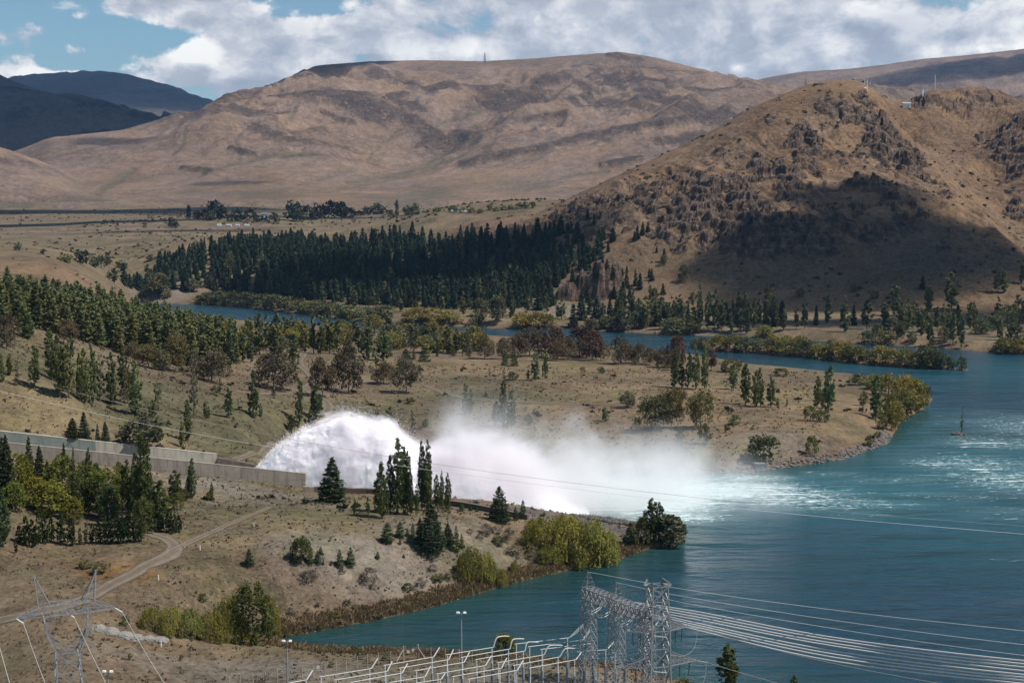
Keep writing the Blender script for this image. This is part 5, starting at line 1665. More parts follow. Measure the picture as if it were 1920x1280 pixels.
def forests():
    r = np.random.default_rng(77)
    # the dark fir forest across the river
    x, y, z = scatter_poly([(228, 530), (300, 500), (345, 488), (410, 462), (470, 458), (560, 462), (640, 468), (700, 455), (780, 452), (850, 458), (905, 445), (960, 445), (1010, 438), (1055, 440), (1090, 452), (1125, 470), (1135, 500),
                            (1080, 500), (1040, 540), (1030, 585), (940, 578), (850, 580), (760, 577), (700, 572), (600, 572), (500, 560), (430, 552), (370, 545), (250, 548)], 7.4, 3, .95)
    keep = fbm(x / 30, y / 30, 5, 3) > -0.55
    x, y, z = x[keep], y[keep], z[keep]
    h = r.uniform(8, 17, len(x)) * (1 + .25 * fbm(x / 60, y / 60, 8, 2))
    order = np.argsort(-(h / y))
    rest = []
    for n, i in enumerate(order):
        w = h[i] * r.uniform(.34, .56)
        px = x[i] / y[i] * F_PX + 960
        mixed = r.random() < (.34 if px < 560 else .10)
        if n < 235 and mixed:
            k = r.choice(['poplar_far', 'plantation_pine', 'willow_dark'])
            k2 = {'poplar_far': 'light green poplar standing among the firs of the far hillside forest', 'plantation_pine': 'olive green pine standing among the firs of the far hillside forest', 'willow_dark': 'rounded leafy tree standing among the firs of the far hillside forest'}[k]
            plant(k, x[i], y[i], z[i], h[i] * (.8 if k == 'willow_dark' else 1.05), w * (1.3 if k == 'willow_dark' else .8), k2, 'other trees of the far hillside forest', False, sink=.3)
        elif n < 235:
            plant('fir', x[i], y[i], z[i], h[i], w, 'dark fir tree in the dense forest on the far hillside', 'firs of the far hillside forest', False, sink=.3)
        else:
            rest.append((x[i], y[i], z[i] - .3, h[i], w))
    if rest:
        merge_trees('forest', 'fir', rest, 4, LEAF['fir'])
    # the olive pine plantation behind the slope
    uu, pts = [], []
    step = 5.8
    for Y in np.arange(452, 730, step):
        for px in np.arange(-60, 440, step / Y * F_PX):
            p, q = px + r.uniform(-4, 4) * 600 / Y, Y + r.uniform(-2.6, 2.6)
            front = np.interp(px, [-60, 60, 130, 200, 330, 395, 440], [470, 478, 492, 494, 505, 520, 560])
            back = np.interp(px, [-60, 200, 330, 440], [640, 700, 720, 700])
            if front < q < back:
                pts.append((p, q))
    P = np.array(pts)
    ab = (P[:, 0] - W_PX / 2) / F_PX
    X, Yv = ab * P[:, 1], P[:, 1]
    Z = surface_z(X, Yv)
    h = r.uniform(8.5, 15.0, len(X)) * (1 + .15 * fbm(X / 30, Yv / 30, 9, 2))
    # rows whose tops stand clear of those before them
    order = np.argsort(Yv)
    rest, n = [], 0
    for i in order:
        w = h[i] * r.uniform(.36, .54)
        if n < 235:
            plant('plantation_pine', X[i], Yv[i], Z[i], h[i], w, 'olive green pine packed in the dark plantation behind the slope', 'pines of the plantation', False, sink=.3)
            n += 1
        else:
            rest.append((X[i], Yv[i], Z[i] - .3, h[i], w))
    if rest:
        merge_trees('pine_forest', 'plantation_pine', rest, 6, LEAF['plantation'])


forests()


def ground_cover():
    """tussocks, dry grass and low scrub that nobody could count"""
    r = np.random.default_rng(19)

    def tufts(name, x, y, z, size, mat, leaves=7, up=1.0, flat=.6, aspect=.5):
        n = len(x)
        L = Leaves(3)
        c = np.repeat(np.stack([x, y, z], 1), leaves, 0)
        s = np.repeat(size, leaves)
        q = r.normal(size=(n * leaves, 3)) * np.array([.42, .42, .25]) * s[:, None]
        q[:, 2] = np.abs(q[:, 2]) + .15 * s * flat
        d = q / (s[:, None] + 1e-6) + np.array([0, 0, up])
        L.add(c + q, d, s * r.uniform(.5, 1.0, n * leaves), np.repeat(r.uniform(.1, .9, n), leaves))
        V, Fq, T = L.arrays(aspect)
        me = mesh_from(name, V, Fq, (mat,))
        add_attr(me, 'tone', T)
        return tag(link(name, me), kind='stuff')

    def rand_area(n, u0, u1, y0, y1):
        Y = np.exp(r.uniform(math.log(y0), math.log(y1), n * 2))
        U = r.uniform(u0, u1, n * 2)
        X = U * Y
        return X[:n], Y[:n]
    grass = mat_leaf('dry_grass_blades', (0.155, 0.120, 0.078), .2, .25)
    x, y = rand_area(22000, -.40, .22, 175, 620)
    sd = shore(x, y)
    k = (sd > 1.2) & (fbm(x / 11, y / 11, 3, 4) + r.normal(size=len(x)) * .25 > -.12) & ~road_mask(x, y)
    x, y = x[k], y[k]
    tufts('dry_grass', x, y, ground_z(x, y), r.uniform(.25, .6, len(x)) * (y / 330) ** .5, grass, 4, 1.2)
    # brown sedge along the waterline of the inlet
    sedge = mat_leaf('sedge_blades', (0.172, 0.132, 0.084), .25, .15)
    x, y = rand_area(90000, -.25, .15, 225, 345)
    sd = shore(x, y)
    k = (sd > .1) & (sd < 5.0 * r.random(len(x)) ** .6) 
    x, y = x[k], y[k]
    tufts('sedge', x, y, ground_z(x, y), r.uniform(.45, .95, len(x)), sedge, 14, 1.6, .6, .22)
    # scrub over the flat, the slope and the knoll
    scrub = mat_leaf('scrub_leaves', (0.092, 0.080, 0.052), .15, .25)
    x, y = rand_area(2000, -.45, .34, 300, 1200)
    sd = shore(x, y)
    k = (sd > 2) & (fbm(x / 40, y / 40, 13, 4) + r.normal(size=len(x)) * .2 > .12) & ~road_mask(x, y)
    x, y = x[k], y[k]
    tufts('scrub', x, y, surface_z(x, y), r.uniform(.5, 1.0, len(x)) ** 2 * 1.5, scrub, 12, .4, .6, .7)
    x, y = rand_area(3600, -.10, .38, 930, 1400)
    z, rk = hill_surface(x, y)
    k = (z > ground_z(x, y) + .5) & (fbm(x / 26, y / 34, 15, 4) + .5 * rk + r.normal(size=len(x)) * .2 > .22)
    x, y = x[k], y[k]
    tufts('hill_scrub', x, y, z[k], r.uniform(.5, 1.0, len(x)) ** 2 * 2.3, scrub, 10, .3, .6, .7)
    x, y = rand_area(7000, -.42, .05, 1250, 2500)
    k = (fbm(x / 130, y / 180, 17, 4) + r.normal(size=len(x)) * .2 > .15)
    x, y = x[k], y[k]
    tufts('field_scrub', x, y, surface_z(x, y), r.uniform(.5, 1.0, len(x)) ** 2 * 2.4, scrub, 8, .3, .6, .7)
    # loose pale stones on the bank
    stone = mat_plain('loose_stone', (0.185, 0.165, 0.14), .9, 2.0)
    V, Fc = ico_pts(1)
    x, y = rand_area(5200, -.26, .02, 240, 345)
    sd = shore(x, y)
    k = (sd > 1.0) & (fbm(x / 9, y / 9, 23, 4) + r.normal(size=len(x)) * .12 > .22)
    x, y = x[k], y[k]
    z = ground_z(x, y)
    s = r.uniform(.08, .26, len(x))
    P = (V[None] * (s[:, None] * r.uniform(.6, 1.3, (len(x), 3)))[:, None, :]) + np.stack([x, y, z], 1)[:, None, :]
    Fa = Fc[None] + (np.arange(len(x)) * len(V))[:, None, None]
    tag(link('loose_stones', mesh_from('loose_stones', P.reshape(-1, 3), Fa.reshape(-1, 3), (stone,))), kind='stuff')


ROADS = []   # (points, half width)


def road_mask(x, y):
    m = np.zeros(x.shape, bool)
    for P, hw in ROADS:
        for p in P:
            m |= (x - p[0]) ** 2 + (y - p[1]) ** 2 < (hw + .5) ** 2
    return m


def catmull(P, n=8):
    P = np.asarray(P, float)
    Q = np.vstack([2 * P[0] - P[1], P, 2 * P[-1] - P[-2]])
    out = []
    for i in range(1, len(Q) - 2):
        t = np.linspace(0, 1, n, endpoint=False)[:, None]
        a, b, c, d = Q[i - 1], Q[i], Q[i + 1], Q[i + 2]
        out.append(.5 * (2 * b + (c - a) * t + (2 * a - 5 * b + 4 * c - d) * t ** 2 + (3 * b - a - 3 * c + d) * t ** 3))
    out.append(P[-1:])
    return np.vstack(out)


def mat_track():
    m, t = new_mat('gravel_track')
    P = t.n('ShaderNodeNewGeometry').outputs['Position']
    side = t.n('ShaderNodeAttribute', attribute_name='side').outputs['Fac']
    n = t.noise(P, .7, 5, .7)
    rut = t.maprange(t.math('ABSOLUTE', t.math('SUBTRACT', t.math('ABSOLUTE', side), .5)), .08, .30)
    c = t.mix(rut, (0.150, 0.127, 0.100), (0.122, 0.098, 0.072))
    f = t.math('MULTIPLY_ADD', n, .9, .55)
    c = t.vmath('MULTIPLY', c, t.n('ShaderNodeCombineColor', {0: f, 1: f, 2: f}).outputs[0])
    d = t.n('ShaderNodeBsdfDiffuse', {'Color': c})
    tr = t.n('ShaderNodeBsdfTransparent')
    edge = t.math('ADD', t.math('ABSOLUTE', side), t.math('MULTIPLY', t.math('SUBTRACT', t.noise(P, .5, 4, .7), .5), .9))
    mx = t.n('ShaderNodeMixShader', {0: t.maprange(edge, .60, 1.02), 1: d.outputs[0], 2: tr.outputs[0]})
    o = t.n('ShaderNodeOutputMaterial')
    t.t.links.new(mx.outputs[0], o.inputs['Surface'])
    return m


def roads():
    mat = mat_track()
    for px, hw in [([(-60, 1172), (0, 1163), (70, 1148), (150, 1126), (205, 1098), (262, 1068), (310, 1045), (328, 1030), (318, 1014), (292, 1004), (262, 996)], 1.9),
                   ([(322, 1032), (360, 1014), (410, 992), (460, 970), (510, 950)], 1.0),
                   ([(70, 622), (110, 630), (150, 645), (190, 662), (225, 680), (262, 697)], 1.9),
                   ([(578, 655), (566, 668), (562, 682), (580, 700), (588, 712), (575, 726), (548, 737), (500, 738), (440, 734)], 2.3),
                   ([(575, 726), (592, 742), (612, 754), (614, 768), (606, 780)], 2.6),
                   ([(600, 735), (650, 722), (690, 717), (740, 716)], 2.0),
                   ([(795, 722), (820, 733), (860, 744), (920, 750), (1020, 756), (1120, 758), (1180, 760)], 1.7),
                   ([(440, 862), (480, 850), (505, 842), (525, 836)], 1.6),
                   ([(880, 671), (960, 675), (1040, 677), (1120, 679), (1200, 684)], 1.6),
                   ([(1480, 710), (1530, 716), (1560, 730), (1545, 745), (1490, 752)], 1.3),
                   ([(1290, 625), (1330, 626), (1400, 625)], 5.0),
                   ([(1480, 612), (1560, 611), (1640, 614), (1720, 622), (1820, 634), (1920, 640)], 2.6),
                   ([(1300, 805), (1380, 792), (1430, 785)], 1.5)]:
        P = catmull(hits(px)[:, :2], 10)
        T = np.gradient(P, axis=0)
        T /= np.linalg.norm(T, axis=1)[:, None] + 1e-9
        N = np.stack([-T[:, 1], T[:, 0]], 1)
        s = np.linspace(-1, 1, 7)
        XY = P[:, None, :] + s[None, :, None] * hw * N[:, None, :]
        Z = surface_z(XY[..., 0], XY[..., 1])
        lift = 0.10 + 0.12 * sstep(400, 800, XY[..., 1])
        me = grid_mesh('track', XY[..., 0], XY[..., 1], Z + lift, (mat,))
        add_attr(me, 'side', np.broadcast_to(s, Z.shape))
        tag(link('track', me), kind='structure')
        ROADS.append((P, hw))


roads()
ground_cover()
# ------------------------------------------------------------------ concrete spillway
def mat_concrete(name, c, stain, green=0.0):
    m, t = new_mat(name)
    P = t.n('ShaderNodeNewGeometry').outputs['Position']
    n = t.noise(P, .5, 5, .65)
    st = t.maprange(t.noise(t.mapping(P, scale=(1.1, 1.1, .12)), .9, 5, .7), .44, .68)
    f = t.math('MULTIPLY_ADD', n, .7, .65)
    col = t.vmath('MULTIPLY', c, t.n('ShaderNodeCombineColor', {0: f, 1: f, 2: f}).outputs[0])
    col = t.mix(t.math('MULTIPLY', st, .7), col, stain)
    if green:
        col = t.mix(t.math('MULTIPLY', t.maprange(t.noise(P, .3, 4, .6), .3, .6), green), col, (.13, .19, .16))
    lift = t.math('FRACT', t.math('MULTIPLY', t.n('ShaderNodeSeparateXYZ', {0: P}).outputs[2], .42))
    line = t.math('LESS_THAN', lift, .03)
    col = t.mix(t.math('MULTIPLY', line, .45), col, stain)
    principled(t, col, .9, None, .2)
    return m


def build_spillway():
    base = np.array([-50.0, 340.0])
    d = np.array([-64.0, -18.0])
    L0 = np.linalg.norm(d)
    d /= L0
    nrm = np.array([d[1], -d[0]])
    if nrm[1] < 0: nrm = -nrm
    root = link('spillway', None, loc=(-80, 338, 8))
    tag(root, 'long pale concrete spillway chute with two stained walls beside the jet', 'spillway')
    inv = Matrix.Translation((80, -338, -8))
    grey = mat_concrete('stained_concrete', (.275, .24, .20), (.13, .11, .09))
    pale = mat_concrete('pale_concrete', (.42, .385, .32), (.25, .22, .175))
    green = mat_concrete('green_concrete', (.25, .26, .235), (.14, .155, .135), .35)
    brown = mat_concrete('brown_and_shade_concrete', (.13, .10, .085), (.08, .06, .05))

    def top(s, far):
        return 10.9 + 10.4 * s / L0 + (0.3 if far else 0)

    def wall(off, thick, far, s0, s1, step, low):
        s = s0
        k = 0
        while s < s1 - .1:
            e = min(s + step, s1)
            g = .008
            b = MB()
            q = []
            for (ss, oo) in ((s + g, 0), (e - g, 0), (e - g, thick), (s + g, thick)):
                q.append(base + d * ss + nrm * (off + oo))
            zt0, zt1 = top(s, far), top(e, far)
            zb0, zb1 = zt0 - low, zt1 - low
            bot = np.array([[*q[0], zb0], [*q[1], zb1], [*q[2], zb1], [*q[3], zb0]])
            tp = np.array([[*q[0], zt0], [*q[1], zt1], [*q[2], zt1], [*q[3], zt0]])
            b.hexa(bot, tp)
            px = (base + d * (s + e) / 2)
            u = px[0] / px[1] * F_PX + 960
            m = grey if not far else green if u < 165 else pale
            o = b.build('wall_panel', m, root)
            o.matrix_parent_inverse = inv
            c = MB()
            q2 = [base + d * ss + nrm * (off + oo) for ss, oo in ((s + g, -.02), (e - g, -.02), (e - g, thick + .02), (s + g, thick + .02))]
            c.hexa(np.array([[*q2[0], zt0 + .005], [*q2[1], zt1 + .005], [*q2[2], zt1 + .005], [*q2[3], zt0 + .005]]), np.array([[*q2[0], zt0 + .12], [*q2[1], zt1 + .12], [*q2[2], zt1 + .12], [*q2[3], zt0 + .12]]))
            r = MB()
            cp = c.build('coping', grey if not far else pale, o)
            s = e
            k += 1
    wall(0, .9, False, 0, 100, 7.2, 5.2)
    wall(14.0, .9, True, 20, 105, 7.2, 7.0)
    # pale end of the far wall, its shade painted in with brown concrete
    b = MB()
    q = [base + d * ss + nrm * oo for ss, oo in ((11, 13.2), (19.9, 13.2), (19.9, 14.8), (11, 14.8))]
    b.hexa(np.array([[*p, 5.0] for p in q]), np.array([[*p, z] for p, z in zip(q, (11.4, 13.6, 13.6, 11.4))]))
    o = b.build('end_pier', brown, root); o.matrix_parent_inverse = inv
    b = MB()
    q = [base + d * ss + nrm * oo for ss, oo in ((2, .95), (105, .95), (105, 13.1), (2, 13.1))]
    b.hexa(np.array([[*q[0], 4.0], [*q[1], 14.0], [*q[2], 14.0], [*q[3], 4.0]]), np.array([[*q[0], 6.5], [*q[1], 19.5], [*q[2], 19.5], [*q[3], 6.5]]))
    o = b.build('chute_floor', grey, root); o.matrix_parent_inverse = inv
    # the low dark wall along the plunge pool
    rw = link('retaining_wall', None, loc=(-40, 340, 7))
    tag(rw, 'low dark retaining wall at the foot of the white jet', 'wall')
    inv2 = Matrix.Translation((40, -340, -7))
    P = [at_z(px, py, 7.2)[:2] for px, py in ((568, 926), (600, 925), (640, 925), (710, 926), (770, 935), (840, 951), (920, 962), (990, 968))]
    P = catmull(P, 3)
    for i in range(len(P) - 1):
        a, c = P[i], P[i + 1]
        t = (c - a) / np.linalg.norm(c - a)
        n = np.array([-t[1], t[0]]) * .5
        a, c = a + t * .01, c - t * .01
        za, zc = (float(ground_z(np.array([q[0]]), np.array([q[1]]))[0]) for q in (a, c))
        za, zc = max(za, 3) - .8, max(zc, 3) - .8
        b = MB()
        hh = 2.0
        b.hexa(np.array([[*(a - n), za], [*(c - n), zc], [*(c + n), zc], [*(a + n), za]]), np.array([[*(a - n), za + hh], [*(c - n), zc + hh], [*(c + n), zc + hh], [*(a + n), za + hh]]))
        o = b.build('wall_panel', grey if i < 2 else brown, rw)
        o.matrix_parent_inverse = inv2


build_spillway()


# ------------------------------------------------------------------ the jet of white water and its spray
def build_jet():
    m, t = new_mat('white_water')
    P = t.n('ShaderNodeNewGeometry').outputs['Position']
    n = t.maprange(t.noise(t.mapping(P, scale=(.6, 1, 1), rot=(0, .6, 0)), .25, 6, .68, .6), .46, .66)
    n2 = t.math('MULTIPLY', n, t.maprange(t.n('ShaderNodeSeparateXYZ', {0: P}).outputs[2], 6, 22, 1.0, .25))
    col = t.mix(t.math('MULTIPLY', n2, .75), (.98, .94, .98), (.74, .87, .84))
    bump = t.n('ShaderNodeBump', {'Strength': .3, 'Distance': .4, 'Height': t.noise(P, 1.2, 6, .7)})
    d = t.n('ShaderNodeBsdfDiffuse', {'Color': col, 'Normal': bump.outputs[0]})
    tr = t.n('ShaderNodeBsdfTranslucent', {'Color': col})
    mx = t.n('ShaderNodeMixShader', {0: .06, 1: d.outputs[0], 2: tr.outputs[0]})
    o = t.n('ShaderNodeOutputMaterial')
    t.t.links.new(mx.outputs[0], o.inputs['Surface'])
    prof = [(476, 889), (486, 876), (500, 862), (525, 836), (550, 820), (580, 803), (600, 794), (622, 783), (650, 777), (672, 783), (690, 792), (715, 790), (738, 799), (752, 812), (768, 828), (790, 834), (820, 828), (850, 822), (880, 820), (920, 822), (960, 832), (1000, 846), (1040, 872), (1080, 908), (1100, 930)]
    xs, zs = [], []
    for px, py in prof:
        x, y, z = at_y(px, py, 347.0)
        xs.append(x); zs.append(z)
    XA, XB = xs[0], xs[-1]
    halfw = ([XA, -50, -35, -20, 0, 20, XB], [6.0, 7.5, 10.0, 11.5, 12.5, 13, 10])
    botm = ([XA, -52, -46, XB], [6.0, 5.0, -.5, -.5])
    X0 = np.linspace(XA, 22.0, 420)
    T = np.linspace(-1, 1, 150)
    bot = np.interp(X0, *botm)
    top = bot + (np.interp(X0, xs, zs) - bot) * np.interp(X0, [XA, -56, -26, -18, 0, 10, 18, 22], [.98, .97, .95, .70, .50, .34, .14, .02])
    half = np.interp(X0, *halfw) * .96
    XX, TT = np.meshgrid(X0, T)
    H = np.maximum(top - bot, .2)[None] * np.clip(1 - np.abs(TT) ** 2.4, 0, 1) ** .62
    YY = 347 + TT * half[None]
    ZZ = bot[None] + H
    q = XX * .8 + ZZ * .5
    bl = .55 * (1 - 2 * np.abs(fbm(q / 5.6, YY / 4.6 + ZZ / 5, 201, 4, .5))) + .35 * fbm(XX / 2.0, YY / 2.0 + ZZ / 1.7, 207, 4, .6)
    amp = np.clip(H / 6, 0, 1)
    ZZ = ZZ + bl * amp
    YY = YY + .5 * fbm(XX / 3, ZZ / 3, 209, 3) * amp
    me = grid_mesh('white_water', XX, YY, ZZ, (m,))
    tag(link('white_water', me), kind='stuff')
    # flung drops along the upper edge of the jet
    r = np.random.default_rng(4)
    k = 24000
    i = r.integers(0, XX.size, k * 4)
    x, y, z = XX.ravel()[i], YY.ravel()[i], ZZ.ravel()[i]
    ridge = fbm(XX / 3.0, YY / 3.0, 251, 3).ravel()[i]
    up = (H.ravel()[i] > 3) & (x < -20) & (np.abs(TT.ravel()[i]) < .75) & (ridge + .5 * r.random(len(i)) > .15)
    x, y, z = x[up][:k], y[up][:k], z[up][:k]
    off = r.exponential(.6, len(x)) * (1 + 1.4 * np.clip(fbm(x / 2.2, y / 2.2, 257, 3), 0, 1)) + .6
    ang = r.normal(size=(len(x), 3))
    V = np.array([[1, 0, -.5], [-.6, .8, -.5], [-.6, -.8, -.5], [0, 0, .9]])
    F3 = np.array([[0, 1, 3], [1, 2, 3], [2, 0, 3], [0, 2, 1]])
    s = r.uniform(.02, .075, len(x))
    C = np.stack([x + ang[:, 0] * .3 + off * .5, y + ang[:, 1] * .3, z + off + np.abs(ang[:, 2]) * .1], 1)
    Pn = C[:, None, :] + V[None] * s[:, None, None]
    Fa = F3[None] + (np.arange(len(x)) * 4)[:, None, None]
    tag(link('spray_drops', mesh_from('spray_drops', Pn.reshape(-1, 3), Fa.reshape(-1, 3), (m,))), kind='stuff')

    def curve(t, x, xv, yv, lo, hi):
        """a value that follows the length of the jet"""
        f = t.maprange(x, XA, XB, 0, 1, False)
        nd = t.t.nodes.new('ShaderNodeFloatCurve')
        cv = nd.mapping.curves[0]
        pts = sorted(zip([(q - XA) / (XB - XA) for q in xv], [(q - lo) / (hi - lo) for q in yv]))
        while len(cv.points) < len(pts): cv.points.new(.5, .5)
        for p, (a_, b_) in zip(cv.points, pts): p.location = (a_, b_); p.handle_type = 'AUTO'
        nd.mapping.update()
        t.put(nd.inputs['Value'], f)
        return t.math('MULTIPLY_ADD', nd.outputs[0], hi - lo, lo)
    mj = bpy.data.materials.new('torn_spray')
    mj.use_nodes = True
    t = NT(mj.node_tree)
    P = t.n('ShaderNodeNewGeometry').outputs['Position']
    x, y, z = t.n('ShaderNodeSeparateXYZ', {0: P}).outputs
    Tz = curve(t, x, xs, zs, -2, 30)
    Wy = curve(t, x, halfw[0], halfw[1], 0, 20)
    Bz = curve(t, x, botm[0], botm[1], -2, 10)
    qz = t.math('DIVIDE', t.math('SUBTRACT', z, Bz), t.math('MAXIMUM', t.math('SUBTRACT', Tz, Bz), .5))
    qy = t.math('DIVIDE', t.math('SUBTRACT', y, 347.0), Wy)
    d = t.math('ADD', t.math('POWER', t.math('MAXIMUM', qz, 0.0), 2.0), t.math('POWER', t.math('ABSOLUTE', qy), 2.6))
    flow = t.mapping(P, scale=(.62, 1, 1), rot=(0, .5, 0))
    n1 = t.noise(flow, .16, 3, .55, .4)
    n2 = t.noise(flow, .62, 5, .68, .3)
    late = t.maprange(x, -28, 10, 0, 1)
    edge = t.math('ADD', d, t.math('MULTIPLY', t.math('SUBTRACT', n1, .5), t.math('MULTIPLY_ADD', late, 1.2, .55)))
    edge = t.math('ADD', edge, t.math('MULTIPLY', t.math('SUBTRACT', n2, .5), t.math('MULTIPLY_ADD', late, .3, .95)))
    dj = t.math('MULTIPLY', t.maprange(edge, t.math('MULTIPLY_ADD', late, .15, 1.12), t.math('MULTIPLY_ADD', late, -.75, .74)), t.math('MULTIPLY', t.math('MULTIPLY_ADD', late, -.1, .6), t.maprange(x, XB - 20, XB - 1, 1, 0)))
    v = t.n('ShaderNodeVolumePrincipled', {'Color': (1, .975, 1), 'Density': dj, 'Anisotropy': 0.0})
    o = t.n('ShaderNodeOutputMaterial')
    t.t.links.new(v.outputs[0], o.inputs['Volume'])
    mj.cycles.volume_step_rate = .11
    b = MB()
    b.box(((XA + XB) / 2 + 1, 348, 14.5), (XB - XA + 8, 36, 33.4))
    tag(b.build('spray_cloud', mj), kind='stuff')

    # drifting spray
    ms = bpy.data.materials.new('drifting_spray')
    ms.use_nodes = True
    t = NT(ms.node_tree)
    P = t.n('ShaderNodeNewGeometry').outputs['Position']
    sx = t.n('ShaderNodeSeparateXYZ', {0: P})
    x, y, z = sx.outputs
    xn = t.maprange(x, -75, 75, 0, 1, False)
    hgt = t.ramp(xn, [(0.0, .14), (.18, .26), (.30, .36), (.40, .43), (.50, .42), (.62, .38), (.78, .33), (1.0, .16)])
    den = t.ramp(xn, [(0.0, 0.0), (.10, .04), (.22, .16), (.33, .40), (.44, .60), (.54, .66), (.64, .58), (.74, .38), (.84, .19), (.93, .07), (1.0, 0.0)])
    Hh = t.math('MULTIPLY', hgt, 40.0)
    w1 = t.noise(t.mapping(P, scale=(1, 1, .8), rot=(0, .35, 0)), .055, 5, .62, .5)
    w2 = t.noise(P, .16, 4, .65, .3)
    wn = t.math('ADD', t.math('MULTIPLY', w1, .65), t.math('MULTIPLY', w2, .35))
    zz = t.math('DIVIDE', z, t.math('MULTIPLY', Hh, t.math('MULTIPLY_ADD', w1, 1.5, .15)))
    vz = t.math('EXPONENT', t.math('MULTIPLY', t.math('POWER', t.math('MAXIMUM', zz, 0.001), 2.6), -1.0))
    yc = t.math('MULTIPLY_ADD', t.math('MAXIMUM', x, -20), .10, 352.0)
    wy = t.math('MULTIPLY_ADD', t.math('MAXIMUM', x, -40), .10, 13.5)
    yy = t.math('DIVIDE', t.math('SUBTRACT', y, yc), wy)
    vy = t.math('EXPONENT', t.math('MULTIPLY', t.math('POWER', t.math('ABSOLUTE', yy), 2.5), -1.0))
    dd = t.math('MULTIPLY', t.math('MULTIPLY', vz, vy), t.math('MULTIPLY', den, t.maprange(wn, .34, .66)))
    dd = t.math('MULTIPLY', t.math('SUBTRACT', dd, .004, clamp=True), 0.50)
    v = t.n('ShaderNodeVolumePrincipled', {'Color': (1, 1, 1), 'Density': dd, 'Anisotropy': 0.1})
    o = t.n('ShaderNodeOutputMaterial')
    t.t.links.new(v.outputs[0], o.inputs['Volume'])
    ms.cycles.volume_step_rate = .25
    b = MB()
    b.box((0, 354, 19.6), (148, 74, 44))
    tag(b.build('spray_mist', ms), kind='stuff')


build_jet()


# ------------------------------------------------------------------ lattice steelwork
M_STEEL = mat_plain('galvanised_steel', (.22, .23, .24), .5, 2.0, .3, .15, .4)
M_TUBE = mat_plain('pale_aluminium', (.38, .39, .38), .45, 2.0, .15, .1, .5)
M_POST = mat_plain('grey_painted_post', (.24, .268, .288), .5, 2.0, .15)
M_PORC = mat_plain('pale_insulator', (.55, .56, .55), .3, 2.0, .1)
M_GREENPOST = mat_plain('green_insulator', (.03, .09, .075), .4, 2.0, .1)
M_WOOD = mat_plain('weathered_wood', (.32, .28, .22), .9, 4.0, .3)
M_WHITE = mat_plain('white_paint', (.75, .75, .73), .5, 2.0, .1)
M_WIRE = mat_plain('aluminium_wire', (.66, .66, .64), .45, 1.0, .08, .1, .5)
M_RUSTY = mat_plain('dull_wire', (.30, .28, .26), .6, 1.0, .1)
M_STONE = mat_plain('grey_rock', (.135, .115, .10), .95, .8, .5)
M_DARKSTONE = mat_plain('dark_wet_rock', (.075, .07, .066), .85, .8, .4)
M_GRAVEL = mat_plain('pale_gravel', (.21, .195, .175), .95, 3.0, .45)
M_ROOF = mat_plain('pale_sheet_roof', (.36, .38, .38), .5, .6, .1)


def frame_ring(z, hx, hy):
    return [np.array([sx * hx, sy * hy, z]) for sx, sy in ((-1, -1), (1, -1), (1, 1), (-1, 1))]


def lattice(b, z0, z1, a0, a1, n, r, leg=None, cross=True):
    """four legs with crossed bracing between two rectangles a=(hx, hy)"""
    rings = []
    for k in range(n + 1):
        f = k / n
        rings.append(frame_ring(z0 + (z1 - z0) * f, a0[0] + (a1[0] - a0[0]) * f, a0[1] + (a1[1] - a0[1]) * f))
    for k in range(n):
        for j in range(4):
            b.bar(rings[k][j], rings[k + 1][j], leg or r * 1.6)
            j2 = (j + 1) % 4
            b.bar(rings[k][j], rings[k + 1][j2], r)
            if cross: b.bar(rings[k][j2], rings[k + 1][j], r)
            b.bar(rings[k + 1][j], rings[k + 1][j2], r)
    return rings


def insulator(name, a, b, parent, mat=None, discs=9, r=.11):
    a, b = np.asarray(a, float), np.asarray(b, float)
    m = MB()
    m.bar(a, b, .025, sides=5)
    for k in range(discs):
        f0 = (k + .2) / discs
        f1 = (k + .65) / discs
        m.bar(a + (b - a) * f0, a + (b - a) * f1, r, r * .55, 7)
    return m.build(name, mat or M_PORC, parent)


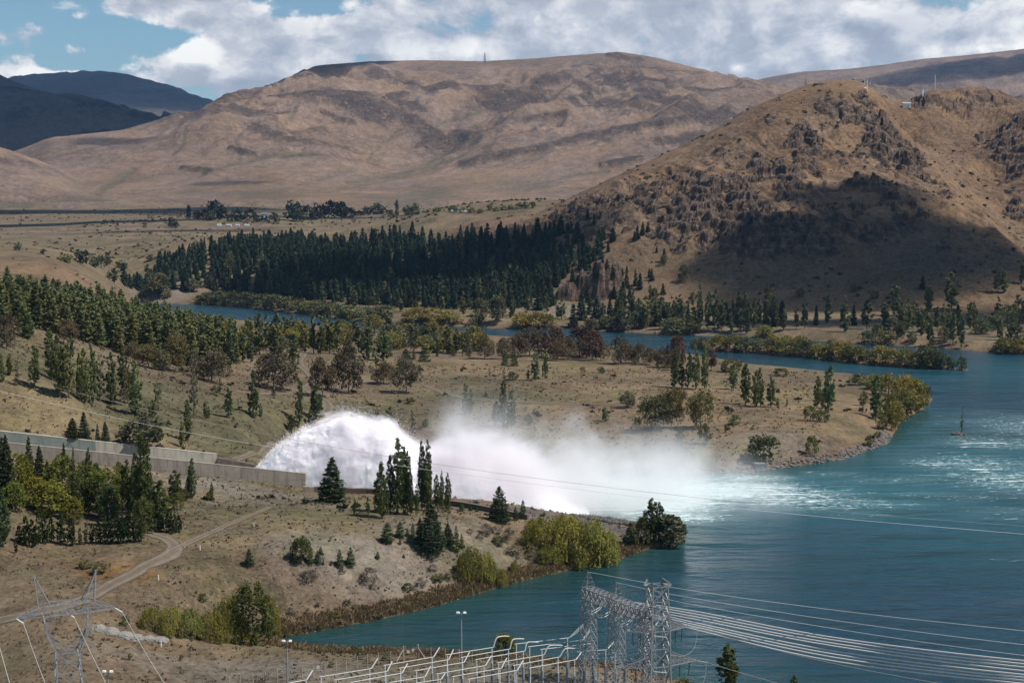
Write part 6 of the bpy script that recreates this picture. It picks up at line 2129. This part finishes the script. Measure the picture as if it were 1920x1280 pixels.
def pylon_left():
    Y = 150.0
    x0, _, _ = at_y(127, 1230, Y)
    zg = float(ground_z(np.array([x0]), np.array([Y]))[0])
    root = link('power_pylon', None, loc=(x0, Y, zg), rz=rad(24))
    tag(root, 'grey lattice pylon with two horned peaks above the dirt track', 'pylon', 'lattice pylons')
    zw, zk, zb, zt, zp = 27.4 - zg, 29.4 - zg, 31.6 - zg, 32.7 - zg, 35.9 - zg
    b = MB()
    lattice(b, 0, zw * .55, (2.6, 2.6), (1.65, 1.65), 3, .055, .10)
    lattice(b, zw * .55, zw, (1.65, 1.65), (1.15, 1.05), 4, .05, .085)
    b.build('tower_body', M_STEEL, root)
    for s in (-1, 1):
        w = MB()
        A = [np.array([s * 1.15, y, zw]) for y in (-1.05, 1.05)]
        K = [np.array([s * 2.1, y, zk]) for y in (-.95, .95)]
        B = [np.array([s * 2.35, y, zb]) for y in (-.9, .9)]
        I = [np.array([s * 1.15, y * .9, zb]) for y in (-1, 1)]
        for k in range(2):
            w.bar(A[k], K[k], .085); w.bar(K[k], B[k], .085)
            w.bar(np.array([0, A[k][1], zw]), K[k], .06)
            w.bar(K[k], I[k], .05)
            w.bar((A[k] + K[k]) / 2, np.array([s * .9, A[k][1], zw + 1.1]), .04)
        w.bar(K[0], K[1], .05); w.bar(A[0], K[1], .045); w.bar(K[0], B[1], .045); w.bar(A[1], K[0], .045)
        w.build('window_leg', M_STEEL, root)
    arm = MB()
    for y in (-.9, .9):
        lo = np.array([[-5.1, y * .25, zb], [-2.35, y, zb], [2.35, y, zb], [5.1, y * .25, zb]])
        up = np.array([[-2.35, y, zt], [2.35, y, zt]])
        for i in range(3): arm.bar(lo[i], lo[i + 1], .075)
        arm.bar(up[0], up[1], .07)
        arm.bar(lo[0], up[0], .055); arm.bar(lo[3], up[1], .055)
        xs = np.linspace(-2.35, 2.35, 7)
        for i in range(6):
            arm.bar((xs[i], y, zb if i % 2 else zt), (xs[i + 1], y, zt if i % 2 else zb), .045)
        for s in (-1, 1):
            for f in (.33, .66):
                p = np.array([s * (5.1 - 2.75 * f), y * (.25 + .75 * f), zb])
                arm.bar(p, p + np.array([0, 0, (zt - zb) * f]), .035)
                arm.bar(p, np.array([s * (5.1 - 2.75 * min(1, f + .33)), y * min(1, .25 + .75 * (f + .33)), zb + (zt - zb) * min(1, f + .33)]), .03)
    for xx in np.linspace(-4.2, 4.2, 11):
        q = .9 if abs(xx) < 2.35 else .9 * (.25 + .75 * (5.1 - abs(xx)) / 2.75)
        arm.bar((xx, -q, zb), (xx, q, zb), .035)
        if abs(xx) < 2.4: arm.bar((xx, -q, zt), (xx, q, zt), .035); arm.bar((xx, -q, zb), (xx + .8, q, zb), .03)
    arm.build('cross_arm', M_STEEL, root)
    for s in (-1, 1):
        p = MB()
        tip = np.array([s * 3.2, 0, zp])
        for (x, y) in ((1.7, -.9), (1.7, .9), (2.9, -.75), (2.9, .75)):
            q = np.array([s * x, y, zt if x < 2.4 else zt - .25])
            p.bar(q, tip, .055)
        for f in (.3, .55, .78):
            c = [np.array([s * x, y, zt]) * (1 - f) + tip * f for (x, y) in ((1.7, -.9), (1.7, .9), (2.9, .75), (2.9, -.75))]
            for j in range(4):
                p.bar(c[j], c[(j + 1) % 4], .03)
                p.bar(c[j], c[(j + 2) % 4], .022)
        p.bar(tip + (-.15, 0, 0), tip + (.15, 0, .03), .07)
        p.build('peak', M_STEEL, root)
    tips = []
    for s in (-5.1, 0.1, 5.1):
        a = np.array([s, -.25, zb - .05])
        e = a + np.array([.55, -1.3, -.18])
        insulator('insulator', a, e, root, r=.09)
        tips.append(e)
    M = Matrix.Translation((x0, Y, zg)) @ Matrix.Rotation(rad(24), 4, 'Z')
    return [np.array((M @ Vector(q))[:]) for q in tips]


def sag(a, b, s, n=24):
    a, b = np.asarray(a, float), np.asarray(b, float)
    t = np.linspace(0, 1, n)[:, None]
    p = a + (b - a) * t
    p[:, 2] -= (4 * s * t * (1 - t))[:, 0]
    return p


def wire(a, b, s, r, label, group, mat=None, n=24, pts=None):
    m = MB()
    m.path(sag(a, b, s, n) if pts is None else pts, r, 4)
    return tag(m.build('power_line', mat or M_WIRE, smooth=True), label, 'power line', group)


def pylon_right():
    Y = 150.0
    x0, _, _ = at_y(1232, 1200, Y)
    zg = 3.5
    root = link('power_pylon', None, loc=(x0, Y, zg), rz=rad(17))
    tag(root, 'grey lattice pylon with stacked wide arms beside the gantry columns', 'pylon', 'lattice pylons')
    z1, z2, z3, zt = 25.9 - zg, 29.8 - zg, 34.6 - zg, 35.3 - zg
    b = MB()
    lattice(b, 0, z1, (2.2, 2.2), (1.12, 1.12), 6, .06, .11)
    lattice(b, z1, z2, (1.12, 1.12), (1.05, 1.05), 2, .055, .10)
    lattice(b, z2, z3, (1.05, 1.05), (.85, .85), 3, .05, .085)
    b.build('tower_body', M_STEEL, root)
    for z, L, up in ((z1, 4.5, 1.25), (z2, 3.35, 1.05), (z3, 1.45, .55)):
        for s in (-1, 1):
            a = MB()
            h = 1.05 if z < z3 - .1 else .85
            tipw = .25
            B = [np.array([s * h, y, z]) for y in (-h, h)]
            U = [np.array([s * h, y, z + up]) for y in (-h, h)]
            T = [np.array([s * L, y * tipw, z + .05]) for y in (-1, 1)]
            for k in range(2):
                a.bar(B[k], T[k], .075); a.bar(U[k], T[k], .065)
                n = 6
                for i in range(n):
                    f, g = i / n, (i + 1) / n
                    p, q = B[k] * (1 - f) + T[k] * f, U[k] * (1 - f) + T[k] * f
                    p2, q2 = B[k] * (1 - g) + T[k] * g, U[k] * (1 - g) + T[k] * g
                    a.bar(p, q2, .035); a.bar(q, p, .03)
            n = 6
            for i in range(n):
                f, g = i / n, (i + 1) / n
                a.bar(B[0] * (1 - f) + T[0] * f, B[1] * (1 - g) + T[1] * g, .035)
                a.bar(B[1] * (1 - f) + T[1] * f, B[0] * (1 - g) + T[0] * g, .035)
                a.bar(B[0] * (1 - g) + T[0] * g, B[1] * (1 - g) + T[1] * g, .035)
            a.bar(T[0], T[1], .07)
            # thin deck plate on top of the lower chord
            a.build('cross_arm', M_STEEL, root)
            if z < z3 - .1:
                e = np.array([s * L, 0, z - .02])
                if s > 0:
                    insulator('insulator', e + (.25, 0, -.05), e + (1.55, .15, -.42), root, discs=11, r=.10)
                else:
                    insulator('insulator', np.array([-.9, -1.2, z - .35]), np.array([.6, -1.3, z - .6]), root, discs=11, r=.10)
                for f in (.45, .8):
                    p = np.array([s * (h + (L - h) * f), -.5 * (1 - f), z])
                    m = MB(); m.bar(p, p + np.array([s * -.1 * f, 0, -1.55]), .055, sides=5)
                    m.build('post_insulator', M_GREENPOST, root)
    M = Matrix.Translation((x0, Y, zg)) @ Matrix.Rotation(rad(17), 4, 'Z')
    w = lambda q: np.array((M @ Vector(q))[:])
    for z, L, nm in ((z1, 4.5, 'lower'), (z2, 3.35, 'upper')):
        a = w((L + 1.55, .15, z - .45))
        bnd = np.array([a[0] + 32, a[1] - 26, a[2] + 1.0])
        wire(a, bnd, 1.0, .03, f'thin dark wire running right from the {nm} arm of the gantry pylon', 'wires of the gantry pylon', M_RUSTY)
        p = np.array([w((L + 1.5, .15, z - .5)), w((L + .9, -.3, z - 2.4)), w((L - .6, -.8, z - 3.0)), w((L - 2.2, -1.0, z - 2.6))])
        wire(None, None, 0, .025, f'dark slack loop of wire below the {nm} arm of the gantry pylon', 'slack loops of wire', M_RUSTY, pts=catmull(p, 8))


def gantry():
    cols = []
    for px, py, Y in ((1103, 1072, 205.0), (1157, 1092, 199.0), (1213, 1113, 193.0)):
        cols.append(at_y(px, py, Y))
    C = np.array(cols)
    zp = C[:, 2].mean()
    zg = 3.8
    c0 = C[1]
    root = link('line_gantry', None, loc=(c0[0], c0[1], zg))
    tag(root, 'grey lattice gantry of three columns carrying a heavy beam', 'gantry')
    d = C[2] - C[0]
    ang = math.atan2(d[1], d[0])
    cs, sn = math.cos(ang), math.sin(ang)
    Lh = np.linalg.norm(d[:2]) / 2
    zb, zt, ztip = zp - 3.9 - zg, zp - 2.3 - zg, zp - zg
    rot = lambda q: np.array([q[0] * cs - q[1] * sn, q[0] * sn + q[1] * cs, q[2]])
    for k, s in enumerate((-Lh, 0, Lh)):
        b = MB()
        lattice(b, 0, zt, (1.0, 1.15), (.62, .85), 12, .036, .075)
        for v in b.v: v += np.array([s, 0, 0])
        b.v = [np.array([rot(q) for q in v]) for v in b.v]
        b.build('column', M_STEEL, root)
        p = MB()
        for sx, sy in ((-1, -1), (1, -1), (1, 1), (-1, 1)):
            p.bar(rot((s + sx * .62, sy * .8, zt)), rot((s + sx * .1, sy * .1, ztip)), .055)
        for f in (.35, .65):
            q = [rot((s + sx * (.62 - .52 * f), sy * (.8 - .7 * f), zt + (ztip - zt) * f)) for sx, sy in ((-1, -1), (1, -1), (1, 1), (-1, 1))]
            for j in range(4): p.bar(q[j], q[(j + 1) % 4], .03)
        for sy in (-1, 1):
            p.bar(rot((s - .62, sy * .8, zt)), rot((s + .25, sy * .3, zt + (ztip - zt) * .62)), .03)
        p.bar(rot((s - .25, 0, ztip)), rot((s + .25, 0, ztip)), .05)
        p.build('peak', M_STEEL, root)
    b = MB()
    n = 14
    xs = np.linspace(-Lh - .6, Lh + .6, n + 1)
    ch = [(-.85, zb), (.85, zb), (.85, zt), (-.85, zt)]
    for i in range(n):
        for (y, z) in ch:
            b.bar(rot((xs[i], y, z)), rot((xs[i + 1], y, z)), .08)
        for j in range(4):
            (y, z), (y2, z2) = ch[j], ch[(j + 1) % 4]
            b.bar(rot((xs[i], y, z)), rot((xs[i + 1], y2, z2)), .05)
            b.bar(rot((xs[i], y2, z2)), rot((xs[i + 1], y, z)), .05)
            b.bar(rot((xs[i], y, z)), rot((xs[i], y2, z2)), .05)
    b.build('beam', M_STEEL, root)
    W0 = np.array([c0[0], c0[1], zg])
    starts = []
    for k, s in enumerate(np.linspace(-Lh * .82, Lh * .95, 6)):
        a = rot((s, .9, zb + .4))
        e = rot((s + .3, 2.3, zb - .1))
        insulator('strain_insulator', a, e, root, discs=12, r=.13)
        starts.append(W0 + e)
        h = rot((s, -.4, zb)); insulator('hanging_insulator', h, h + np.array([0, 0, -2.0]), root, discs=10, r=.10)
        m = MB()
        p0, p1 = h + np.array([0, 0, -2.0]), e
        for dz in (0, .35):
            m.path(catmull(np.array([rot((s - 1.3, -.3, zb - 2.0 + dz)), p0 + (0, 0, dz), (p0 + p1) / 2 + np.array([0, 0, -.5 + dz]), p1]), 6), .05, 4)
        m.build('jumper', M_WIRE, root, smooth=True)
    # the bright bundle of conductors leaving to the right
    names = ['topmost', 'second', 'third', 'fourth', 'fifth', 'sixth', 'seventh', 'lowest']
    ya = [1145, 1150, 1155, 1160, 1166, 1170, 1174, 1179]
    ym = [1194, 1199, 1205, 1210, 1219, 1225, 1231, 1238]
    ye = [1238, 1244, 1250, 1257, 1264, 1269.5, 1275, 1281]
    for k in range(8):
        s = starts[k * 5 // 7]
        P = np.array([s, at_y(1300, ya[k], 186 - k * .5), at_y(1560, ym[k], 167 - k * .3), at_y(1920, ye[k], 146), at_y(2350, ye[k] + 32, 128)])
        lab = f'{names[k]} of the bright conductors sweeping right from the lattice gantry'
        wire(None, None, 0, .088, lab, 'bundle of conductors from the gantry', M_WIRE, pts=catmull(P, 16))
    for k, (q, e0, e1, nm) in enumerate([((-Lh, 0, ztip), 1107, 1182, 'highest'), ((0, 0, ztip), 1121, 1208, 'middle'), ((Lh, 0, ztip), 1133, 1228, 'lowest')]):
        a = W0 + rot(q)
        P = np.array([a, at_y(1300, e0, 186 - k * 3), at_y(1600, (e0 + e1) / 2 + 3, 168 - k * 2), at_y(1920, e1, 150 - k * 2), at_y(2350, e1 + 44, 130)])
        wire(None, None, 0, .03, f'{nm} thin earth wire leading right over the water from a gantry peak', 'earth wires from the gantry', M_WIRE, pts=catmull(P, 14))


def long_wires():
    for k, (a, m, b, nm) in enumerate([((-120, 705), (735, 871), (2050, 1012), 'lower'), ((-120, 672), (860, 876), (2050, 996), 'upper')]):
        P = [at_y(a[0], a[1], 262 + 14 * k), at_y((a[0] + m[0]) / 2, (a[1] + m[1]) / 2 + 14, 258 + 14 * k), at_y(m[0], m[1], 250 + 14 * k), at_y((m[0] + b[0]) / 2, (m[1] + b[1]) / 2 + 12, 243 + 14 * k), at_y(b[0], b[1], 236 + 14 * k)]
        wire(None, None, 0, .027, f'{nm} of the two long wires crossing before the white spray', 'long wires across the valley', M_RUSTY if k else M_WIRE, pts=catmull(np.array(P), 16))


def busbars():
    ZT = 11.0
    rows = [  # tube start, tube end, riser top (picture points), arc
        ((542, 1279.6), (575, 1274), (586, 1256), 0), ((599, 1268.6), (696, 1252.7), (708, 1234), 0), ((627, 1274.5), (726, 1258), (735, 1239), 0), ((657, 1279), (754, 1261), (764, 1243), 0),
        ((719, 1247), (813, 1231), (824, 1213), 0), ((748, 1252), (841, 1236), (850, 1217), 0), ((778, 1257), (870, 1241), (880, 1222), 0), ((730, 1279), (797, 1268), (807, 1248), 0), ((780, 1279.6), (827, 1273), (834, 1262), 0),
        ((818, 1263), (910, 1247), (921, 1229), 0), ((847, 1268), (940, 1252), (950, 1233), 0), ((877, 1273), (970, 1256), (980, 1238), 0), ((836, 1227), (925, 1213), (944, 1192), 1), ((864, 1232), (956, 1216), (972, 1197), 1),
        ((891, 1236), (984, 1220), (999, 1203), 1), ((932, 1242), (1020, 1227), (1044, 1209), 1), ((962, 1247), (1049, 1231), (1077, 1215), 1), ((992, 1252), (1080, 1236), (1090, 1222), 0),
        ((965, 1207), (1067, 1195), (1094, 1174), 2), ((990, 1212), (1092, 1199.5), (1106, 1183), 2), ((1013, 1217), (1115, 1205), None, 0), ((1061, 1223), (1138, 1217.5), (1151, 1202), 0), ((1093, 1228), (1156, 1223), None, 0), ((1112, 1234), (1172, 1230), None, 0)]
    for k, (a, b, rz, arc) in enumerate(rows):
        A, B = np.array(at_z(*a, ZT)), np.array(at_z(*b, ZT))
        ext = 0
        root = link('busbar', None, loc=tuple(A * .5 + B * .5 - (0, 0, ZT - 4.3)))
        o0 = np.array(root.location)
        where = 'at the lower left yard corner' if k < 4 else 'in the left half of the yard' if k < 9 else 'low in the middle of the yard' if k < 12 else 'with a curved end in mid yard' if arc == 1 else 'leading to the first gantry column' if k in (18, 19, 20) else 'before the gantry columns'
        tag(root, None, 'busbar', 'silver busbar tubes of the switchyard')
        root['label'] = f'silver busbar {where}'
        t = MB()
        t.path(np.array([A, A * .66 + B * .34, A * .34 + B * .66, B]) - o0, .065, 7)
        t.build('tube', M_TUBE, root, smooth=True)
        if rz:
            f = B + (B - A) / np.linalg.norm(B - A) * .1
            R = np.array(at_y(*rz, B[1] + 1.2))
            m = MB()
            if arc == 1:
                mid = (B + R) / 2 + np.array([-.25, 0, .55])
                m.path(catmull(np.array([B, mid, R, R + np.array([.8, .3, -.12])]), 8) - o0, .10, 7)
            elif arc == 2:
                for dz in (0, .22, .44):
                    m.path(catmull(np.array([B, (B + R) / 2 + np.array([0, 0, -.15 + dz]), R + np.array([0, 0, dz])]), 8) - o0, .05, 5)
            else:
                m.path(np.array([B, B * .5 + R * .5, R]) - o0, .10, 7)
            m.build('riser', M_TUBE, root, smooth=True)
        for f in ((0.03, .97) if np.linalg.norm(B - A) < 14 else (.03, .5, .97)):
            p = A * (1 - f) + B * f
            m = MB(); m.bar(p - o0 - (0, 0, ZT - 4.0), p - o0 - (0, 0, 2.3), .20, .17, 8)
            m.build('post', M_POST, root)
            insulator('post_insulator', p - o0 - (0, 0, 2.28), p - o0 - (0, 0, .09), root, discs=10, r=.10)
    # labels: count within each cluster
    groups = {}
    for o in bpy.data.objects:
        if o.name.startswith('busbar'):
            groups.setdefault(o['label'], []).append(o)
    for lab, os_ in groups.items():
        os_.sort(key=lambda o: o.location.x / o.location.y)
        if len(os_) > 1:
            for i, o in enumerate(os_):
                o['label'] = f'{ORD[i]} from the left, {lab}'


def fence():
    pts = [(430, 1294), (451, 1291), (474, 1287), (497, 1283), (520, 1279), (543, 1275), (566, 1271), (587, 1268), (609, 1264), (630, 1260), (649, 1257), (670, 1253), (689, 1250), (709.5, 1246), (732.5, 1243), (756.6, 1238), (784, 1235), (808, 1236), (835, 1238), (861, 1240), (885, 1243), (913, 1246), (940, 1250), (975, 1254), (1010, 1258), (1044, 1262), (1067, 1264), (1095, 1267), (1123, 1269), (1150, 1271), (1178, 1274)]
    H = hits(pts)
    root = link('wire_fence', None, loc=tuple(H[15]))
    tag(root, 'wooden post and wire fence curving round the switchyard', 'fence')
    o0 = H[15]
    for i, p in enumerate(H):
        big = i in (15, 16)
        m = MB()
        m.bar(p - o0 - (0, 0, .4), p - o0 + (0, 0, 2.0 + .45 * big), .075 + .05 * big, .07 + .05 * big, 6)
        m.build('fence_post', M_WOOD, root)
    for i, j in ((15, 14), (16, 17)):
        m = MB(); m.bar(H[i] - o0 + (0, 0, 1.9), H[i] * .45 + H[j] * .55 - o0 + (0, 0, .1), .08, sides=6); m.build('brace', M_WOOD, root)
    for z in (.4, .8, 1.2, 1.6, 1.9):
        m = MB(); m.path(H - o0 + (0, 0, z), .008, 3); m.build('fence_wire', M_RUSTY, root)
    for px, py, i in ((596, 1249, 7), (762, 1222, 15), (775, 1221, 16)):
        p = H[i] + np.array([.75 if i < 16 else -.8, .1, 1.45])
        s = MB(); s.box(p, (.42, .03, .46)); tag(s.build('fence_sign', M_WHITE), f"small white sign hung on the fence {'above the first tubes' if i == 7 else 'right of the left braced post' if i == 15 else 'left of the right braced post'}", 'sign', 'white fence signs')


def lamp_post(px, py, Y, zg, lab):
    x, _, zt = at_y(px, py, Y)
    root = link('lamp_post', None, loc=(x, Y, zg))
    tag(root, lab, 'lamp post', 'floodlight posts of the switchyard')
    h = zt - zg
    m = MB(); m.bar((0, 0, 0), (0, 0, h), .14, .09, 8); m.build('pole', M_POST, root)
    m = MB(); m.bar((-.55, 0, h), (.55, 0, h), .05); m.build('bracket', M_STEEL, root)
    for s in (-1, 1):
        m = MB(); m.box((s * .5, -.1, h + .14), (.5, .4, .2), .2 * s, .8); m.build('lamp', M_WHITE, root)


def rock_pts(seed, sub=3, rough=.28):
    V, Fc = ico_pts(sub)
    n = fbm(V[:, 0] * 1.4 + seed, V[:, 1] * 1.4 + V[:, 2] * 1.1, seed, 4)
    d, v = worley(V[:, 0] * 1.6 + seed, V[:, 1] * 1.6 + V[:, 2] * 1.3, seed)
    return V * (1 + rough * n + .18 * (v - .5))[:, None], Fc


def rock(name, x, y, z, s, mat, lab, seed, group=None, sub=3, cat='rock'):
    V, Fc = rock_pts(seed, sub)
    me = mesh_from(name, V * np.asarray(s), Fc, (mat,))
    return tag(link(name, me, None, (x, y, z), random.uniform(0, 6)), lab, cat, group)


def odds():
    lamp_post(538, 1202, 205, 4.2, 'twin floodlight post left of the silver tubes by the fence')
    lamp_post(865, 1149, 205, 4.0, 'tall twin floodlight post rising among the silver tubes')
    lamp_post(202, 1259, 190, 5.0, 'twin floodlight post just right of the horned pylon')
    # heaps of pale gravel beside the willow hedge
    for k, (px, py, w, h) in enumerate([(184, 1180, 26, 14), (207, 1186, 28, 15), (233, 1193, 28, 15), (255, 1197, 24, 14), (277, 1198, 22, 11), (302, 1200, 24, 11)]):
        p = hit(px, py)
        k1 = p[1] / F_PX
        V, Fc = ico_pts(4)
        V = V * np.array([w * k1 * .66, w * k1 * .6, h * k1 * .8])
        V = V * (1 + .34 * fbm(V[:, 0] * .7 + k * 3, V[:, 1] * .7 + V[:, 2] * .5, 300 + k, 5, .65))[:, None]
        V = V * (1 + .10 * fbm(V[:, 0] * 2.6 + k, V[:, 1] * 2.6 + V[:, 2] * 2.1, 340 + k, 4, .65))[:, None]
        me = mesh_from('gravel_heap', V, Fc, (M_GRAVEL,))
        lab = ordinal_label(k, 6, 'mound of pale gravel', 'in the line beside the willow hedge')
        tag(link('gravel_heap', me, None, (p[0], p[1], p[2] - .1)), lab, 'gravel heap', 'mounds of pale gravel')
    for px, py, lab in ((375, 1031, 'below the far end of the dirt track'), (297, 1087, 'beside the bend of the dirt track'), (302, 1212, 'below the gravel mounds'), (476, 988, 'on the grass below the spillway wall')):
        p = hit(px, py)
        root = link('marker_post', None, loc=tuple(p))
        tag(root, f'short white marker post {lab}', 'marker post', 'white marker posts')
        m = MB(); m.bar((0, 0, -.2), (0, 0, .85), .09, .08, 6); m.build('post', M_WHITE, root)
        m = MB(); m.bar((0, 0, .86), (0, 0, .95), .11, .05, 6); m.build('cap', M_PORC, root)
    # islet with its stones
    ix, iy, _ = ISLET[1]
    for k in range(9):
        a = k * .7
        rr = 1.2 + .25 * (k % 3)
        rock('rock', ix + math.cos(a) * rr * 1.25, iy + math.sin(a) * rr, .15, (.55 + .1 * (k % 4), .5, .4 + .09 * (k % 3)), M_STONE, 'brown rock of the tiny islet round the thin sapling', 400 + k, 'rocks of the tiny islet', 2)
    # concrete block on the headland shore
    p = hit(1424, 882)
    root = link('concrete_block', None, loc=(p[0], p[1], p[2]))
    tag(root, 'pale concrete block with a slab top on the headland shore', 'concrete block')
    m = MB(); m.box((0, 0, .7), (2.6, 2.0, 2.6)); m.build('base', mat_concrete('block_concrete', (.30, .28, .25), (.17, .15, .13)), root)
    m = MB(); m.box((0, 0, 2.13), (3.0, 2.4, .24)); m.build('slab', M_GRAVEL, root)
    # dark rip-rap and shore rocks: nobody could count them
    r = np.random.default_rng(31)
    V, Fc = rock_pts(5, 1, .3)

    def stones(name, x, y, z, s, mat):
        P = V[None] * (s[:, None] * r.uniform(.6, 1.3, (len(x), 3)))[:, None, :] + np.stack([x, y, z], 1)[:, None, :]
        Fa = Fc[None] + (np.arange(len(x)) * len(V))[:, None, None]
        tag(link(name, mesh_from(name, P.reshape(-1, 3), Fa.reshape(-1, 3), (mat,))), kind='stuff')
    x = r.uniform(-12, 34, 9000); y = r.uniform(315, 350, 9000)
    sd = shore(x, y)
    k = (sd > -1.0) & (sd < 7) & (y > 322 + .25 * x)
    x, y = x[k], y[k]
    stones('rip_rap', x, y, np.maximum(ground_z(x, y), -.3) + .1, r.uniform(.25, .8, len(x)), M_DARKSTONE)
    Y = r.uniform(395, 470, 16000); X = r.uniform(30, 125, 16000)
    sd = shore(X, Y)
    k = (sd > -1.2) & (sd < 3.0) & (r.random(len(X)) < .6)
    stones('shore_rocks', X[k], Y[k], np.maximum(ground_z(X[k], Y[k]), -.2), r.uniform(.3, .9, k.sum()), M_STONE)
    # hut and masts on the hill
    p = hit(1700, 202, y0=900, y1=1600, n=700)
    root = link('hilltop_hut', None, loc=(p[0], p[1], p[2] - .3), rz=rad(-8))
    tag(root, 'small white hut on the saddle of the rocky hill', 'hut')
    m = MB(); m.box((0, 0, 2.0), (7.6, 4.4, 4.6)); m.build('wall', M_WHITE, root)
    m = MB(); m.hexa(np.array([[-4.1, -2.6, 4.31], [4.1, -2.6, 4.31], [4.1, 2.6, 4.31], [-4.1, 2.6, 4.31]]), np.array([[-4.1, -.1, 5.6], [4.1, -.1, 5.6], [4.1, .1, 5.6], [-4.1, .1, 5.6]])); m.build('roof', M_ROOF, root)
    m = MB(); m.box((1.2, -2.22, 1.2), (1.0, .06, 2.1)); m.build('door', M_POST, root)
    for px, py, top, kind, lab in ((1626, 172, 150, 'arms', 'aerial pole with side arms behind the rocky summit'), (1753, 167, 140, 'plain', 'tall white pole on the right rocky knoll'), (1730, 180, 167, 'short', 'short white pillar beside the tall pole on the knoll')):
        p = hit(px, py, y0=1200, y1=1560, n=900)
        h = (py - top) / F_PX * p[1]
        root = link('radio_mast', None, loc=(p[0], p[1], p[2] - .8))
        tag(root, lab, 'mast', 'masts on the rocky hill')
        m = MB(); m.bar((0, 0, 0), (0, 0, h + .8), .30 if kind != 'short' else .7, .22 if kind != 'short' else .6, 7); m.build('pole', M_WHITE, root)
        if kind == 'arms':
            for sx, zz in ((-1, h * .95), (1, h * .8)):
                m = MB(); m.bar((0, 0, zz - .6), (sx * 2.6, 0, zz - .6), .12); m.bar((sx * 2.6, 0, zz - 2.2), (sx * 2.6, 0, zz + 1.6), .16); m.build('aerial', M_WHITE, root)
            m = MB(); m.bar((-1.8, -.2, h * .35), (-1.8, -.7, h * .35), .9, .3, 9); m.bar((0, 0, h * .35), (-1.8, -.2, h * .35), .12); m.build('dish', M_WHITE, root)
        elif kind == 'plain':
            m = MB(); m.bar((0, 0, h + .82), (0, 0, h + 1.6), .10, .05); m.build('tip', M_WHITE, root)
        else:
            m = MB(); m.box((0, 0, h + .92), (1.5, 1.5, .2)); m.build('cap', M_PORC, root)
    # lattice mast on the brown range
    a, c = pix_dir(909, 119)
    root = link('radio_mast', None, loc=(a * 4600, 4600, CAM_Z + c * 4600 - 2))
    tag(root, 'tiny lattice mast on the skyline of the brown range', 'mast')
    b = MB(); lattice(b, 0, 34, (4.2, 4.2), (1.0, 1.0), 5, .42, .6); b.build('tower', M_STEEL, root)
    b = MB(); b.bar((0, 0, 30), (0, 0, 40), .55, .35); b.build('spire', M_STEEL, root)
    # farm buildings among the far trees
    for k, (px, py, w, h, lab) in enumerate([(490, 413, 26, 7, 'long pale farm shed among the dark trees'), (497, 405, 11, 7, 'taller grey farm house above the long shed'), (412, 424, 8, 4.5, 'leftmost of the small white huts before the farm'), (430, 424, 9, 4, 'second small white hut before the farm'), (446, 424, 8, 4, 'third small white hut before the farm'), (464, 424, 9, 4, 'rightmost of the small white huts before the farm'),
                                             (853, 398, 12, 5, 'pale roofed house in the hedgerow'), (870, 398, 9, 4, 'smaller pale roofed house in the hedgerow'), (980, 391, 5, 4, 'tiny white house at the right end of the hedgerow')]):
        p = hit(px, py, y0=900, y1=2600, n=700)
        k1 = p[1] / F_PX
        W, Hh = w * k1, h * k1
        root = link('farm_building', None, loc=(p[0], p[1] - 2, p[2] - .2), rz=rad(6 * (k % 3) - 5))
        tag(root, lab, 'farm building', 'farm buildings on the plain')
        D = min(W * .6, 9)
        m = MB(); m.box((0, 0, Hh * .3), (W, D, Hh * .62)); m.build('wall', M_PORC, root)
        m = MB(); m.hexa(np.array([[-W * .53, -D * .56, Hh * .615], [W * .53, -D * .56, Hh * .615], [W * .53, D * .56, Hh * .615], [-W * .53, D * .56, Hh * .615]]), np.array([[-W * .53, -.1, Hh * 1.02], [W * .53, -.1, Hh * 1.02], [W * .53, .1, Hh * 1.02], [-W * .53, .1, Hh * 1.02]])); m.build('roof', M_ROOF, root)
    # a white boat drawn up on the far bank
    x, y, z = at_z(737, 603, .3)
    root = link('boat', None, loc=(x, y, z), rz=.2)
    tag(root, 'small white boat lying at the far bank below the forest', 'boat')
    m = MB(); m.hexa(np.array([[-1.6, -.5, -.3], [1.4, -.5, -.3], [1.4, .5, -.3], [-1.6, .5, -.3]]), np.array([[-2.2, -1.0, .7], [3.4, -.15, .9], [3.4, .15, .9], [-2.2, 1.0, .7]])); m.build('hull', M_WHITE, root)
    m = MB(); m.hexa(np.array([[-1.2, -.7, .72], [.9, -.6, .78], [.9, .6, .78], [-1.2, .7, .72]]), np.array([[-1.1, -.6, 1.5], [.4, -.5, 1.5], [.4, .5, 1.5], [-1.1, .6, 1.5]])); m.build('cabin', M_PORC, root)


tips = pylon_left()
for k, q in enumerate(tips):
    d = np.array([9.2, -20.0, 0])
    wire(q, q + d * 3.0 + np.array([0, 0, 1.0]), 1.2, .021, f"{['left', 'middle', 'right'][k]} conductor coming forward from the horned pylon arm", 'conductors of the horned pylon', M_WIRE)
a0 = np.array(at_y(-22, 1130, 150)); a1 = np.array(at_y(24, 1290, 118))
wire(a0, a1 + (a1 - a0) * .6, .6, .024, 'lone conductor at the lower left corner of the view', 'conductors of the horned pylon', M_WIRE)
pylon_right()
gantry()
long_wires()
busbars()
fence()
odds()
